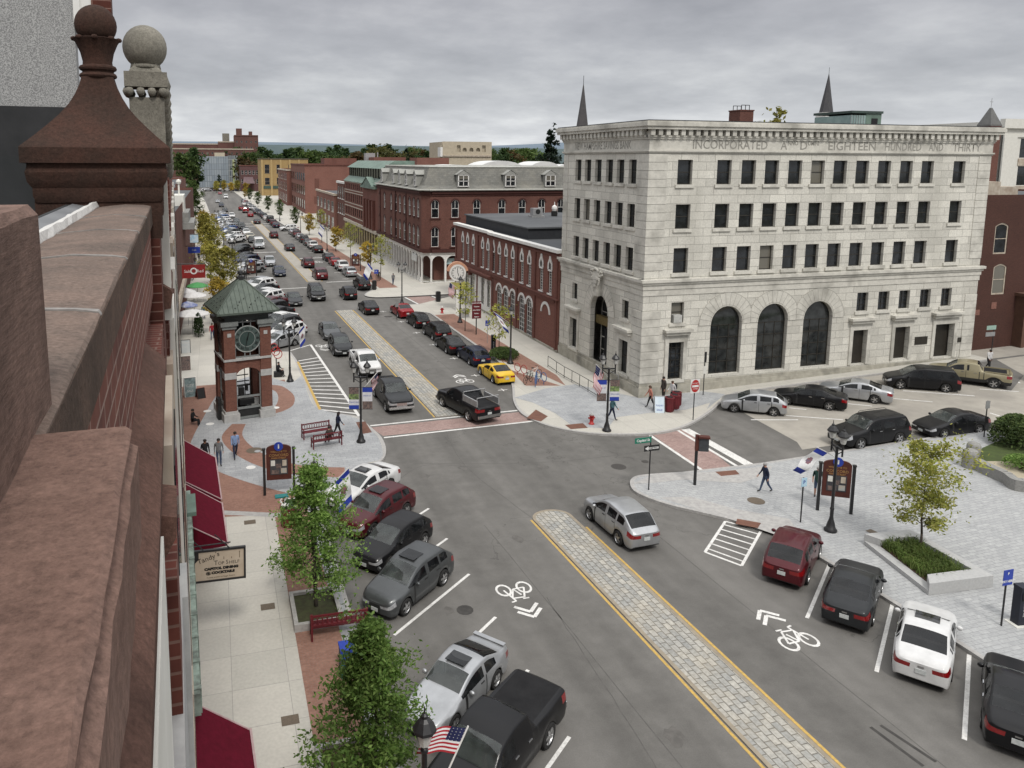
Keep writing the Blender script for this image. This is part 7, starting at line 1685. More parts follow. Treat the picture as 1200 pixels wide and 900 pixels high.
lamp('single', *(25.79,79.7), 0, 'single lantern lamp near the red hydrant before the brick hall')
for k, (x, y) in enumerate(((22.3,113),(20.9,150),(19.6,186),(18.0,228))): lamp('twin', x, y, rl, 'twin lantern lamp on the far right pavement, %s beyond the side street' % ('first','second','third','fourth')[k])
for k, (x, y) in enumerate(((3.3,100),(2.4,128),(1.4,165),(0.2,200))): lamp('twin', x, y, rl, 'twin lantern lamp on the far left kerb, %s beyond the clock tower row' % ('first','second','third','fourth')[k])
# ---- flags and banners hung on the lamps
def flag(base, tip, kind, label, drop, name='flag', w=1.5, h=0.9, f0=0.98):
    """cloth hung from the outer part of a slanting staff"""
    base, tip = Vector(base), Vector(tip); t = thing(name, label, 'flag', base); d = (tip-base); L_ = d.length; d = d.normalized(); m = MB(); m.tube((0,0,0), tuple(tip-base), 0.022); m.build('staff', M_white, t); m = MB()
    D = Vector(drop).normalized(); n1, n2 = 26, 20; pts = {}; o0 = (tip-base)-d*0.06
    side = d.cross(D).normalized()
    for i in range(n1+1):
        for j in range(n2+1):
            a, b = i/n1, j/n2; p = o0-d*(h*a)+D*(w*b)+side*(0.10*math.sin(3.2*b*PI*0.9+a*1.5)*b)+Vector((0,0,-0.25*b*b)); pts[i, j] = tuple(p)
    mt = {'r': pm('flag red', (0.36,0.02,0.03), None, 4, 0.8), 'w': pm('flag white', (0.70,0.70,0.70), None, 4, 0.8), 'b': pm('flag blue', (0.012,0.03,0.26), None, 4, 0.8), 'n': pm('flag navy', (0.012,0.016,0.07), None, 4, 0.8), 'o': pm('flag emblem', (0.33,0.10,0.06), (0.10,0.12,0.2), 14, 0.8)}
    for i in range(n1):
        for j in range(n2):
            if kind == 'us': c = 'n' if (i < 14 and j < 8) else ('r' if (i//2) % 2 == 0 else 'w')
            elif kind == 'city': c = 'b' if (j < 4 or j > 16) else ('o' if ((i-13)/5.5)**2+((j-10)/2.6)**2 < 1 else 'w')
            else: c = 'b' if (j < 3 or j > 16) else 'w'
            m.face([pts[i,j], pts[i+1,j], pts[i+1,j+1], pts[i,j+1]], mt[c])
            if kind == 'us' and i < 14 and j < 8 and (i % 3 == 1) and j % 2 == 0:
                p = [Vector(pts[i,j]), Vector(pts[i+1,j]), Vector(pts[i+1,j+1]), Vector(pts[i,j+1])]; c_ = sum(p, Vector())/4; nrm = (p[1]-p[0]).cross(p[2]-p[1]).normalized()*0.004
                for sg in (1, -1): m.face([tuple(c_+(q-c_)*0.45+nrm*sg) for q in p], mt['w'])
    c = m.build('cloth', mt['w'], t); return t
flag((4.45,15.35,3.2), (5.35,15.6,4.75), 'us', 'stars and stripes flag beside the lantern at lower centre-left', (-0.85,0.35,0.12), w=0.95, h=0.62)
flag((8.75,46.8,3.6), (9.7,46.9,4.6), 'us', 'small stars and stripes on the banner lamp by the benches', (0.2,0.9,-1), w=0.9, h=0.6)
flag((25.2,44.7,3.4), (23.9,44.6,4.7), 'us', 'stars and stripes on the lamp beside the red hydrant', (-0.35,-0.3,-1), w=1.3, h=0.85)
flag((28.75,29.2,3.75), (27.4,28.9,4.45), 'city', 'blue and white flag with emblem streaming from the plaza lamp', (-1,-0.15,-0.36), w=1.75, h=0.9)
flag((3.8,31.3,3.6), (5.2,31.3,4.9), 'city', 'blue and white flag drooping beside the white sedan', (0.1,-0.1,-1), w=1.2, h=0.8)
flag((25.0,63.0,3.6), (23.5,63.0,4.7), 'city', 'blue and white flag on the lamp beside the bike racks', (0.5,-0.2,-0.8), w=1.5, h=0.8)
flag((5.6,61.9,3.4), (6.7,61.9,4.7), 'city', 'blue and white flag on the lamp right of the clock tower', (0.1,0.2,-1), w=1.2, h=0.7)
flag((26.1,80.3,3.6), (24.6,80.0,4.7), 'us', 'pink-looking stars and stripes near the street clock', (-0.2,-0.2,-1), w=1.2, h=0.8)
flag((20.6,101.5,3.0), (19.6,101.2,4.3), 'blue', 'white flag with two blue bands at the far corner', (-0.55,-0.2,-0.9), w=1.6, h=1.1)
flag((21.0,150,4), (19.6,150,5.6), 'blue', 'blue flag on a lamp far along the right pavement', (-0.3,0,-1), w=1.6, h=1.2)
M_ban = {'a': pm('banner white', (0.62,0.62,0.64), None, 4, 0.7), 'p': pm('banner picture', (0.06,0.05,0.05), (0.20,0.14,0.12), 9, 0.7), 'g': pm('banner green picture', (0.03,0.04,0.03), (0.25,0.34,0.12), 5, 0.7)}
def banner(x, y, z0, sg, lab, flip):
    t = thing('banner', lab, 'banner', (x, y, 0.13+gz(x)), rl, 'printed banners on the lamp posts'); w, h = 0.62, 1.4; x0, x1 = sorted((sg*0.12, sg*(0.12+w)))
    bands = [(0,0.25,M_blue), (0.25,0.62,M_ban['a']), (0.62,0.98,M_ban['g']), (0.98,1.4,M_ban['p'])] if flip else [(0,0.5,M_ban['p']), (0.5,0.62,M_ban['a']), (0.62,1.1,M_ban['a']), (1.1,1.4,M_blue)]
    m = MB()
    for a, b, mt in bands: m.box(x0, x1, -0.012, 0.012, z0+a, z0+b, mt)
    m.build('cloth', M_blue, t); m = MB(); m.tube((0,0,z0+h+0.02), (sg*(0.14+w),0,z0+h+0.02), 0.02); m.tube((0,0,z0-0.02), (sg*(0.14+w),0,z0-0.02), 0.02); m.build('arm', M_black, t)
    for s2, dy in ((1,-0.018),): lettering('MAIN ST' if not flip else 'CONCORD', 0.13, M_blue, t, face_m((sg*(0.12+w/2), dy, z0+(0.86 if not flip else 0.44)), (1,0,0), (0,0,1)))
bx, by = (8.47,46.49); banner(bx, by, 2.2, -1, 'left hand banner with green picture and blue foot on the bench-side lamp', True); banner(bx, by, 2.2, 1, 'right hand banner with dark picture on the bench-side lamp', False)
bx, by = (24.7,44.25); banner(bx, by, 2.1, -1, 'banner with blue top, left of the lamp post by the bank', False); banner(bx, by, 2.1, 1, 'banner with blue foot, right of the lamp post by the bank', True)
# ---- information boards
M_wood = pm('dark red timber', (0.085,0.022,0.015), (0.06,0.016,0.011), 3, 0.55)
def kiosk(x, y, rz, lab):
    t = thing('information_board', lab, 'information board', (x, y, 0.13+gz(x)), rz, 'timber information boards')
    for sg in (-1, 1): m = MB(); m.box(sg*0.78-0.07, sg*0.78+0.07, -0.07, 0.07, 0, 2.55); m.box(sg*0.78-0.09, sg*0.78+0.09, -0.09, 0.09, 2.55, 2.62); m.build('post', M_black, t)
    m = MB(); A = [(-0.66,0.85), (0.66,0.85), (0.66,2.55)]+[(0.66*math.cos(a), 2.55+0.26*math.sin(a)) for a in [PI*k/12 for k in range(13)]]+[(-0.66,2.55)]
    for y0 in (-0.06, 0.06): m.face([(a, y0, b) for a, b in A][::(1 if y0 < 0 else -1)])
    for k in range(len(A)): a, b = A[k], A[(k+1) % len(A)]; m.face([(a[0],-0.06,a[1]), (a[0],0.06,a[1]), (b[0],0.06,b[1]), (b[0],-0.06,b[1])])
    m.build('panel', M_wood, t); m = MB(); m.box(-0.46,0.46,-0.08,-0.062,1.15,2.0); m.build('notice_case', pm('notice case', (0.035,0.035,0.04), (0.06,0.06,0.065), 4, 0.3), t)
    for k, (x0, x1, z0, z1) in enumerate(((-0.42,-0.2,1.65,1.95), (0.18,0.40,1.62,1.95), (-0.15,0.12,1.5,1.75), (0.1,0.4,1.22,1.5), (-0.4,0.0,1.2,1.42))): m = MB(); m.box(x0, x1, -0.09, -0.082, z0, z1); m.build('notice', [M_offwhite, M_cream, M_ban['p'], pm('map paper', (0.42,0.33,0.24), (0.30,0.36,0.38), 6, 0.7), M_ban['p']][k], t)
    m = MB(); m.lathe([(0.001,0.0), (0.24,0.0), (0.24,0.05), (0.001,0.05)], n=20, M=face_m((0,-0.06,2.72), (1,0,0), (0,0,1))); m.build('roundel', M_blue, t); lettering('i', 0.34, M_wl, t, face_m((0,-0.115,2.72), (1,0,0), (0,0,1)), 1.3, 0.01)
    M_gold = pm('gilt lettering', (0.42,0.25,0.09), None, 5, 0.6); lettering('WELCOME TO', 0.13, M_gold, t, face_m((0,-0.065,2.42), (1,0,0), (0,0,1))); lettering('CONCORD', 0.2, M_gold, t, face_m((0,-0.065,2.22), (1,0,0), (0,0,1))); lettering('MAIN STREET', 0.13, M_gold, t, face_m((0,-0.065,2.06), (1,0,0), (0,0,1)))
kiosk(2.82, 40.0, R(-5), 'red timber information board on the brick paving by the left plaza'); kiosk(30.2, 30.4, R(-32), 'red timber information board behind the plaza lamp')
kiosk(21.6, 122, R(-10), 'small dark information board on the far right pavement'); kiosk(4.9, 118, R(-10), 'dark board between parked cars on the far left kerb')
# ---- signs on posts
def post_sign(x, y, h, lab, plates, name='road_sign', rz=0.0, pw=0.035, mat=None):
    t = thing(name, lab, 'sign', (x, y, 0.13+gz(x)), rz); m = MB(); m.tube((0,0,0), (0,0,h), pw, n=8); m.build('post', mat or M_black, t)
    for x0, x1, z0, z1, mt, txt, sz, tm in plates:
        m = MB(); m.box(x0, x1, -0.06, -0.04, z0, z1); p = m.build('plate', mt, t)
        for i, s in enumerate(txt.split('|') if txt else ()):
            n = len(txt.split('|')); lettering(s, sz, tm, p, face_m(((x0+x1)/2, -0.064, z1-(z1-z0)*(i+0.5)/n), (1,0,0), (0,0,1)), 1, 0.006)
    return t
M_green = pm('sign green', (0.012,0.17,0.11), (0.01,0.14,0.09), 5, 0.5)
t = post_sign(*(22.39,35.28), 3.1, 'black post with green street name plate and one way arrow', [(-1.0,0.0,2.75,3.05,M_green,'Capitol St',0.2,M_wl), (-0.42,0.52,2.25,2.58,M_black,'',0.2,M_wl)])
m = MB(); m.face([(-0.38,-0.066,2.415), (-0.16,-0.066,2.29), (-0.16,-0.066,2.36), (0.46,-0.066,2.36), (0.46,-0.066,2.47), (-0.16,-0.066,2.47), (-0.16,-0.066,2.54)]); m.build('arrow', M_wl, t); lettering('ONE WAY', 0.10, M_black, t, face_m((0.13,-0.069,2.415), (1,0,0), (0,0,1)), 1.1, 0.004)
t = post_sign(*(31.59,44.64), 2.75, 'do not enter sign facing the street at the bank corner', [(-0.36,0.36,1.95,2.95,M_wl,'',0,None)])
m = MB(); m.lathe([(0.001,0), (0.33,0), (0.33,0.008), (0.001,0.008)], n=24, M=face_m((0,-0.061,2.45), (1,0,0), (0,0,1)) @ Matrix.Diagonal((1,1.35,1,1))); m.build('red_disc', M_red, t); m = MB(); m.box(-0.26,0.26,-0.075,-0.072,2.37,2.52); m.build('white_bar', M_wl, t); lettering('DO NOT', 0.13, M_wl, t, face_m((0,-0.074,2.65), (1,0,0), (0,0,1))); lettering('ENTER', 0.13, M_wl, t, face_m((0,-0.074,2.25), (1,0,0), (0,0,1)))
t = post_sign(*(25.25,35.21), 2.6, 'thick black post with back of a boxed pedestrian signal', [], 'pedestrian_signal', R(-25), 0.085); m = MB(); m.box(0.1,0.62,-0.12,0.12,2.0,2.75); m.build('signal_box', pm('signal casing', (0.05,0.055,0.06), (0.035,0.038,0.042), 5, 0.5), t); m = MB(); m.box(0.06,0.66,-0.2,0.16,2.75,2.85); m.box(-0.09,0.09,-0.09,0.09,2.0,2.9); m.build('hood', M_wood, t)
post_sign(*(27.69,29.9), 2.35, 'accessible parking sign on slim post behind the dark red suv', [(-0.16,0.16,1.9,2.35,pm('pale blue sign', (0.45,0.62,0.72), (0.36,0.55,0.68), 5, 0.6),'P',0.25,M_blue)])
post_sign(*(28.96,20.62), 2.3, 'blue pay station sign on a black post at right edge', [(-0.24,0.24,1.72,2.35,M_blue,'P|PAY HERE',0.13,M_wl)], 'pay_sign')
def paystation(x, y, lab):
    t = thing('pay_station', lab, 'pay station', (x, y, 0.13), R(-8), 'parking pay stations'); m = MB(); m.box(-0.2,0.2,-0.18,0.18,0,1.5); m.box(-0.21,0.21,-0.2,0.2,1.5,1.6); m.build('cabinet', pm('navy cabinet', (0.008,0.011,0.022), (0.006,0.008,0.016), 3, 0.4), t); m = MB(); m.box(-0.14,0.14,-0.2,-0.19,1.05,1.4); m.build('screen', M_carglass, t); m = MB(); m.box(-0.35,0.35,-0.3,0.3,-0.02,0.03); m.build('foot', M_offwhite, t); lettering('PAY STATION', 0.1, M_wl, t, face_m((0.0,-0.186,0.7), (0,0,1), (-1,0,0)))
paystation(29.75, 20.55, 'navy pay station beside the blue sign at right edge'); paystation(*(24.82,66.43), 'navy pay station among the parked cars on the brick strip')
post_sign(*(25.44,69.8), 2.3, 'blue parking sign on the brick strip beside the pay station', [(-0.24,0.24,1.75,2.3,M_blue,'P|PAY',0.18,M_wl)], 'pay_sign', 0, 0.03, M_alu)
t = post_sign(*(25.6,73.64), 3.2, 'tall dark red wayfinding sign with white place names', [(-0.5,0.5,1.7,3.5,M_maroon,'STATE HOUSE|Museum|Arts Center|Parking|Visitors',0.17,M_wl)], 'wayfinding_sign', 0, 0.06)
post_sign(*(19.3,82.81), 2.0, 'small sign post near the red sedan at the far corner', [(-0.2,0.2,1.5,2.0,M_alu,'',0,None)]); post_sign(21.8, 106.5, 2.4, 'blue parking sign on the far corner pavement', [(-0.3,0.3,1.8,2.4,M_blue,'P',0.3,M_wl)], 'pay_sign')
post_sign(*(61.74,47.25), 3.6, 'street name and one way plates on the post at the alley', [(-0.85,0.15,3.2,3.55,pm('pale green plate', (0.30,0.42,0.36), (0.25,0.36,0.31), 4, 0.5),'',0,None), (-0.9,0.1,2.65,3.0,M_alu,'',0,None)])
post_sign(*(35.5,49.07), 3.4, 'slim post with small meter signs against the bank plinth', [(-0.1,0.1,2.6,3.4,M_black,'',0,None), (-0.14,0.14,1.7,2.3,M_offwhite,'',0,None)])
post_sign(*(46.8,35.71), 2.4, 'black meter post with boxed head by the plaza bollards', [(-0.2,0.15,1.9,2.4,M_alu,'',0,None), (-0.14,0.14,0.9,1.35,M_black,'',0,None)])
# ---- hydrants, bins, boards, cabinets
def hydrant(x, y, lab):
    t = thing('fire_hydrant', lab, 'fire hydrant', (x, y, 0.13)); m = MB(); m.lathe([(0.2,0), (0.2,0.06), (0.13,0.08), (0.13,0.55), (0.17,0.57), (0.17,0.62), (0.13,0.64)], n=14); m.build('barrel', M_red, t, True); m = MB(); m.lathe([(0.15,0.64), (0.13,0.74), (0.05,0.80), (0.04,0.86)], n=14); m.build('bonnet', M_white, t, True); m = MB(); m.tube((-0.24,0,0.45), (0.24,0,0.45), 0.06); m.tube((0,0,0.42), (0,-0.22,0.42), 0.075); m.build('outlet', M_red, t)
hydrant(*(24.34,45.73), 'red fire hydrant with white cap at the bank corner'); hydrant(*(25.36,85.28), 'red fire hydrant near the brick crossing of the far side street')
def bin_(x, y, lab, mat=None, sh='round', g='dark red litter bins', h=1.05):
    t = thing('litter_bin', lab, 'litter bin', (x, y, 0.13), 0, g); m = MB(); prof = [(0.30,0), (0.33,0.08), (0.33,h-0.1), (0.36,h-0.06), (0.36,h), (0.24,h+0.02), (0.2,h-0.2)]; m.lathe(prof, n=18 if sh == 'round' else 4); m.build('barrel', mat or M_maroon, t); m = MB()
    for k in range(12): a = 2*PI*k/12; m.tube((0.335*math.cos(a),0.335*math.sin(a),0.1), (0.335*math.cos(a),0.335*math.sin(a),h-0.1), 0.02, n=5)
    m.build('slats', mat or M_maroon, t); m = MB(); m.lathe([(0.2,h+0.0), (0.19,h+0.03)], n=14); m.build('liner', M_dark, t)
bin_(31.05, 46.75, 'dark red litter bin nearest the white sandwich board'); bin_(31.75, 47.15, 'dark red litter bin in the middle of the row of three'); bin_(32.3, 47.75, 'dark red litter bin with pale lid, right of the row', None)
bin_(27.0, 92.6, 'square black litter bin by the brick crossing of the side street', M_black, 'sq', 'black bins', 1.3); bin_(20.9, 103.5, 'black bin under the white and blue flag on the far corner', M_black, 'sq', 'black bins', 1.3)
def aboard(x, y, rz, lab, mat, txt=(), w=0.7, h=1.15, frame=None):
    t = thing('sandwich_board', lab, 'sandwich board', (x, y, 0.13), rz)
    for sg in (-1, 1): m = MB(); m.face([(-w/2,sg*0.3,0), (w/2,sg*0.3,0), (w/2,sg*0.03,h), (-w/2,sg*0.03,h)][::(1 if sg < 0 else -1)]); m.build('panel', mat, t)
    m = MB()
    for sg in (-1, 1): m.tube((sg*w/2,-0.31,0), (sg*w/2,-0.03,h), 0.025); m.tube((sg*w/2,0.31,0), (sg*w/2,0.03,h), 0.025)
    m.tube((-w/2,-0.03,h), (w/2,-0.03,h), 0.03); m.build('frame', frame or M_alu, t)
    for s, z, sz, mt in txt: lettering(s, sz, mt, t, face_m((0,-0.3+0.27*z/h-0.012,z), (1,0,0), (0,0.23,1)))
aboard(30.3, 46.9, R(-20), 'white sandwich board beside the dark red litter bins', pm('white board', (0.60,0.68,0.74), (0.52,0.62,0.70), 3, 0.5), (('SALE', 0.2, 0.2, M_blue), ('TODAY', 0.5, 0.16, M_blue)))
aboard(*(-2.33,59.39), R(10), 'white framed sandwich board with dark panels on the left pavement', pm('board teal', (0.10,0.15,0.16), (0.30,0.38,0.38), 3, 0.5), (('CITY', 0.85, 0.26, M_wl), ('SALE', 0.45, 0.22, M_wl)), 0.85, 1.45, M_white)
aboard(*(-1.57,58.75), R(20), 'low black sandwich board right of the white framed one', M_black, (), 0.6, 0.75, M_wood); aboard(*(-3.1,73.42), R(4), 'pale framed poster board against the left shopfronts', pm('poster pale', (0.42,0.46,0.46), (0.5,0.5,0.48), 4, 0.6), (), 0.8, 1.2, M_black); aboard(*(-2.9,67.26), R(4), 'dark poster board on the left pavement below the pale one', M_ban['p'], (), 0.8, 1.2, M_offwhite)
def cabinet(x, y, w, d, h, lab, mat, cat='cabinet'):
    t = thing('street_cabinet', lab, cat, (x, y, 0.13)); m = MB(); m.box(-w/2,w/2,-d/2,d/2,0,h); m.build('casing', mat, t); m = MB(); m.box(-w/2-0.03,w/2+0.03,-d/2-0.03,d/2+0.03,h,h+0.05); m.build('lid', mat, t)
cabinet(27.2, 82.5, 1.0, 0.7, 0.9, 'grey utility box on the pavement by the single lantern lamp', M_alu)
# ---- benches with pierced backs
def bench_proto():
    t = thing('park_bench', 'x', 'bench'); L_ = 1.85
    m = MB(); 
    for k in range(5): m.box(-L_/2, L_/2, 0.02+0.09*k, 0.09+0.09*k, 0.43, 0.46)
    m.build('seat', M_maroon, t); m = MB(); m.box(-L_/2, L_/2, 0.46, 0.50, 0.86, 0.92); m.box(-L_/2, L_/2, 0.46, 0.50, 0.52, 0.57)
    for k in range(11):
        x = -L_/2+0.12+0.162*k
        for q in range(12): a0, a1 = 2*PI*q/12, 2*PI*(q+1)/12; m.tube((x+0.085*math.cos(a0),0.48,0.71+0.14*math.sin(a0)), (x+0.085*math.cos(a1),0.48,0.71+0.14*math.sin(a1)), 0.016, n=4)
    m.build('backrest', M_maroon, t)
    for sg in (-1, 1): m = MB(); m.box(sg*L_/2-0.03, sg*L_/2+0.03, 0.44, 0.52, 0, 0.95); m.box(sg*L_/2-0.03, sg*L_/2+0.03, 0.0, 0.06, 0, 0.64); m.box(sg*L_/2-0.03, sg*L_/2+0.03, 0.0, 0.5, 0.62, 0.66); m.box(sg*L_/2-0.03, sg*L_/2+0.03, 0.06, 0.44, 0.38, 0.43); m.build('leg', M_maroon, t)
    return t
bp = bench_proto(); bp.location = (5.9, 47.9, 0.13); bp.rotation_euler = (0,0,R(11)); bp['label'] = 'empty dark red bench with pierced back on the left plaza'; bp['group'] = 'dark red benches'
dup(bp, (6.2, 46.6, 0.13), R(191), 'dark red bench on the left plaza with a person seated', 'dark red benches')
dup(bp, (4.0, 27.2, 0.13), R(178), 'dark red bench backing onto the near tree planter', 'dark red benches', 1.12); dup(bp, (20.2, 106.3, 0.13), R(90), 'small dark red bench on the far corner', 'dark red benches')
# ---- planters
def planter(x, y, w, d, h, rz, lab, mat, inner=None):
    t = thing('planter', lab, 'planter', (x, y, 0.13), rz); m = MB(); e = 0.16
    for b in ((-w/2,w/2,-d/2,-d/2+e), (-w/2,w/2,d/2-e,d/2), (-w/2,-w/2+e,-d/2+e,d/2-e), (w/2-e,w/2,-d/2+e,d/2-e)): m.box(*b, 0, h)
    m.build('kerb', mat, t); m = MB(); m.box(-w/2+e, w/2-e, -d/2+e, d/2-e, 0, h*0.6); m.build('soil', inner or M_soil, t); return t
planter(3.32, 28.6, 1.9, 2.4, 0.3, 0, 'tree pit with pale stone kerb behind the near red bench', M_kerb, pm('mossy soil', (0.055,0.065,0.025), (0.04,0.035,0.02), 6, 0.95)); planter(3.3, 20.0, 1.9, 2.4, 0.3, 0, 'tree pit under the lowest green tree', M_kerb)
t = thing('planter_tub', 'dark red barrel planter of white flowers by the upper green tree', 'planter', (3.0, 36.3, 0.13)); m = MB(); m.lathe([(0.38,0), (0.42,0.1), (0.42,0.85), (0.47,0.9), (0.47,0.98), (0.36,0.98), (0.34,0.85)], n=16); m.build('tub', M_maroon, t); m = MB(); rr = random.Random(3)
for k in range(160): a, r_ = rr.uniform(0,2*PI), rr.uniform(0,0.45); p = Vector((r_*math.cos(a), r_*math.sin(a), 0.9+rr.uniform(0,0.4))); u_ = Vector((rr.gauss(0,1),rr.gauss(0,1),rr.gauss(0,1))).normalized()*0.06; v_ = u_.orthogonal(); m.face([tuple(p-u_-v_), tuple(p+u_-v_), tuple(p+u_+v_), tuple(p-u_+v_)], M_white if k % 3 == 0 else pm('plant leaves', (0.05,0.10,0.025), (0.03,0.065,0.018), 8, 0.7))
m.build('flowers', M_white, t)
t = thing('recycling_bin', 'teal and red recycling bin half hidden by the lowest tree', 'recycling bin', (3.95, 24.6, 0.13)); m = MB(); m.box(-0.28,0.28,-0.28,0.28,0,0.95); m.build('body', pm('teal bin', (0.02,0.16,0.18), (0.015,0.12,0.14), 4, 0.5), t); m = MB(); m.box(-0.3,0.3,-0.3,0.3,0.95,1.05); m.box(-0.2,0.2,-0.292,-0.283,0.5,0.8); m.build('lid', M_blue, t); m = MB(); m.lathe([(0.001,0), (0.16,0), (0.16,0.02), (0.001,0.02)], n=14, M=face_m((0,-0.283,0.6), (1,0,0), (0,0,1))); m.build('red_disc', M_red, t)
m = MB(); m.box(-0.35,0.35,-0.2,0.2,0,0.06); o = m.build('litter_tray', pm('teal plastic', (0.015,0.20,0.20), (0.01,0.15,0.15), 4, 0.5)); o.location = (*(2.9,39.66), 0.14); tag(o, 'small teal lid lying on the brick paving by the information board', 'lid')
# long granite planter seat round the plaza tree
gp = thing('granite_planter', 'long pale granite planter seat around the young plaza tree', 'planter', (0,0,0)); A = [(28.94,27.24), (31.45,27.04), (31.27,22.8), (28.07,23.02)]; Zp = 0.14
m = MB(); cx = sum(p[0] for p in A)/4; cy = sum(p[1] for p in A)/4; B = [(p[0]+(cx-p[0])*0.30, p[1]+(cy-p[1])*0.30) for p in A]
for k in range(4): j = (k+1) % 4; h = 0.52 if k != 3 else 0.18; m.prism(ccw([A[k], A[j], B[j], B[k]]), Zp, Zp+h)
m.build('granite_seat', pm('smooth granite', (0.42,0.42,0.41), (0.36,0.36,0.355), 10, 0.7), gp); m = MB(); m.prism(ccw(B), Zp, Zp+0.2); m.build('mulch', M_soil, gp)
# ---- handrail, bicycle racks and bicycles
hr = thing('handrail', 'grey metal handrail on the ramp along the bank wall', 'handrail', (0,0,0)); m = MB(); P_ = [(27.56,60.08), (27.47,58.14), (27.43,56.54), (27.5,55.25), (27.56,54), (27.58,52.57), (27.57,51), (27.66,50.11)]
for p in P_: m.tube((*p,0.13), (*p,1.1), 0.025)
for z in (1.1, 0.3): m.path([(*p, z) for p in P_], 0.025)
m.build('rail', pm('dark grey rail', (0.09,0.09,0.085), (0.07,0.07,0.066), 5, 0.5, 0.4), hr); m = MB(); q = [(30.2,56.0), (30.2,54.4), (30.2,52.6)]
for p in q: m.tube((*p,0.13), (*p,1.25), 0.025)
m.path([(*p,1.25) for p in q], 0.025); m.build('wall_rail', M_alu, hr)
def bike(x, y, rz, col, lab):
    t = thing('bicycle', lab, 'bicycle', (x, y, 0.13), rz)
    for sx in (-0.52, 0.52):
        m = MB(); 
        for q in range(16): a0, a1 = 2*PI*q/16, 2*PI*(q+1)/16; m.tube((sx+0.33*math.cos(a0),0,0.34+0.33*math.sin(a0)), (sx+0.33*math.cos(a1),0,0.34+0.33*math.sin(a1)), 0.02, n=5)
        for q in range(8): a = 2*PI*q/8; m.tube((sx,0,0.34), (sx+0.32*math.cos(a),0,0.34+0.32*math.sin(a)), 0.004, n=3)
        m.build('wheel', M_tyre, t)
    m = MB()
    for a, b in (((-0.52,0,0.34),(-0.2,0,0.8)), ((-0.52,0,0.34),(-0.05,0,0.3)), ((-0.2,0,0.85),(-0.05,0,0.3)), ((-0.05,0,0.3),(0.36,0,0.78)), ((-0.2,0,0.76),(0.34,0,0.84)), ((0.34,0,0.95),(0.52,0,0.34))): m.tube(a, b, 0.018, n=6)
    m.build('frame', col, t); m = MB(); m.box(-0.32,-0.1,-0.06,0.06,0.88,0.93); m.build('saddle', M_black, t); m = MB(); m.path([(0.28,-0.25,0.98), (0.33,-0.1,1.0), (0.33,0.1,1.0), (0.28,0.25,0.98)], 0.015); m.build('handlebar', M_black, t)
bike(*(23.96,55.93), R(40), M_black, 'dark bicycle leaning at the racks behind the yellow coupe'); bike(*(25.02,57.18), R(20), M_white, 'pale wheeled bicycle beside the dark one')
M_rack = pm('rack red', (0.36,0.05,0.045), (0.28,0.04,0.036), 4, 0.5)
def rack(x, y, rz, mat, lab):
    t = thing('bicycle_rack', lab, 'bicycle rack', (x, y, 0.13), rz)
    for sx in (-0.4, 0.4):
        m = MB()
        for q in range(18): a0, a1 = 2*PI*q/18, 2*PI*(q+1)/18; m.tube((sx+0.36*math.cos(a0),0,0.62+0.36*math.sin(a0)), (sx+0.36*math.cos(a1),0,0.62+0.36*math.sin(a1)), 0.03, n=6)
        m.tube((sx,0,0), (sx,0,0.26), 0.03); m.build('hoop', mat, t)
rack(*(24.22,58.19), R(110), M_rack, 'red double hoop bicycle rack behind the yellow coupe'); rack(*(24.28,55.11), R(60), pm('rack blue', (0.05,0.12,0.28), (0.04,0.09,0.22), 4, 0.5), 'blue bicycle rack at the end of the brick strip'); rack(*(24.97,55.67), R(100), pm('rack blue', (0,0,0)), 'second blue bicycle rack nearer the handrail')
t = thing('ring_sculpture', 'red metal ring sculpture beside the clock tower', 'sculpture', (*(4.53,64.47), 0.13), R(15)); m = MB(); m.tube((0,0,0), (0,0,1.2), 0.05); m.build('stem', M_black, t)
for k, (dx, z) in enumerate(((-0.22,2.15), (0.0,1.8), (0.2,1.5))):
    m = MB(); 
    for q in range(18): a0, a1 = 2*PI*q/18, 2*PI*(q+1)/18; m.tube((dx+0.36*math.cos(a0),0.05*k,z+0.36*math.sin(a0)), (dx+0.36*math.cos(a1),0.05*k,z+0.36*math.sin(a1)), 0.035, n=6)
    m.build('ring', M_red, t)
# ---- street clock, market tents, parasols, low wall and bollards
t = thing('street_clock', 'large white round street clock with arched pink top near the side street', 'clock', (27.6, 86.5, 0.13), R(-8)); CM = face_m((0,-0.3,4.6), (1,0,0), (0,0,1)); m = MB(); m.box(-0.16,0.16,-0.16,0.16,0,3.7); m.build('post', M_white, t); m = MB(); m.lathe([(0.001,-0.5), (1.0,-0.5), (1.0,0.0), (0.001,0.0)], n=28, M=CM); m.build('case', M_white, t); m = MB()
ring_ = lambda r0, r1, z, mb: [mb.face([tuple(CM@Vector((r*math.cos(a), r*math.sin(a), z))) for r, a in ((r0,2*PI*k/24),(r1,2*PI*k/24),(r1,2*PI*(k+1)/24),(r0,2*PI*(k+1)/24))]) for k in range(24)]
ring_(0.72, 0.76, 0.02, m); [m.tube(tuple(CM@Vector((0.55*math.cos(2*PI*k/12),0.55*math.sin(2*PI*k/12),0.02))), tuple(CM@Vector((0.68*math.cos(2*PI*k/12),0.68*math.sin(2*PI*k/12),0.02))), 0.03, n=4) for k in range(12)]
for a, L_ in ((R(95),0.55), (R(-70),0.4)): m.tube(tuple(CM@Vector((0,0,0.03))), tuple(CM@Vector((L_*math.cos(a),L_*math.sin(a),0.03))), 0.03, n=4)
m.build('dial', M_black, t); m = MB(); FA = Fac(-1.3, 0.3, 1.3, 0.3); ringarch(m, FA, 1.3, 4.6, 1.02, 1.32, 0, 0.5, None, 16, R(10), R(170)); m.build('arch_top', pm('salmon paint', (0.52,0.28,0.18), (0.44,0.23,0.15), 3, 0.7), t)
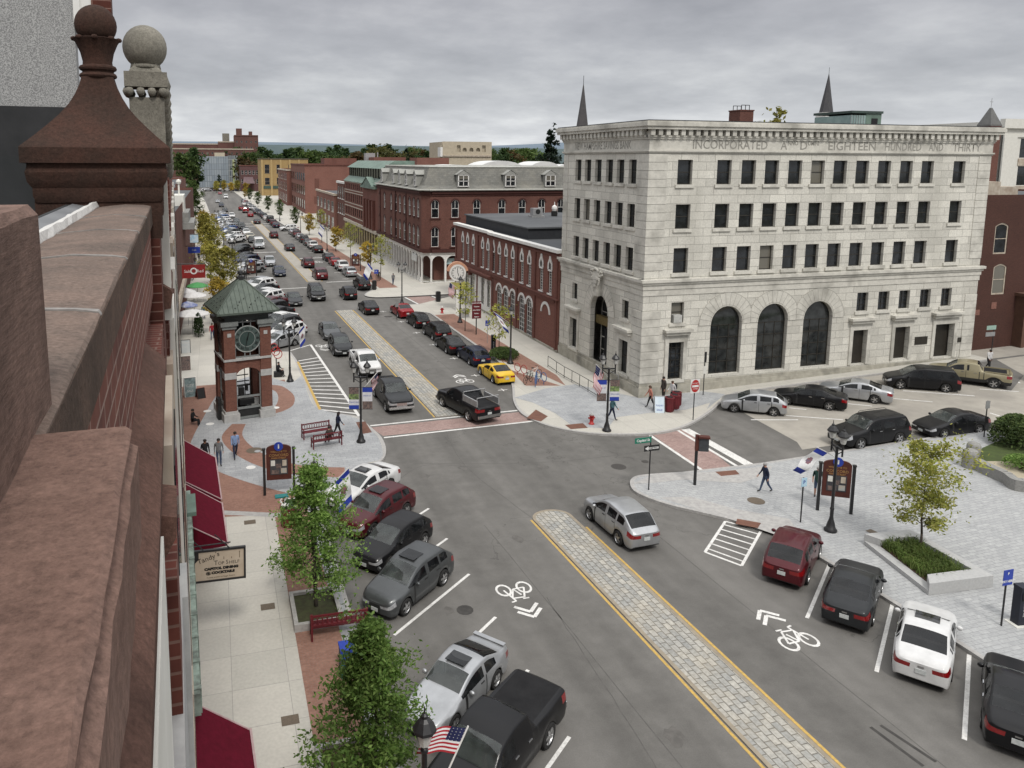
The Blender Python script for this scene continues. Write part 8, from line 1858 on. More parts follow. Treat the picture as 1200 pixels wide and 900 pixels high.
m = MB(); m.box(-0.9,0.9,-0.2,0.2,2.6,3.4); m.build('name_board', pm('yellow board', (0.42,0.38,0.08), (0.3,0.28,0.1), 3, 0.7), t)
def parasol(x, y, r, h, mat, lab, n=8):
    t = thing('cafe_parasol', lab, 'parasol', (x, y, 0.13)); m = MB(); m.tube((0,0,0), (0,0,h), 0.03); m.build('pole', M_alu, t); m = MB(); m.lathe([(r,h-0.5), (r,h-0.42), (r*0.5,h-0.12), (0.02,h+0.05)], n=n); m.build('canopy', mat, t)
M_pw = pm('parasol white', (0.62,0.61,0.60), (0.52,0.51,0.50), 4, 0.8)
M_pb = pm('parasol blue', (0.03,0.07,0.30), (0.45,0.46,0.5), 1.2, 0.8)
for k, (px, mt, r, lab) in enumerate((((-2.68,81), M_pw, 1.8, 'large white parasol nearest on the left pavement'), ((-3.24,85.84), M_pb, 1.1, 'blue and white parasol just behind the large white one'), ((-2.76,92), M_pw, 1.5, 'grey-white parasol amid the cafe tables'), ((-3.71,94.9), M_pw, 1.2, 'small pale parasol against the left shopfronts'), ((-2.52,99.19), pm('parasol green', (0.09,0.32,0.11), (0.07,0.26,0.09), 3, 0.8), 1.4, 'green parasol over the left pavement cafe'))): parasol(px[0], px[1], r, 2.6, mt, lab)
sw = thing('low_wall', 'curved low granite wall with rounded end at the lawn by right edge', 'low wall', (0,0,0)); P_ = smooth([(41.66,32.39), (41.46,31.45), (41.38,30.4), (41.33,29.04), (46,27.5)], 5); m = MB()
for a, b in zip(P_, P_[1:]):
    d = (Vector(b)-Vector(a)).normalized(); n_ = Vector((-d.y, d.x))*0.45; z = 0.13+gz(a[0]); m.prism(ccw([a, b, tuple(Vector(b)+n_), tuple(Vector(a)+n_)]), z, z+0.62)
m.build('wall', pm('wall granite', (0.27,0.265,0.25), (0.20,0.197,0.185), 9, 0.85, 0, 0.2), sw); m = MB(); m.lathe([(0.42,0.0), (0.42,0.85), (0.34,1.02), (0.15,1.1)], (*(41.73,32.5), 0.13+gz(41.5)), 14); m.build('end_post', MATS['wall granite'], sw)
t = thing('bollard', 'round topped granite bollard at the lawn path entrance', 'bollard', (*(43.16,33.47), 0.5)); m = MB(); m.lathe([(0.38,0), (0.38,0.75), (0.30,0.92), (0.1,1.0)], n=14); m.build('shaft', MATS['wall granite'], t, True)
g = MB(); sheet(g, [(43.89,33.91), (45.06,34.36), (47.46,35.01), (49.66,35.32), (62,30), (52,29), (45.3,32.03), (43.04,32.83)], 0.16); o = g.build('lawn', pm('lawn grass', (0.06,0.085,0.022), (0.045,0.06,0.02), 3, 0.95, 0, 0.4)); tag(o, None, None, None, 'structure')
g = MB(); sheet(g, [(43.04,32.83), (45.3,32.03), (52,29), (60,24), (46,27), (41.51,29.32), (41.6,31.16)], 0.158); o = g.build('sand_path', pm('sandy path', (0.40,0.35,0.26), (0.34,0.30,0.22), 2, 0.95)); tag(o, None, None, None, 'structure')
t = thing('stone_pedestal', 'pale stone pedestal cut by the right edge beside the low wall', 'pedestal', (44.6, 29.6, 0.55), R(10)); m = MB(); m.box(-0.7,0.7,-0.7,0.7,0,1.1); m.box(-0.9,0.9,-0.9,0.9,-0.1,0.25); m.build('block', M_granitetrim, t)

# ================================================================== people
CL = {}
def cloth(n, c): return pm('cloth '+n, c, tuple(x*0.72 for x in c), 9, 0.9)
for n, c in (('black',(0.012,0.012,0.014)), ('navy',(0.015,0.022,0.05)), ('denim',(0.05,0.075,0.13)), ('sky',(0.22,0.31,0.50)), ('white',(0.62,0.61,0.60)), ('grey',(0.16,0.165,0.17)), ('coral',(0.50,0.20,0.15)), ('green',(0.02,0.055,0.045)), ('red',(0.30,0.02,0.03)), ('brown',(0.05,0.04,0.034)), ('teal',(0.06,0.14,0.16))): CL[n] = cloth(n, c)
SKIN = {'light': pm('skin light', (0.45,0.26,0.19), (0.40,0.22,0.16), 6, 0.6), 'tan': pm('skin tan', (0.27,0.15,0.10), (0.22,0.12,0.08), 6, 0.6)}
HAIR = {'dark': pm('hair dark', (0.018,0.013,0.01), None, 20, 0.7), 'grey': pm('hair grey', (0.30,0.29,0.28), None, 20, 0.7), 'brown': pm('hair brown', (0.07,0.04,0.022), None, 20, 0.7), 'cap': pm('tan cap', (0.22,0.15,0.10), None, 6, 0.8)}
M_shoe = pm('shoes', (0.02,0.018,0.016), (0.03,0.028,0.026), 5, 0.6)
PMESH = {}
def body_data(pose, shorts, wide):
    """one continuous skin over a jointed skeleton; facing +x"""
    key = (pose, shorts, wide)
    if key in PMESH: return PMESH[key]
    J, B = [], []      # joints (pos, radius), bones (a, b, region)
    def j(p, r): J.append((Vector(p), r)); return len(J)-1
    sit = pose == 'sit'; dz = -0.45 if sit else 0.0; lean = 0.05 if pose == 'walk' else (0.03 if sit else 0.0)
    pel = j((0,0,0.95+dz), 0.135*wide); wai = j((lean*0.4,0,1.10+dz), 0.125*wide); che = j((lean,0,1.31+dz), 0.15*wide); nek = j((lean+0.01,0,1.47+dz), 0.058); hd = j((lean+0.035,0,1.585+dz), 0.088); tp = j((lean+0.03,0,1.67+dz), 0.078)
    for a, b, r in ((pel,wai,'top'), (wai,che,'top'), (che,nek,'top'), (nek,hd,'skin'), (hd,tp,'skin')): B.append((a,b,r))
    hands = []
    for s in (1, -1):
        sw = s*0.3 if pose == 'walk' else 0.06
        sh = j((lean,s*0.185,1.39+dz), 0.062*wide); 
        if sit: el = j((lean+0.08,s*0.24,1.13+dz), 0.045); wr = j((lean+0.32,s*0.16,1.08+dz), 0.032); hn = j((lean+0.42,s*0.13,1.08+dz), 0.03)
        else: el = j((lean-math.sin(sw)*0.27,s*0.235,1.39-math.cos(sw)*0.27), 0.045); e = J[el][0]; wr = j((e.x-math.sin(sw-0.35)*0.25,s*0.24,e.z-math.cos(sw-0.35)*0.25), 0.032); w = J[wr][0]; hn = j((w.x-math.sin(sw-0.45)*0.09,s*0.235,w.z-math.cos(sw-0.45)*0.09), 0.031)
        B += [(che,sh,'top'), (sh,el,'top'), (el,wr,'skin' if shorts else 'top'), (wr,hn,'skin')]; hands.append((J[wr][0].copy(), J[hn][0].copy(), s))
        hp = j((0,s*0.09,0.90+dz), 0.095*wide)
        if sit: kn = j((0.44,s*0.11,0.50), 0.062); an = j((0.46,s*0.11,0.09), 0.042)
        else:
            lw = -s*0.29 if pose == 'walk' else 0.03*s; kn = j((math.sin(lw)*0.43,s*0.095,0.90-math.cos(lw)*0.43), 0.063); k_ = J[kn][0]; l2 = lw-(0.35 if (pose == 'walk' and lw < 0) else 0.02); an = j((k_.x+math.sin(l2)*0.40,s*0.095,max(0.08,k_.z-math.cos(l2)*0.40)), 0.043)
        a_ = J[an][0]; to = j((a_.x+0.15,s*0.11,max(0.035,a_.z-0.05)), 0.036)
        B += [(pel,hp,'legs'), (hp,kn,'legs'), (kn,an,'skin' if shorts else 'legs'), (an,to,'shoe')]
    me = bpy.data.meshes.new('sk'); me.from_pydata([tuple(p) for p, _ in J], [(a,b) for a, b, _ in B], []); o = bpy.data.objects.new('sk', me); COL.objects.link(o)
    o.modifiers.new('s', 'SKIN'); sv = me.skin_vertices[0].data
    for i, (_, r) in enumerate(J): sv[i].radius = (r, r)
    sv[0].use_root = True
    sd = o.modifiers.new('d', 'SUBSURF'); sd.levels = 2; sd.render_levels = 2
    em = bpy.data.meshes.new_from_object(o.evaluated_get(bpy.context.evaluated_depsgraph_get())); bpy.data.objects.remove(o)
    V = [v.co.copy() for v in em.vertices]; F = [tuple(p.vertices) for p in em.polygons]; reg = []
    for p in em.polygons:
        c = p.center; best = (9, None)
        for a, b, r in B:
            pa, d = J[a][0], J[b][0]-J[a][0]; t = max(0, min(1, (c-pa).dot(d)/max(1e-9, d.length_squared))); q = (c-pa-d*t).length-J[a][1]*(1-t)-J[b][1]*t
            if q < best[0]: best = (q, r)
        reg.append(best[1])
    m = MB()
    for wr, hn, s in hands:          # four fingers of unequal length and a thumb, gently curled
        d = (hn-wr).normalized(); side = d.cross(Vector((0,s,0))).normalized()
        for q, L_ in enumerate((0.07,0.078,0.072,0.058)): p0 = hn+side*(0.027-0.018*q); p1 = p0+d*L_*0.55; p2 = p1+(d*0.8+Vector((0,-s,0))*0.5).normalized()*L_*0.5; m.tube(p0, p1, 0.0095, 0.0085, 6); m.tube(p1, p2, 0.0085, 0.006, 6)
        p0 = wr+d*0.03+side*0.02; m.tube(p0, p0+(d*0.6+side*0.6).normalized()*0.06, 0.011, 0.008, 6)
    hx = J[hd][0]; m.tube(hx+Vector((0.085,0,0.0)), hx+Vector((0.108,0,-0.025)), 0.012, 0.016, 6)
    for s in (1, -1): m.ball(hx+Vector((0.0,s*0.088,-0.005)), 0.022, 6)
    n0 = len(V); V += [Vector(v) for v in m.v]; F += [tuple(i+n0 for i in f) for f in m.f]; reg += ['skin']*len(m.f)
    n0 = len(V); m = MB(); [m.ball(hx+Vector((0.078,s*0.032,0.02)), 0.011, 6) for s in (1, -1)]; m.box(hx.x+0.083, hx.x+0.092, -0.022, 0.022, hx.z-0.052, hx.z-0.044)
    V += [Vector(v) for v in m.v]; F += [tuple(i+n0 for i in f) for f in m.f]; reg += ['eye']*len(m.f)
    bpy.data.meshes.remove(em); PMESH[key] = (V, F, reg, hx.copy()); return PMESH[key]
def person(x, y, face, pose, top, legs, lab, hair='dark', skin='light', shorts=False, wide=1.0, h=1.0, z=None, bag=None, group=None, long=False):
    V, F, reg, hx = body_data(pose, shorts, wide); t = thing('person', lab, 'person', (x, y, (0.13 if z is None else z)+gz(x)), face, group); t.scale = (h, h, h)
    me = bpy.data.meshes.new('body'); me.from_pydata([tuple(v) for v in V], [], F); ms = {'top': CL[top], 'legs': CL[legs], 'skin': SKIN[skin], 'shoe': M_shoe, 'eye': HAIR['dark']}; ks = list(ms)
    for k in ks: me.materials.append(ms[k])
    me.polygons.foreach_set('material_index', [ks.index(r) for r in reg]); me.polygons.foreach_set('use_smooth', [True]*len(F)); me.update(); obj('body', me, t)
    m = MB(); m.lathe([(0.098,-0.02), (0.104,0.03), (0.092,0.075), (0.055,0.105), (0.005,0.115)], (hx.x-0.012, 0, hx.z+0.005), 12)
    if long: m.lathe([(0.06,-0.16), (0.095,-0.08), (0.1,0.0)], (hx.x-0.04, 0, hx.z), 10)
    if hair == 'cap': m.box(hx.x+0.05, hx.x+0.17, -0.07, 0.07, hx.z+0.035, hx.z+0.05)
    m.build('cap' if hair == 'cap' else 'hair', HAIR[hair], t, True)
    if bag: m = MB(); m.box(-0.26, -0.12, -0.14, 0.14, 1.05, 1.42); o = m.build('bag', CL[bag], t)
    return t
person(*(0.66,45.8), R(-80), 'walk', 'sky', 'navy', 'man in light blue shirt and dark jeans walking towards us on the left plaza', wide=1.05)
person(*(-0.29,44.84), R(-85), 'stand', 'grey', 'denim', 'person in grey top with pale vest standing by the first awning', hair='dark')
person(*(-1.06,44.91), R(-70), 'stand', 'black', 'black', 'person in black partly hidden behind the first awning', hair='dark', skin='tan')
person(*(7.18,47.78), R(8), 'walk', 'navy', 'black', 'woman with dark curly hair walking past the empty bench', long=True)
person(6.45, 46.4, R(101), 'sit', 'brown', 'black', 'person in brown seated on the lower dark red bench', z=0.15)
person(*(26.04,46), R(0), 'walk', 'teal', 'navy', 'man in cap and denim jacket striding past the bank lamp', hair='cap')
person(*(30.15,47.78), R(165), 'walk', 'coral', 'black', 'woman in coral top walking along the bank plinth', long=True, hair='brown')
person(*(31.91,48.88), R(180), 'stand', 'brown', 'brown', 'tall man in dark suit beside the bank wall', h=1.12, wide=1.1)
person(*(32.33,48.3), R(190), 'walk', 'white', 'black', 'person in white jacket with dark backpack by the bank corner', hair='brown', bag='black')
person(*(28.35,33.33), R(170), 'walk', 'navy', 'denim', 'grey haired person in navy top walking on the plaza', hair='grey')
person(*(30.7,32.14), R(-130), 'stand', 'green', 'denim', 'older man in green shirt and denim shorts beside the plaza map board', hair='grey', shorts=True, wide=1.15)
person(*(60.93,46.75), R(-100), 'walk', 'white', 'black', 'man in white shirt and black trousers crossing the alley', wide=1.25, skin='tan')
person(*(4.56,63.12), R(-30), 'sit', 'black', 'black', 'person in black seated on a low box under the red rings', z=0.13)
t = thing('stool', 'low dark box under the person by the red rings', 'box', (*(4.56,63.12), 0.13)); m = MB(); m.box(-0.35,0.3,-0.28,0.28,0,0.38); m.box(-0.3,0.25,-0.24,0.24,0.38,0.42); m.build('box', M_trim, t)
person(-2.0, 52.6, R(-20), 'sit', 'black', 'black', 'person in black sitting against the left shopfronts', z=0.02, skin='tan')
person(*(-0.73,78.14), R(-95), 'walk', 'red', 'denim', 'person in red top walking beyond the clock tower', hair='dark')
person(*(-1.67,88.71), R(85), 'stand', 'teal', 'denim', 'person in teal by the cafe parasols')
rr = random.Random(5)
for k in range(7): person(-3.6+0.5*(k % 3), 118+5.5*k, R(90 if k % 2 else -90), 'walk', ['black','navy','white','brown'][k % 4], ['navy','black','denim'][k % 3], 'small distant walker on the far left pavement', group='distant walkers')
person(24.4, 107, R(-90), 'walk', 'grey', 'denim', 'person in grey walking beside the white arcade'); person(23.0, 110.6, R(90), 'stand', 'brown', 'black', 'person in dark clothes by the far corner bench')

# ================================================================== trees and planting
def leaf_mat(name, c1, c2, c3):
    m = bpy.data.materials.new(name); m.use_nodes = True; nt = m.node_tree; L = nt.links.new; b = nt.nodes['Principled BSDF']; out = nt.nodes['Material Output']
    geo = nn(nt, 'ShaderNodeNewGeometry'); oi = nn(nt, 'ShaderNodeObjectInfo')
    cr = nn(nt, 'ShaderNodeValToRGB'); L(geo.outputs['Random Per Island'], cr.inputs[0]); e = cr.color_ramp.elements; e[0].color = (*c1,1); e[1].color = (*c3,1); q = e.new(0.5); q.color = (*c2,1)
    no = nn(nt, 'ShaderNodeTexNoise'); no.inputs['Scale'].default_value = 0.9; no.inputs['Detail'].default_value = 3; L(geo.outputs['Position'], no.inputs['Vector'])
    mr = nn(nt, 'ShaderNodeMapRange'); mr.inputs[1].default_value = 0.3; mr.inputs[2].default_value = 0.7; mr.inputs[3].default_value = 0.6; mr.inputs[4].default_value = 1.35; L(no.outputs['Fac'], mr.inputs[0])
    m2 = nn(nt, 'ShaderNodeMapRange'); m2.inputs[3].default_value = 0.75; m2.inputs[4].default_value = 1.3; L(oi.outputs['Random'], m2.inputs[0])
    mu = nn(nt, 'ShaderNodeMath', operation='MULTIPLY'); L(mr.outputs[0], mu.inputs[0]); L(m2.outputs[0], mu.inputs[1])
    sc = nn(nt, 'ShaderNodeVectorMath', operation='SCALE'); L(cr.outputs[0], sc.inputs[0]); L(mu.outputs[0], sc.inputs['Scale'])
    L(sc.outputs[0], b.inputs['Base Color']); b.inputs['Roughness'].default_value = 0.65; b.inputs['Specular IOR Level'].default_value = 0.25
    tr = nn(nt, 'ShaderNodeBsdfTranslucent'); L(sc.outputs[0], tr.inputs['Color']); mx = nn(nt, 'ShaderNodeMixShader'); mx.inputs[0].default_value = 0.36; L(b.outputs[0], mx.inputs[1]); L(tr.outputs[0], mx.inputs[2]); L(mx.outputs[0], out.inputs['Surface'])
    MATS[name] = m; return m
LG = leaf_mat('fresh green leaves', (0.075,0.145,0.026), (0.13,0.225,0.045), (0.23,0.33,0.09))
LD = leaf_mat('dark green leaves', (0.02,0.042,0.013), (0.036,0.066,0.02), (0.058,0.095,0.028))
LM = leaf_mat('mid green leaves', (0.04,0.07,0.018), (0.065,0.105,0.026), (0.11,0.15,0.042))
LY = leaf_mat('yellowing leaves', (0.17,0.18,0.035), (0.28,0.26,0.055), (0.40,0.34,0.08))
LA = leaf_mat('olive autumn leaves', (0.19,0.22,0.04), (0.31,0.32,0.065), (0.44,0.41,0.12))
LF = leaf_mat('dull olive leaves', (0.055,0.065,0.02), (0.085,0.085,0.026), (0.12,0.11,0.035))
LO = leaf_mat('gold leaves', (0.34,0.24,0.04), (0.45,0.32,0.05), (0.28,0.24,0.06))
LR = leaf_mat('russet leaves', (0.10,0.055,0.022), (0.075,0.06,0.02), (0.13,0.085,0.03))
LP_ = leaf_mat('pine needles', (0.010,0.022,0.012), (0.016,0.032,0.016), (0.026,0.045,0.022))
M_bark = pm('bark', (0.075,0.06,0.048), (0.045,0.036,0.03), 9, 0.95, 0, 0.4)
def tree_meshes(seed, H, Rad, base, nlimb, nleaf, ls, shape, lm, tr=0.1, gap=0.35):
    r = random.Random(seed); tm = MB(); pts = []
    top = Vector((r.uniform(-0.2,0.2), r.uniform(-0.2,0.2), H*0.97)); seg = 6; stem = [Vector((0,0,0))]
    for k in range(1, seg+1): f = k/seg; stem.append(Vector((top.x*f+r.uniform(-1,1)*0.04*H*f*(1-f), top.y*f+r.uniform(-1,1)*0.04*H*f*(1-f), top.z*f)))
    for k in range(seg): tm.tube(stem[k], stem[k+1], tr*(1-0.9*k/seg), tr*(1-0.9*(k+1)/seg), 7)
    def at_(f): k = min(seg-1, int(f*seg)); return stem[k].lerp(stem[k+1], f*seg-k)
    for q in range(nlimb):
        f = base+(0.96-base)*((q+r.random())/nlimb); p = at_(f); a = q*2.399+r.uniform(-0.5,0.5); g = (f-base)/(1-base)
        if shape == 'cone': w = Rad*(1-g)**0.75*(0.55+0.45*min(1, g*6)); up = 0.05+0.5*g
        elif shape == 'vase': w = Rad*(0.45+0.75*math.sin(PI*min(1, g*0.9+0.12))); up = 0.55+0.5*g
        elif shape == 'pine': w = Rad*(1-g)**0.9+0.2; up = -0.05+0.2*g
        else: w = Rad*math.sqrt(max(0.05, 1-(2*g-0.9)**2)); up = 0.35+0.5*g
        w *= r.uniform(0.45, 1.25); d = Vector((math.cos(a), math.sin(a), up)).normalized(); e = p+d*w; mid = p.lerp(e, 0.5)+Vector((0,0,0.06*w))
        r0 = tr*0.42*(1-0.75*g); tm.tube(p, mid, r0, r0*0.6, 5); tm.tube(mid, e, r0*0.6, r0*0.15, 4); pts += [(mid, w*0.30), (p.lerp(e, 0.75), w*0.30), (e, w*0.24), (mid.lerp(e,0.4), w*0.26)]
        for s in range(3):
            b0 = p.lerp(e, r.uniform(0.35,0.85)); dd = (d+Vector((r.gauss(0,0.7), r.gauss(0,0.7), r.gauss(0.1,0.4)))).normalized(); e2 = b0+dd*w*r.uniform(0.25,0.5); tm.tube(b0, e2, r0*0.35, r0*0.1, 4); pts.append((e2, w*0.2))
    pts.append((top, Rad*0.2)); cl = []
    for c, sg in pts:
        for _ in range(3): cl.append((c+Vector((r.gauss(0,sg*0.8), r.gauss(0,sg*0.8), r.gauss(0,sg*0.6))), max(0.12, sg*r.uniform(0.35,0.75))))
    cl = [c for c in cl if r.random() > gap*0.5]; m = MB()
    for k in range(nleaf):
        c, sg = cl[r.randrange(len(cl))]; p = c+Vector((r.gauss(0,sg), r.gauss(0,sg), r.gauss(0,sg*0.75))); s = ls*r.uniform(0.6,1.35)
        u = Vector((r.gauss(0,1), r.gauss(0,1), r.gauss(0,0.7))).normalized(); v = u.cross(Vector((r.gauss(0,1), r.gauss(0,1), r.gauss(0,1)))).normalized()
        m.v += [tuple(p-u*s), tuple(p+v*s*0.45), tuple(p+u*s), tuple(p-v*s*0.45)]; i = len(m.v); m.f.append((i-4,i-3,i-2,i-1)); m.m.append(0)
    return tm.mesh('trunk', M_bark, True), m.mesh('crown', lm)
def tree(name, x, y, lab, meshes, z=None, rz=0.0, s=1.0, group=None, cat='tree'):
    t = thing(name, lab, cat, (x, y, (0.13 if z is None else z)+gz(x)), rz, group); t.scale = (s, s, s); obj('trunk', meshes[0], t); obj('crown', meshes[1], t); return t
tree('street_tree', 3.35, 28.7, 'tall green tree in the pit behind the near red bench', tree_meshes(3, 6.4, 1.95, 0.2, 32, 14500, 0.07, 'cone', LG, 0.085, 0.85))
tree('street_tree', 3.75, 18.6, 'green tree at the bottom edge covering the silver coupe and lantern', tree_meshes(8, 5.9, 2.0, 0.15, 34, 18000, 0.07, 'cone', LG, 0.085, 0.6))
tree('street_tree', *(30.77,25.84), 'young yellow-green tree growing in the long granite planter', tree_meshes(21, 5.1, 1.7, 0.2, 20, 5200, 0.085, 'round', LA, 0.06, 0.75), 0.3)
tY = tree_meshes(31, 7.2, 1.5, 0.2, 20, 3600, 0.17, 'vase', LY, 0.09, 0.4); tO = tree_meshes(32, 6.0, 1.7, 0.2, 18, 2600, 0.18, 'round', LO, 0.09, 0.5); tG = tree_meshes(33, 8.2, 1.6, 0.18, 20, 3400, 0.19, 'vase', LM, 0.09, 0.3); tS = tree_meshes(34, 5.2, 1.0, 0.3, 14, 520, 0.13, 'vase', LA, 0.05, 0.7)
for k, (px, mt, s, lab) in enumerate((((1.41,77.58), tO, 0.9, 'golden tree just left of the clock tower roof'), ((0.07,85.44), tO, 0.85, 'golden tree behind the clock tower beside the kerb'), ((0.6,100.23), tY, 0.95, 'yellow-green tree between pavement and angled cars'), ((-1.01,111.68), tY, 0.9, 'yellow-green tree beyond the dark red sign'), ((-0.67,127.24), tY, 1.05, 'tall yellowing tree above the left pavement'), ((-1.76,148.13), tY, 1.1, 'yellow topped tree in the middle of the left row'), ((-2.53,176.72), tO, 1.1, 'palest yellow tree in the left row'), ((-5.34,224.88), tG, 1.2, 'slim green tree far along the left kerb'), ((-7.28,277.01), tG, 1.3, 'second slim green tree far along the left kerb'))): tree('street_tree', px[0], px[1], lab, mt, None, k*1.3, s)
tree('street_tree', *(24.99,75.46), 'sparse young tree before the white shopfront', tS, None, 0.4); tree('street_tree', *(24.69,64.49), 'sparse young tree by the shrub bed and bicycle racks', tS, None, 2.0, 0.95)
for k, (x, y, mt, s) in enumerate(((23.6,112,tS,1.3),(24.0,124,tO,0.75),(23.2,136,tS,1.3),(22.6,150,tO,0.8),(22.0,166,tS,1.4),(21.4,184,tO,0.85),(20.2,206,tG,0.65),(18.6,236,tG,0.7),(17.0,264,tG,0.7),(15.6,298,tG,0.7),(14.4,336,tG,0.7),(13.2,362,tO,0.8))): tree('street_tree', x, y, 'small tree on the far right pavement, %s from the side street' % ('first second third fourth fifth sixth seventh eighth ninth tenth eleventh twelfth'.split()[k]), mt, None, k*0.9, s, 'small trees along the far right pavement')
for k in range(9): tree('street_tree', 1+1.9*k-(k % 2)*2, 432+5*(k % 4), 'little golden tree at the far end of the street', tO if k % 3 else tY, None, k, 0.9, 'golden trees at the street end')
# trees on the skyline
far = [tree_meshes(51, 20, 6.5, 0.12, 22, 1700, 1.0, 'round', LM, 0.4, 0.2), tree_meshes(52, 22, 6.0, 0.12, 22, 1700, 1.0, 'round', LD, 0.4, 0.2), tree_meshes(53, 19, 6.2, 0.12, 22, 1600, 1.0, 'round', LR, 0.4, 0.25), tree_meshes(54, 26, 5.0, 0.2, 34, 1900, 0.8, 'pine', LP_, 0.4, 0.3), tree_meshes(55, 21, 7, 0.12, 22, 1700, 1.0, 'round', LF, 0.4, 0.2)]
kd = ['mid green','dark green','russet tinged','dark pine','olive']
rr = random.Random(77)
for k in range(96):
    y = 420+rr.random()*430; a = 0.02+0.42*(k+rr.random())/96; x = y*a; q = rr.choice([0,0,1,1,2,4,3 if k % 3 == 0 else 1])
    tree('skyline_tree', x, y, '%s tree in the belt of trees below the hills' % kd[q], far[q], 0, rr.random()*6, (18+y*rr.uniform(-0.004,0.013))/(26 if q == 3 else 20), kd[q]+' trees on the skyline')
tree('pine_tree', 84, 185, 'large dark pine standing above the roofs left of the bank', tree_meshes(61, 25.5, 4.2, 0.35, 34, 2600, 0.5, 'pine', LP_, 0.4, 0.45), 0)
tree('skyline_tree', -11.5, 478, 'big green tree left of the glass office', far[1], 0, 1, 1.15); tree('skyline_tree', -17, 470, 'broad green tree beside the left rooftops', far[0], 0, 2, 1.05); tree('fir_tree', 2.5, 500, 'dark fir in front of the glass office', tree_meshes(62, 9, 2.4, 0.05, 26, 700, 0.4, 'pine', LP_, 0.2), 0); tree('skyline_tree', 112.5, 92, 'dark creeper clad tree between the bank and white building', tree_meshes(63, 19, 4.0, 0.05, 26, 3000, 0.5, 'cone', LD, 0.3, 0.1), 0); tree('skyline_tree', 76.0, 92, 'yellowish tree top peeping over the bank roof', tree_meshes(64, 24.5, 3, 0.5, 14, 900, 0.35, 'round', LY, 0.3), 0)
# shrubs and planting beds
def shrub(x, y, r, h, lm, n, ls, lab, name='shrub', z=0.2, seed=1):
    rn = random.Random(seed); m = MB(); t = thing(name, lab, 'shrub', (x, y, z+gz(x)))
    for k in range(n):
        a, b = rn.uniform(0, 2*PI), rn.random()**0.5; c = rn.random()**0.6; p = Vector((r*b*math.cos(a)*math.sqrt(1-c*c*0.6)*rn.uniform(0.9,1.08), r*b*math.sin(a)*math.sqrt(1-c*c*0.6)*rn.uniform(0.9,1.08), h*c*(1-0.5*b*b*0.5))); s = ls*rn.uniform(0.6,1.4)
        u = Vector((rn.gauss(0,1), rn.gauss(0,1), rn.gauss(0.3,0.8))).normalized(); v = u.orthogonal().normalized(); m.v += [tuple(p-u*s), tuple(p+v*s*0.5), tuple(p+u*s), tuple(p-v*s*0.5)]; i = len(m.v); m.f.append((i-4,i-3,i-2,i-1)); m.m.append(0)
    m.build('foliage', lm, t); m = MB(); [m.tube((0,0,-0.1), (r*0.5*math.cos(q), r*0.5*math.sin(q), h*0.7), 0.03, 0.012, 5) for q in (0,1.3,2.6,3.9,5.2)]; m.build('stem', M_bark, t)
shrub(*(47.37,34.12), 1.5, 1.9, LM, 5200, 0.09, 'round clipped green shrub on the lawn at right edge'); shrub(44.2, 31.4, 1.0, 0.75, LG, 1200, 0.07, 'low green plant with reddish flowers behind the low wall', 'flower_bed'); shrub(*(24.96,64.1), 1.5, 0.9, LM, 2600, 0.1, 'low green shrub bed beside the single lantern lamp')
shrub(*(-2.06,79.65), 0.55, 2.5, LD, 900, 0.1, 'tall dark clipped plant by the cafe parasols'); shrub(44.0, 30.9, 0.4, 0.6, LR, 250, 0.06, 'reddish flowers beside the low green plant')
# grass tufts in the granite planter
rn = random.Random(9); m = MB(); b0, b1, b2, b3 = [Vector((*p,0)) for p in B]
for k in range(1500):
    u_, v_ = rn.random(), rn.random(); p = (b0*(1-u_)+b1*u_)*(1-v_)+(b3*(1-u_)+b2*u_)*v_; p.z = Zp+0.2; a = rn.uniform(0,2*PI); d = Vector((math.cos(a), math.sin(a), 0)); h = rn.uniform(0.2,0.5); w_ = Vector((-d.y, d.x, 0))*0.018; q = p+d*h*0.3+Vector((0,0,h*0.8)); e = p+d*h*0.75+Vector((0,0,h*0.85)); m.face([tuple(p-w_), tuple(p+w_), tuple(q+w_*0.7), tuple(q-w_*0.7)]); m.face([tuple(q-w_*0.7), tuple(q+w_*0.7), tuple(e)])
o = m.build('grass', leaf_mat('grass blades', (0.06,0.10,0.02), (0.10,0.15,0.035), (0.14,0.17,0.05))); tag(o, None, None, None, 'stuff')
# hills, with the blue haze of distance put into their colours
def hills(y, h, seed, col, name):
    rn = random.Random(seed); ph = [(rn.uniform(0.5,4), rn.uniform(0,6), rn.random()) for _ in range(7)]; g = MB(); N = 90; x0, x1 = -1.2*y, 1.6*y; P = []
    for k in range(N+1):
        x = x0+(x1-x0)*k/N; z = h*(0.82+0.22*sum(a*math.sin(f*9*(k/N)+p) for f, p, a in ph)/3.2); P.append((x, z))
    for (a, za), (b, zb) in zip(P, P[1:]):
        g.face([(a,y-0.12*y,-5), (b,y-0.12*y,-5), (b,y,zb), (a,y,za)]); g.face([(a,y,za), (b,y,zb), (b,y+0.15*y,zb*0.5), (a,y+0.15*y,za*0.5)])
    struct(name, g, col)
hills(3600, 96, 3, pm('hazy wooded hill', (0.075,0.105,0.105), (0.055,0.08,0.085), 0.012, 1.0), 'hills'); hills(6500, 215, 5, pm('far hazed hill', (0.135,0.175,0.215), (0.115,0.15,0.19), 0.006, 1.0), 'hills')

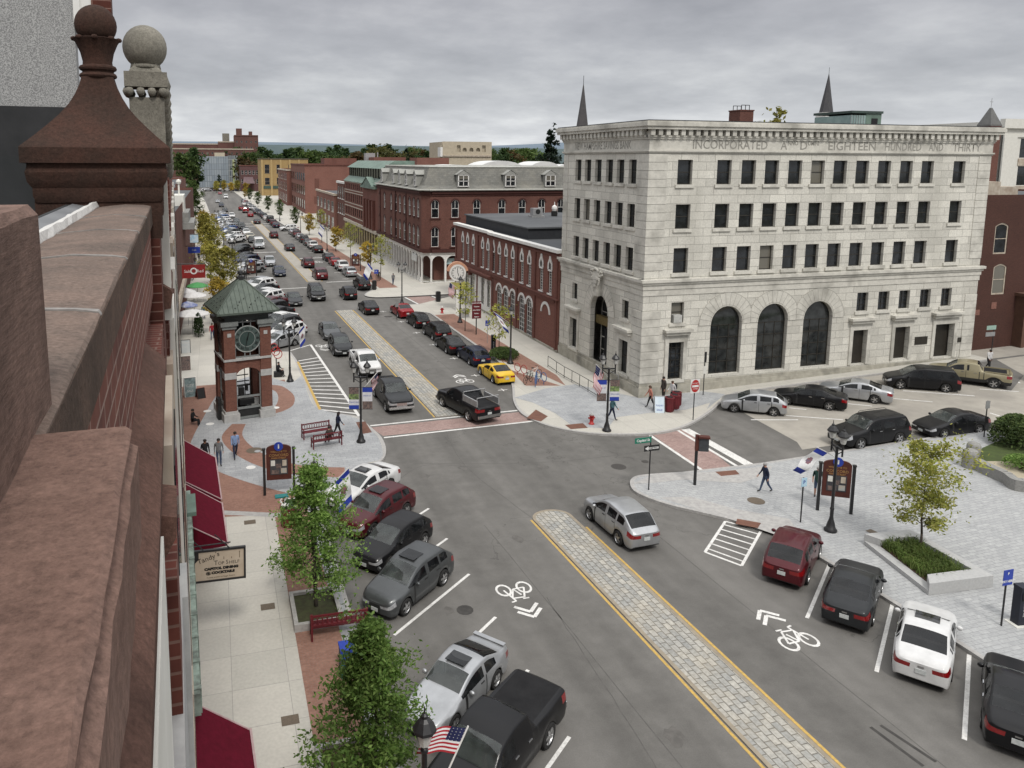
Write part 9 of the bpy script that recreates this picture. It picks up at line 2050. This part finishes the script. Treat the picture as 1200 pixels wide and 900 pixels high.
# ================================================================== light, sky and camera
def make_world():
    w = bpy.data.worlds.new('World'); S.world = w; w.use_nodes = True; nt = w.node_tree; L = nt.links.new
    bg = nt.nodes['Background']
    sky = nn(nt, 'ShaderNodeTexSky', sky_type='NISHITA'); sky.sun_disc = False; sky.sun_elevation = R(50); sky.sun_rotation = R(200); sky.dust_density = 3
    # layer of cloud: patches of grey stretched towards the horizon
    tc = nn(nt, 'ShaderNodeTexCoord'); sp = nn(nt, 'ShaderNodeSeparateXYZ'); L(tc.outputs['Generated'], sp.inputs[0])
    zc = nn(nt, 'ShaderNodeMath', operation='MAXIMUM'); L(sp.outputs[2], zc.inputs[0]); zc.inputs[1].default_value = 0.0
    za = nn(nt, 'ShaderNodeMath', operation='ADD'); L(zc.outputs[0], za.inputs[0]); za.inputs[1].default_value = 0.2
    dx = nn(nt, 'ShaderNodeMath', operation='DIVIDE'); L(sp.outputs[0], dx.inputs[0]); L(za.outputs[0], dx.inputs[1])
    dy = nn(nt, 'ShaderNodeMath', operation='DIVIDE'); L(sp.outputs[1], dy.inputs[0]); L(za.outputs[0], dy.inputs[1])
    cb = nn(nt, 'ShaderNodeCombineXYZ'); L(dx.outputs[0], cb.inputs[0]); L(dy.outputs[0], cb.inputs[1])
    n1 = nn(nt, 'ShaderNodeTexNoise'); n1.inputs['Scale'].default_value = 1.7; n1.inputs['Detail'].default_value = 7; n1.inputs['Roughness'].default_value = 0.58; n1.inputs['Distortion'].default_value = 0.0; L(cb.outputs[0], n1.inputs['Vector'])
    cr = nn(nt, 'ShaderNodeValToRGB'); L(n1.outputs['Fac'], cr.inputs[0])
    e = cr.color_ramp.elements; e[0].position = 0.3; e[0].color = (0.415,0.43,0.46,1); e[1].position = 0.7; e[1].color = (0.67,0.685,0.705,1)
    m = e.new(0.5); m.color = (0.52,0.535,0.565,1)
    # brighter band low down, brighter again overhead
    gr = nn(nt, 'ShaderNodeValToRGB'); L(sp.outputs[2], gr.inputs[0]); q = gr.color_ramp.elements
    q[0].position = 0.0; q[0].color = (1.5,1.5,1.47,1); q[1].position = 1.0; q[1].color = (3.7,3.6,3.45,1)
    for p, c in ((0.035, (1.38,1.38,1.36)), (0.09, (1.02,1.02,1.02)), (0.2, (0.9,0.88,0.89)), (0.4, (1.6,1.58,1.56))): x = q.new(p); x.color = (*c, 1)
    mu = nn(nt, 'ShaderNodeMix', data_type='RGBA', blend_type='MULTIPLY'); mu.inputs[0].default_value = 1; L(cr.outputs[0], mu.inputs[6]); L(gr.outputs[0], mu.inputs[7])
    sk = nn(nt, 'ShaderNodeVectorMath', operation='SCALE'); L(sky.outputs[0], sk.inputs[0]); sk.inputs['Scale'].default_value = 0.07
    mx = nn(nt, 'ShaderNodeMix', data_type='RGBA'); mx.inputs[0].default_value = 0.9; L(sk.outputs[0], mx.inputs[6]); L(mu.outputs[2], mx.inputs[7])
    L(mx.outputs[2], bg.inputs['Color']); bg.inputs['Strength'].default_value = WORLD_STRENGTH
WORLD_STRENGTH = 1.0
make_world()
sl = bpy.data.lights.new('sun', 'SUN'); sl.energy = 2.0; sl.angle = R(11); sl.color = (1.0, 0.96, 0.9)
so = bpy.data.objects.new('sun', sl); COL.objects.link(so); so.rotation_euler = (R(36), R(-14), R(20))
cam = bpy.data.cameras.new('camera'); co = bpy.data.objects.new('camera', cam); COL.objects.link(co)
cam.sensor_width = 36; cam.lens = 898.4447/1200*36; cam.shift_x = (600-505.357727)/1200; cam.shift_y = -(450-313.572365)/1200
cam.clip_start = 0.05; cam.clip_end = 20000
pi_, ya, ro = 0.138898176, 0.274387932, 0.00444630519
f = Vector((math.sin(ya)*math.cos(pi_), math.cos(ya)*math.cos(pi_), -math.sin(pi_))); r = Vector((math.cos(ya), -math.sin(ya), 0)); u = r.cross(f)
r2 = math.cos(ro)*r+math.sin(ro)*u; u2 = -math.sin(ro)*r+math.cos(ro)*u
M = Matrix((r2, u2, -f)).transposed().to_4x4(); M.translation = (0, 0, 18.0); co.matrix_world = M
S.camera = co
S.view_settings.view_transform = 'Standard'; S.view_settings.look = 'None'; S.view_settings.exposure = 0; S.view_settings.gamma = 1
S.render.engine = 'CYCLES'; S.cycles.use_denoising = True; S.cycles.max_bounces = 5; S.cycles.diffuse_bounces = 2; S.cycles.glossy_bounces = 3; S.cycles.transparent_max_bounces = 6; S.cycles.caustics_reflective = False; S.cycles.caustics_refractive = False
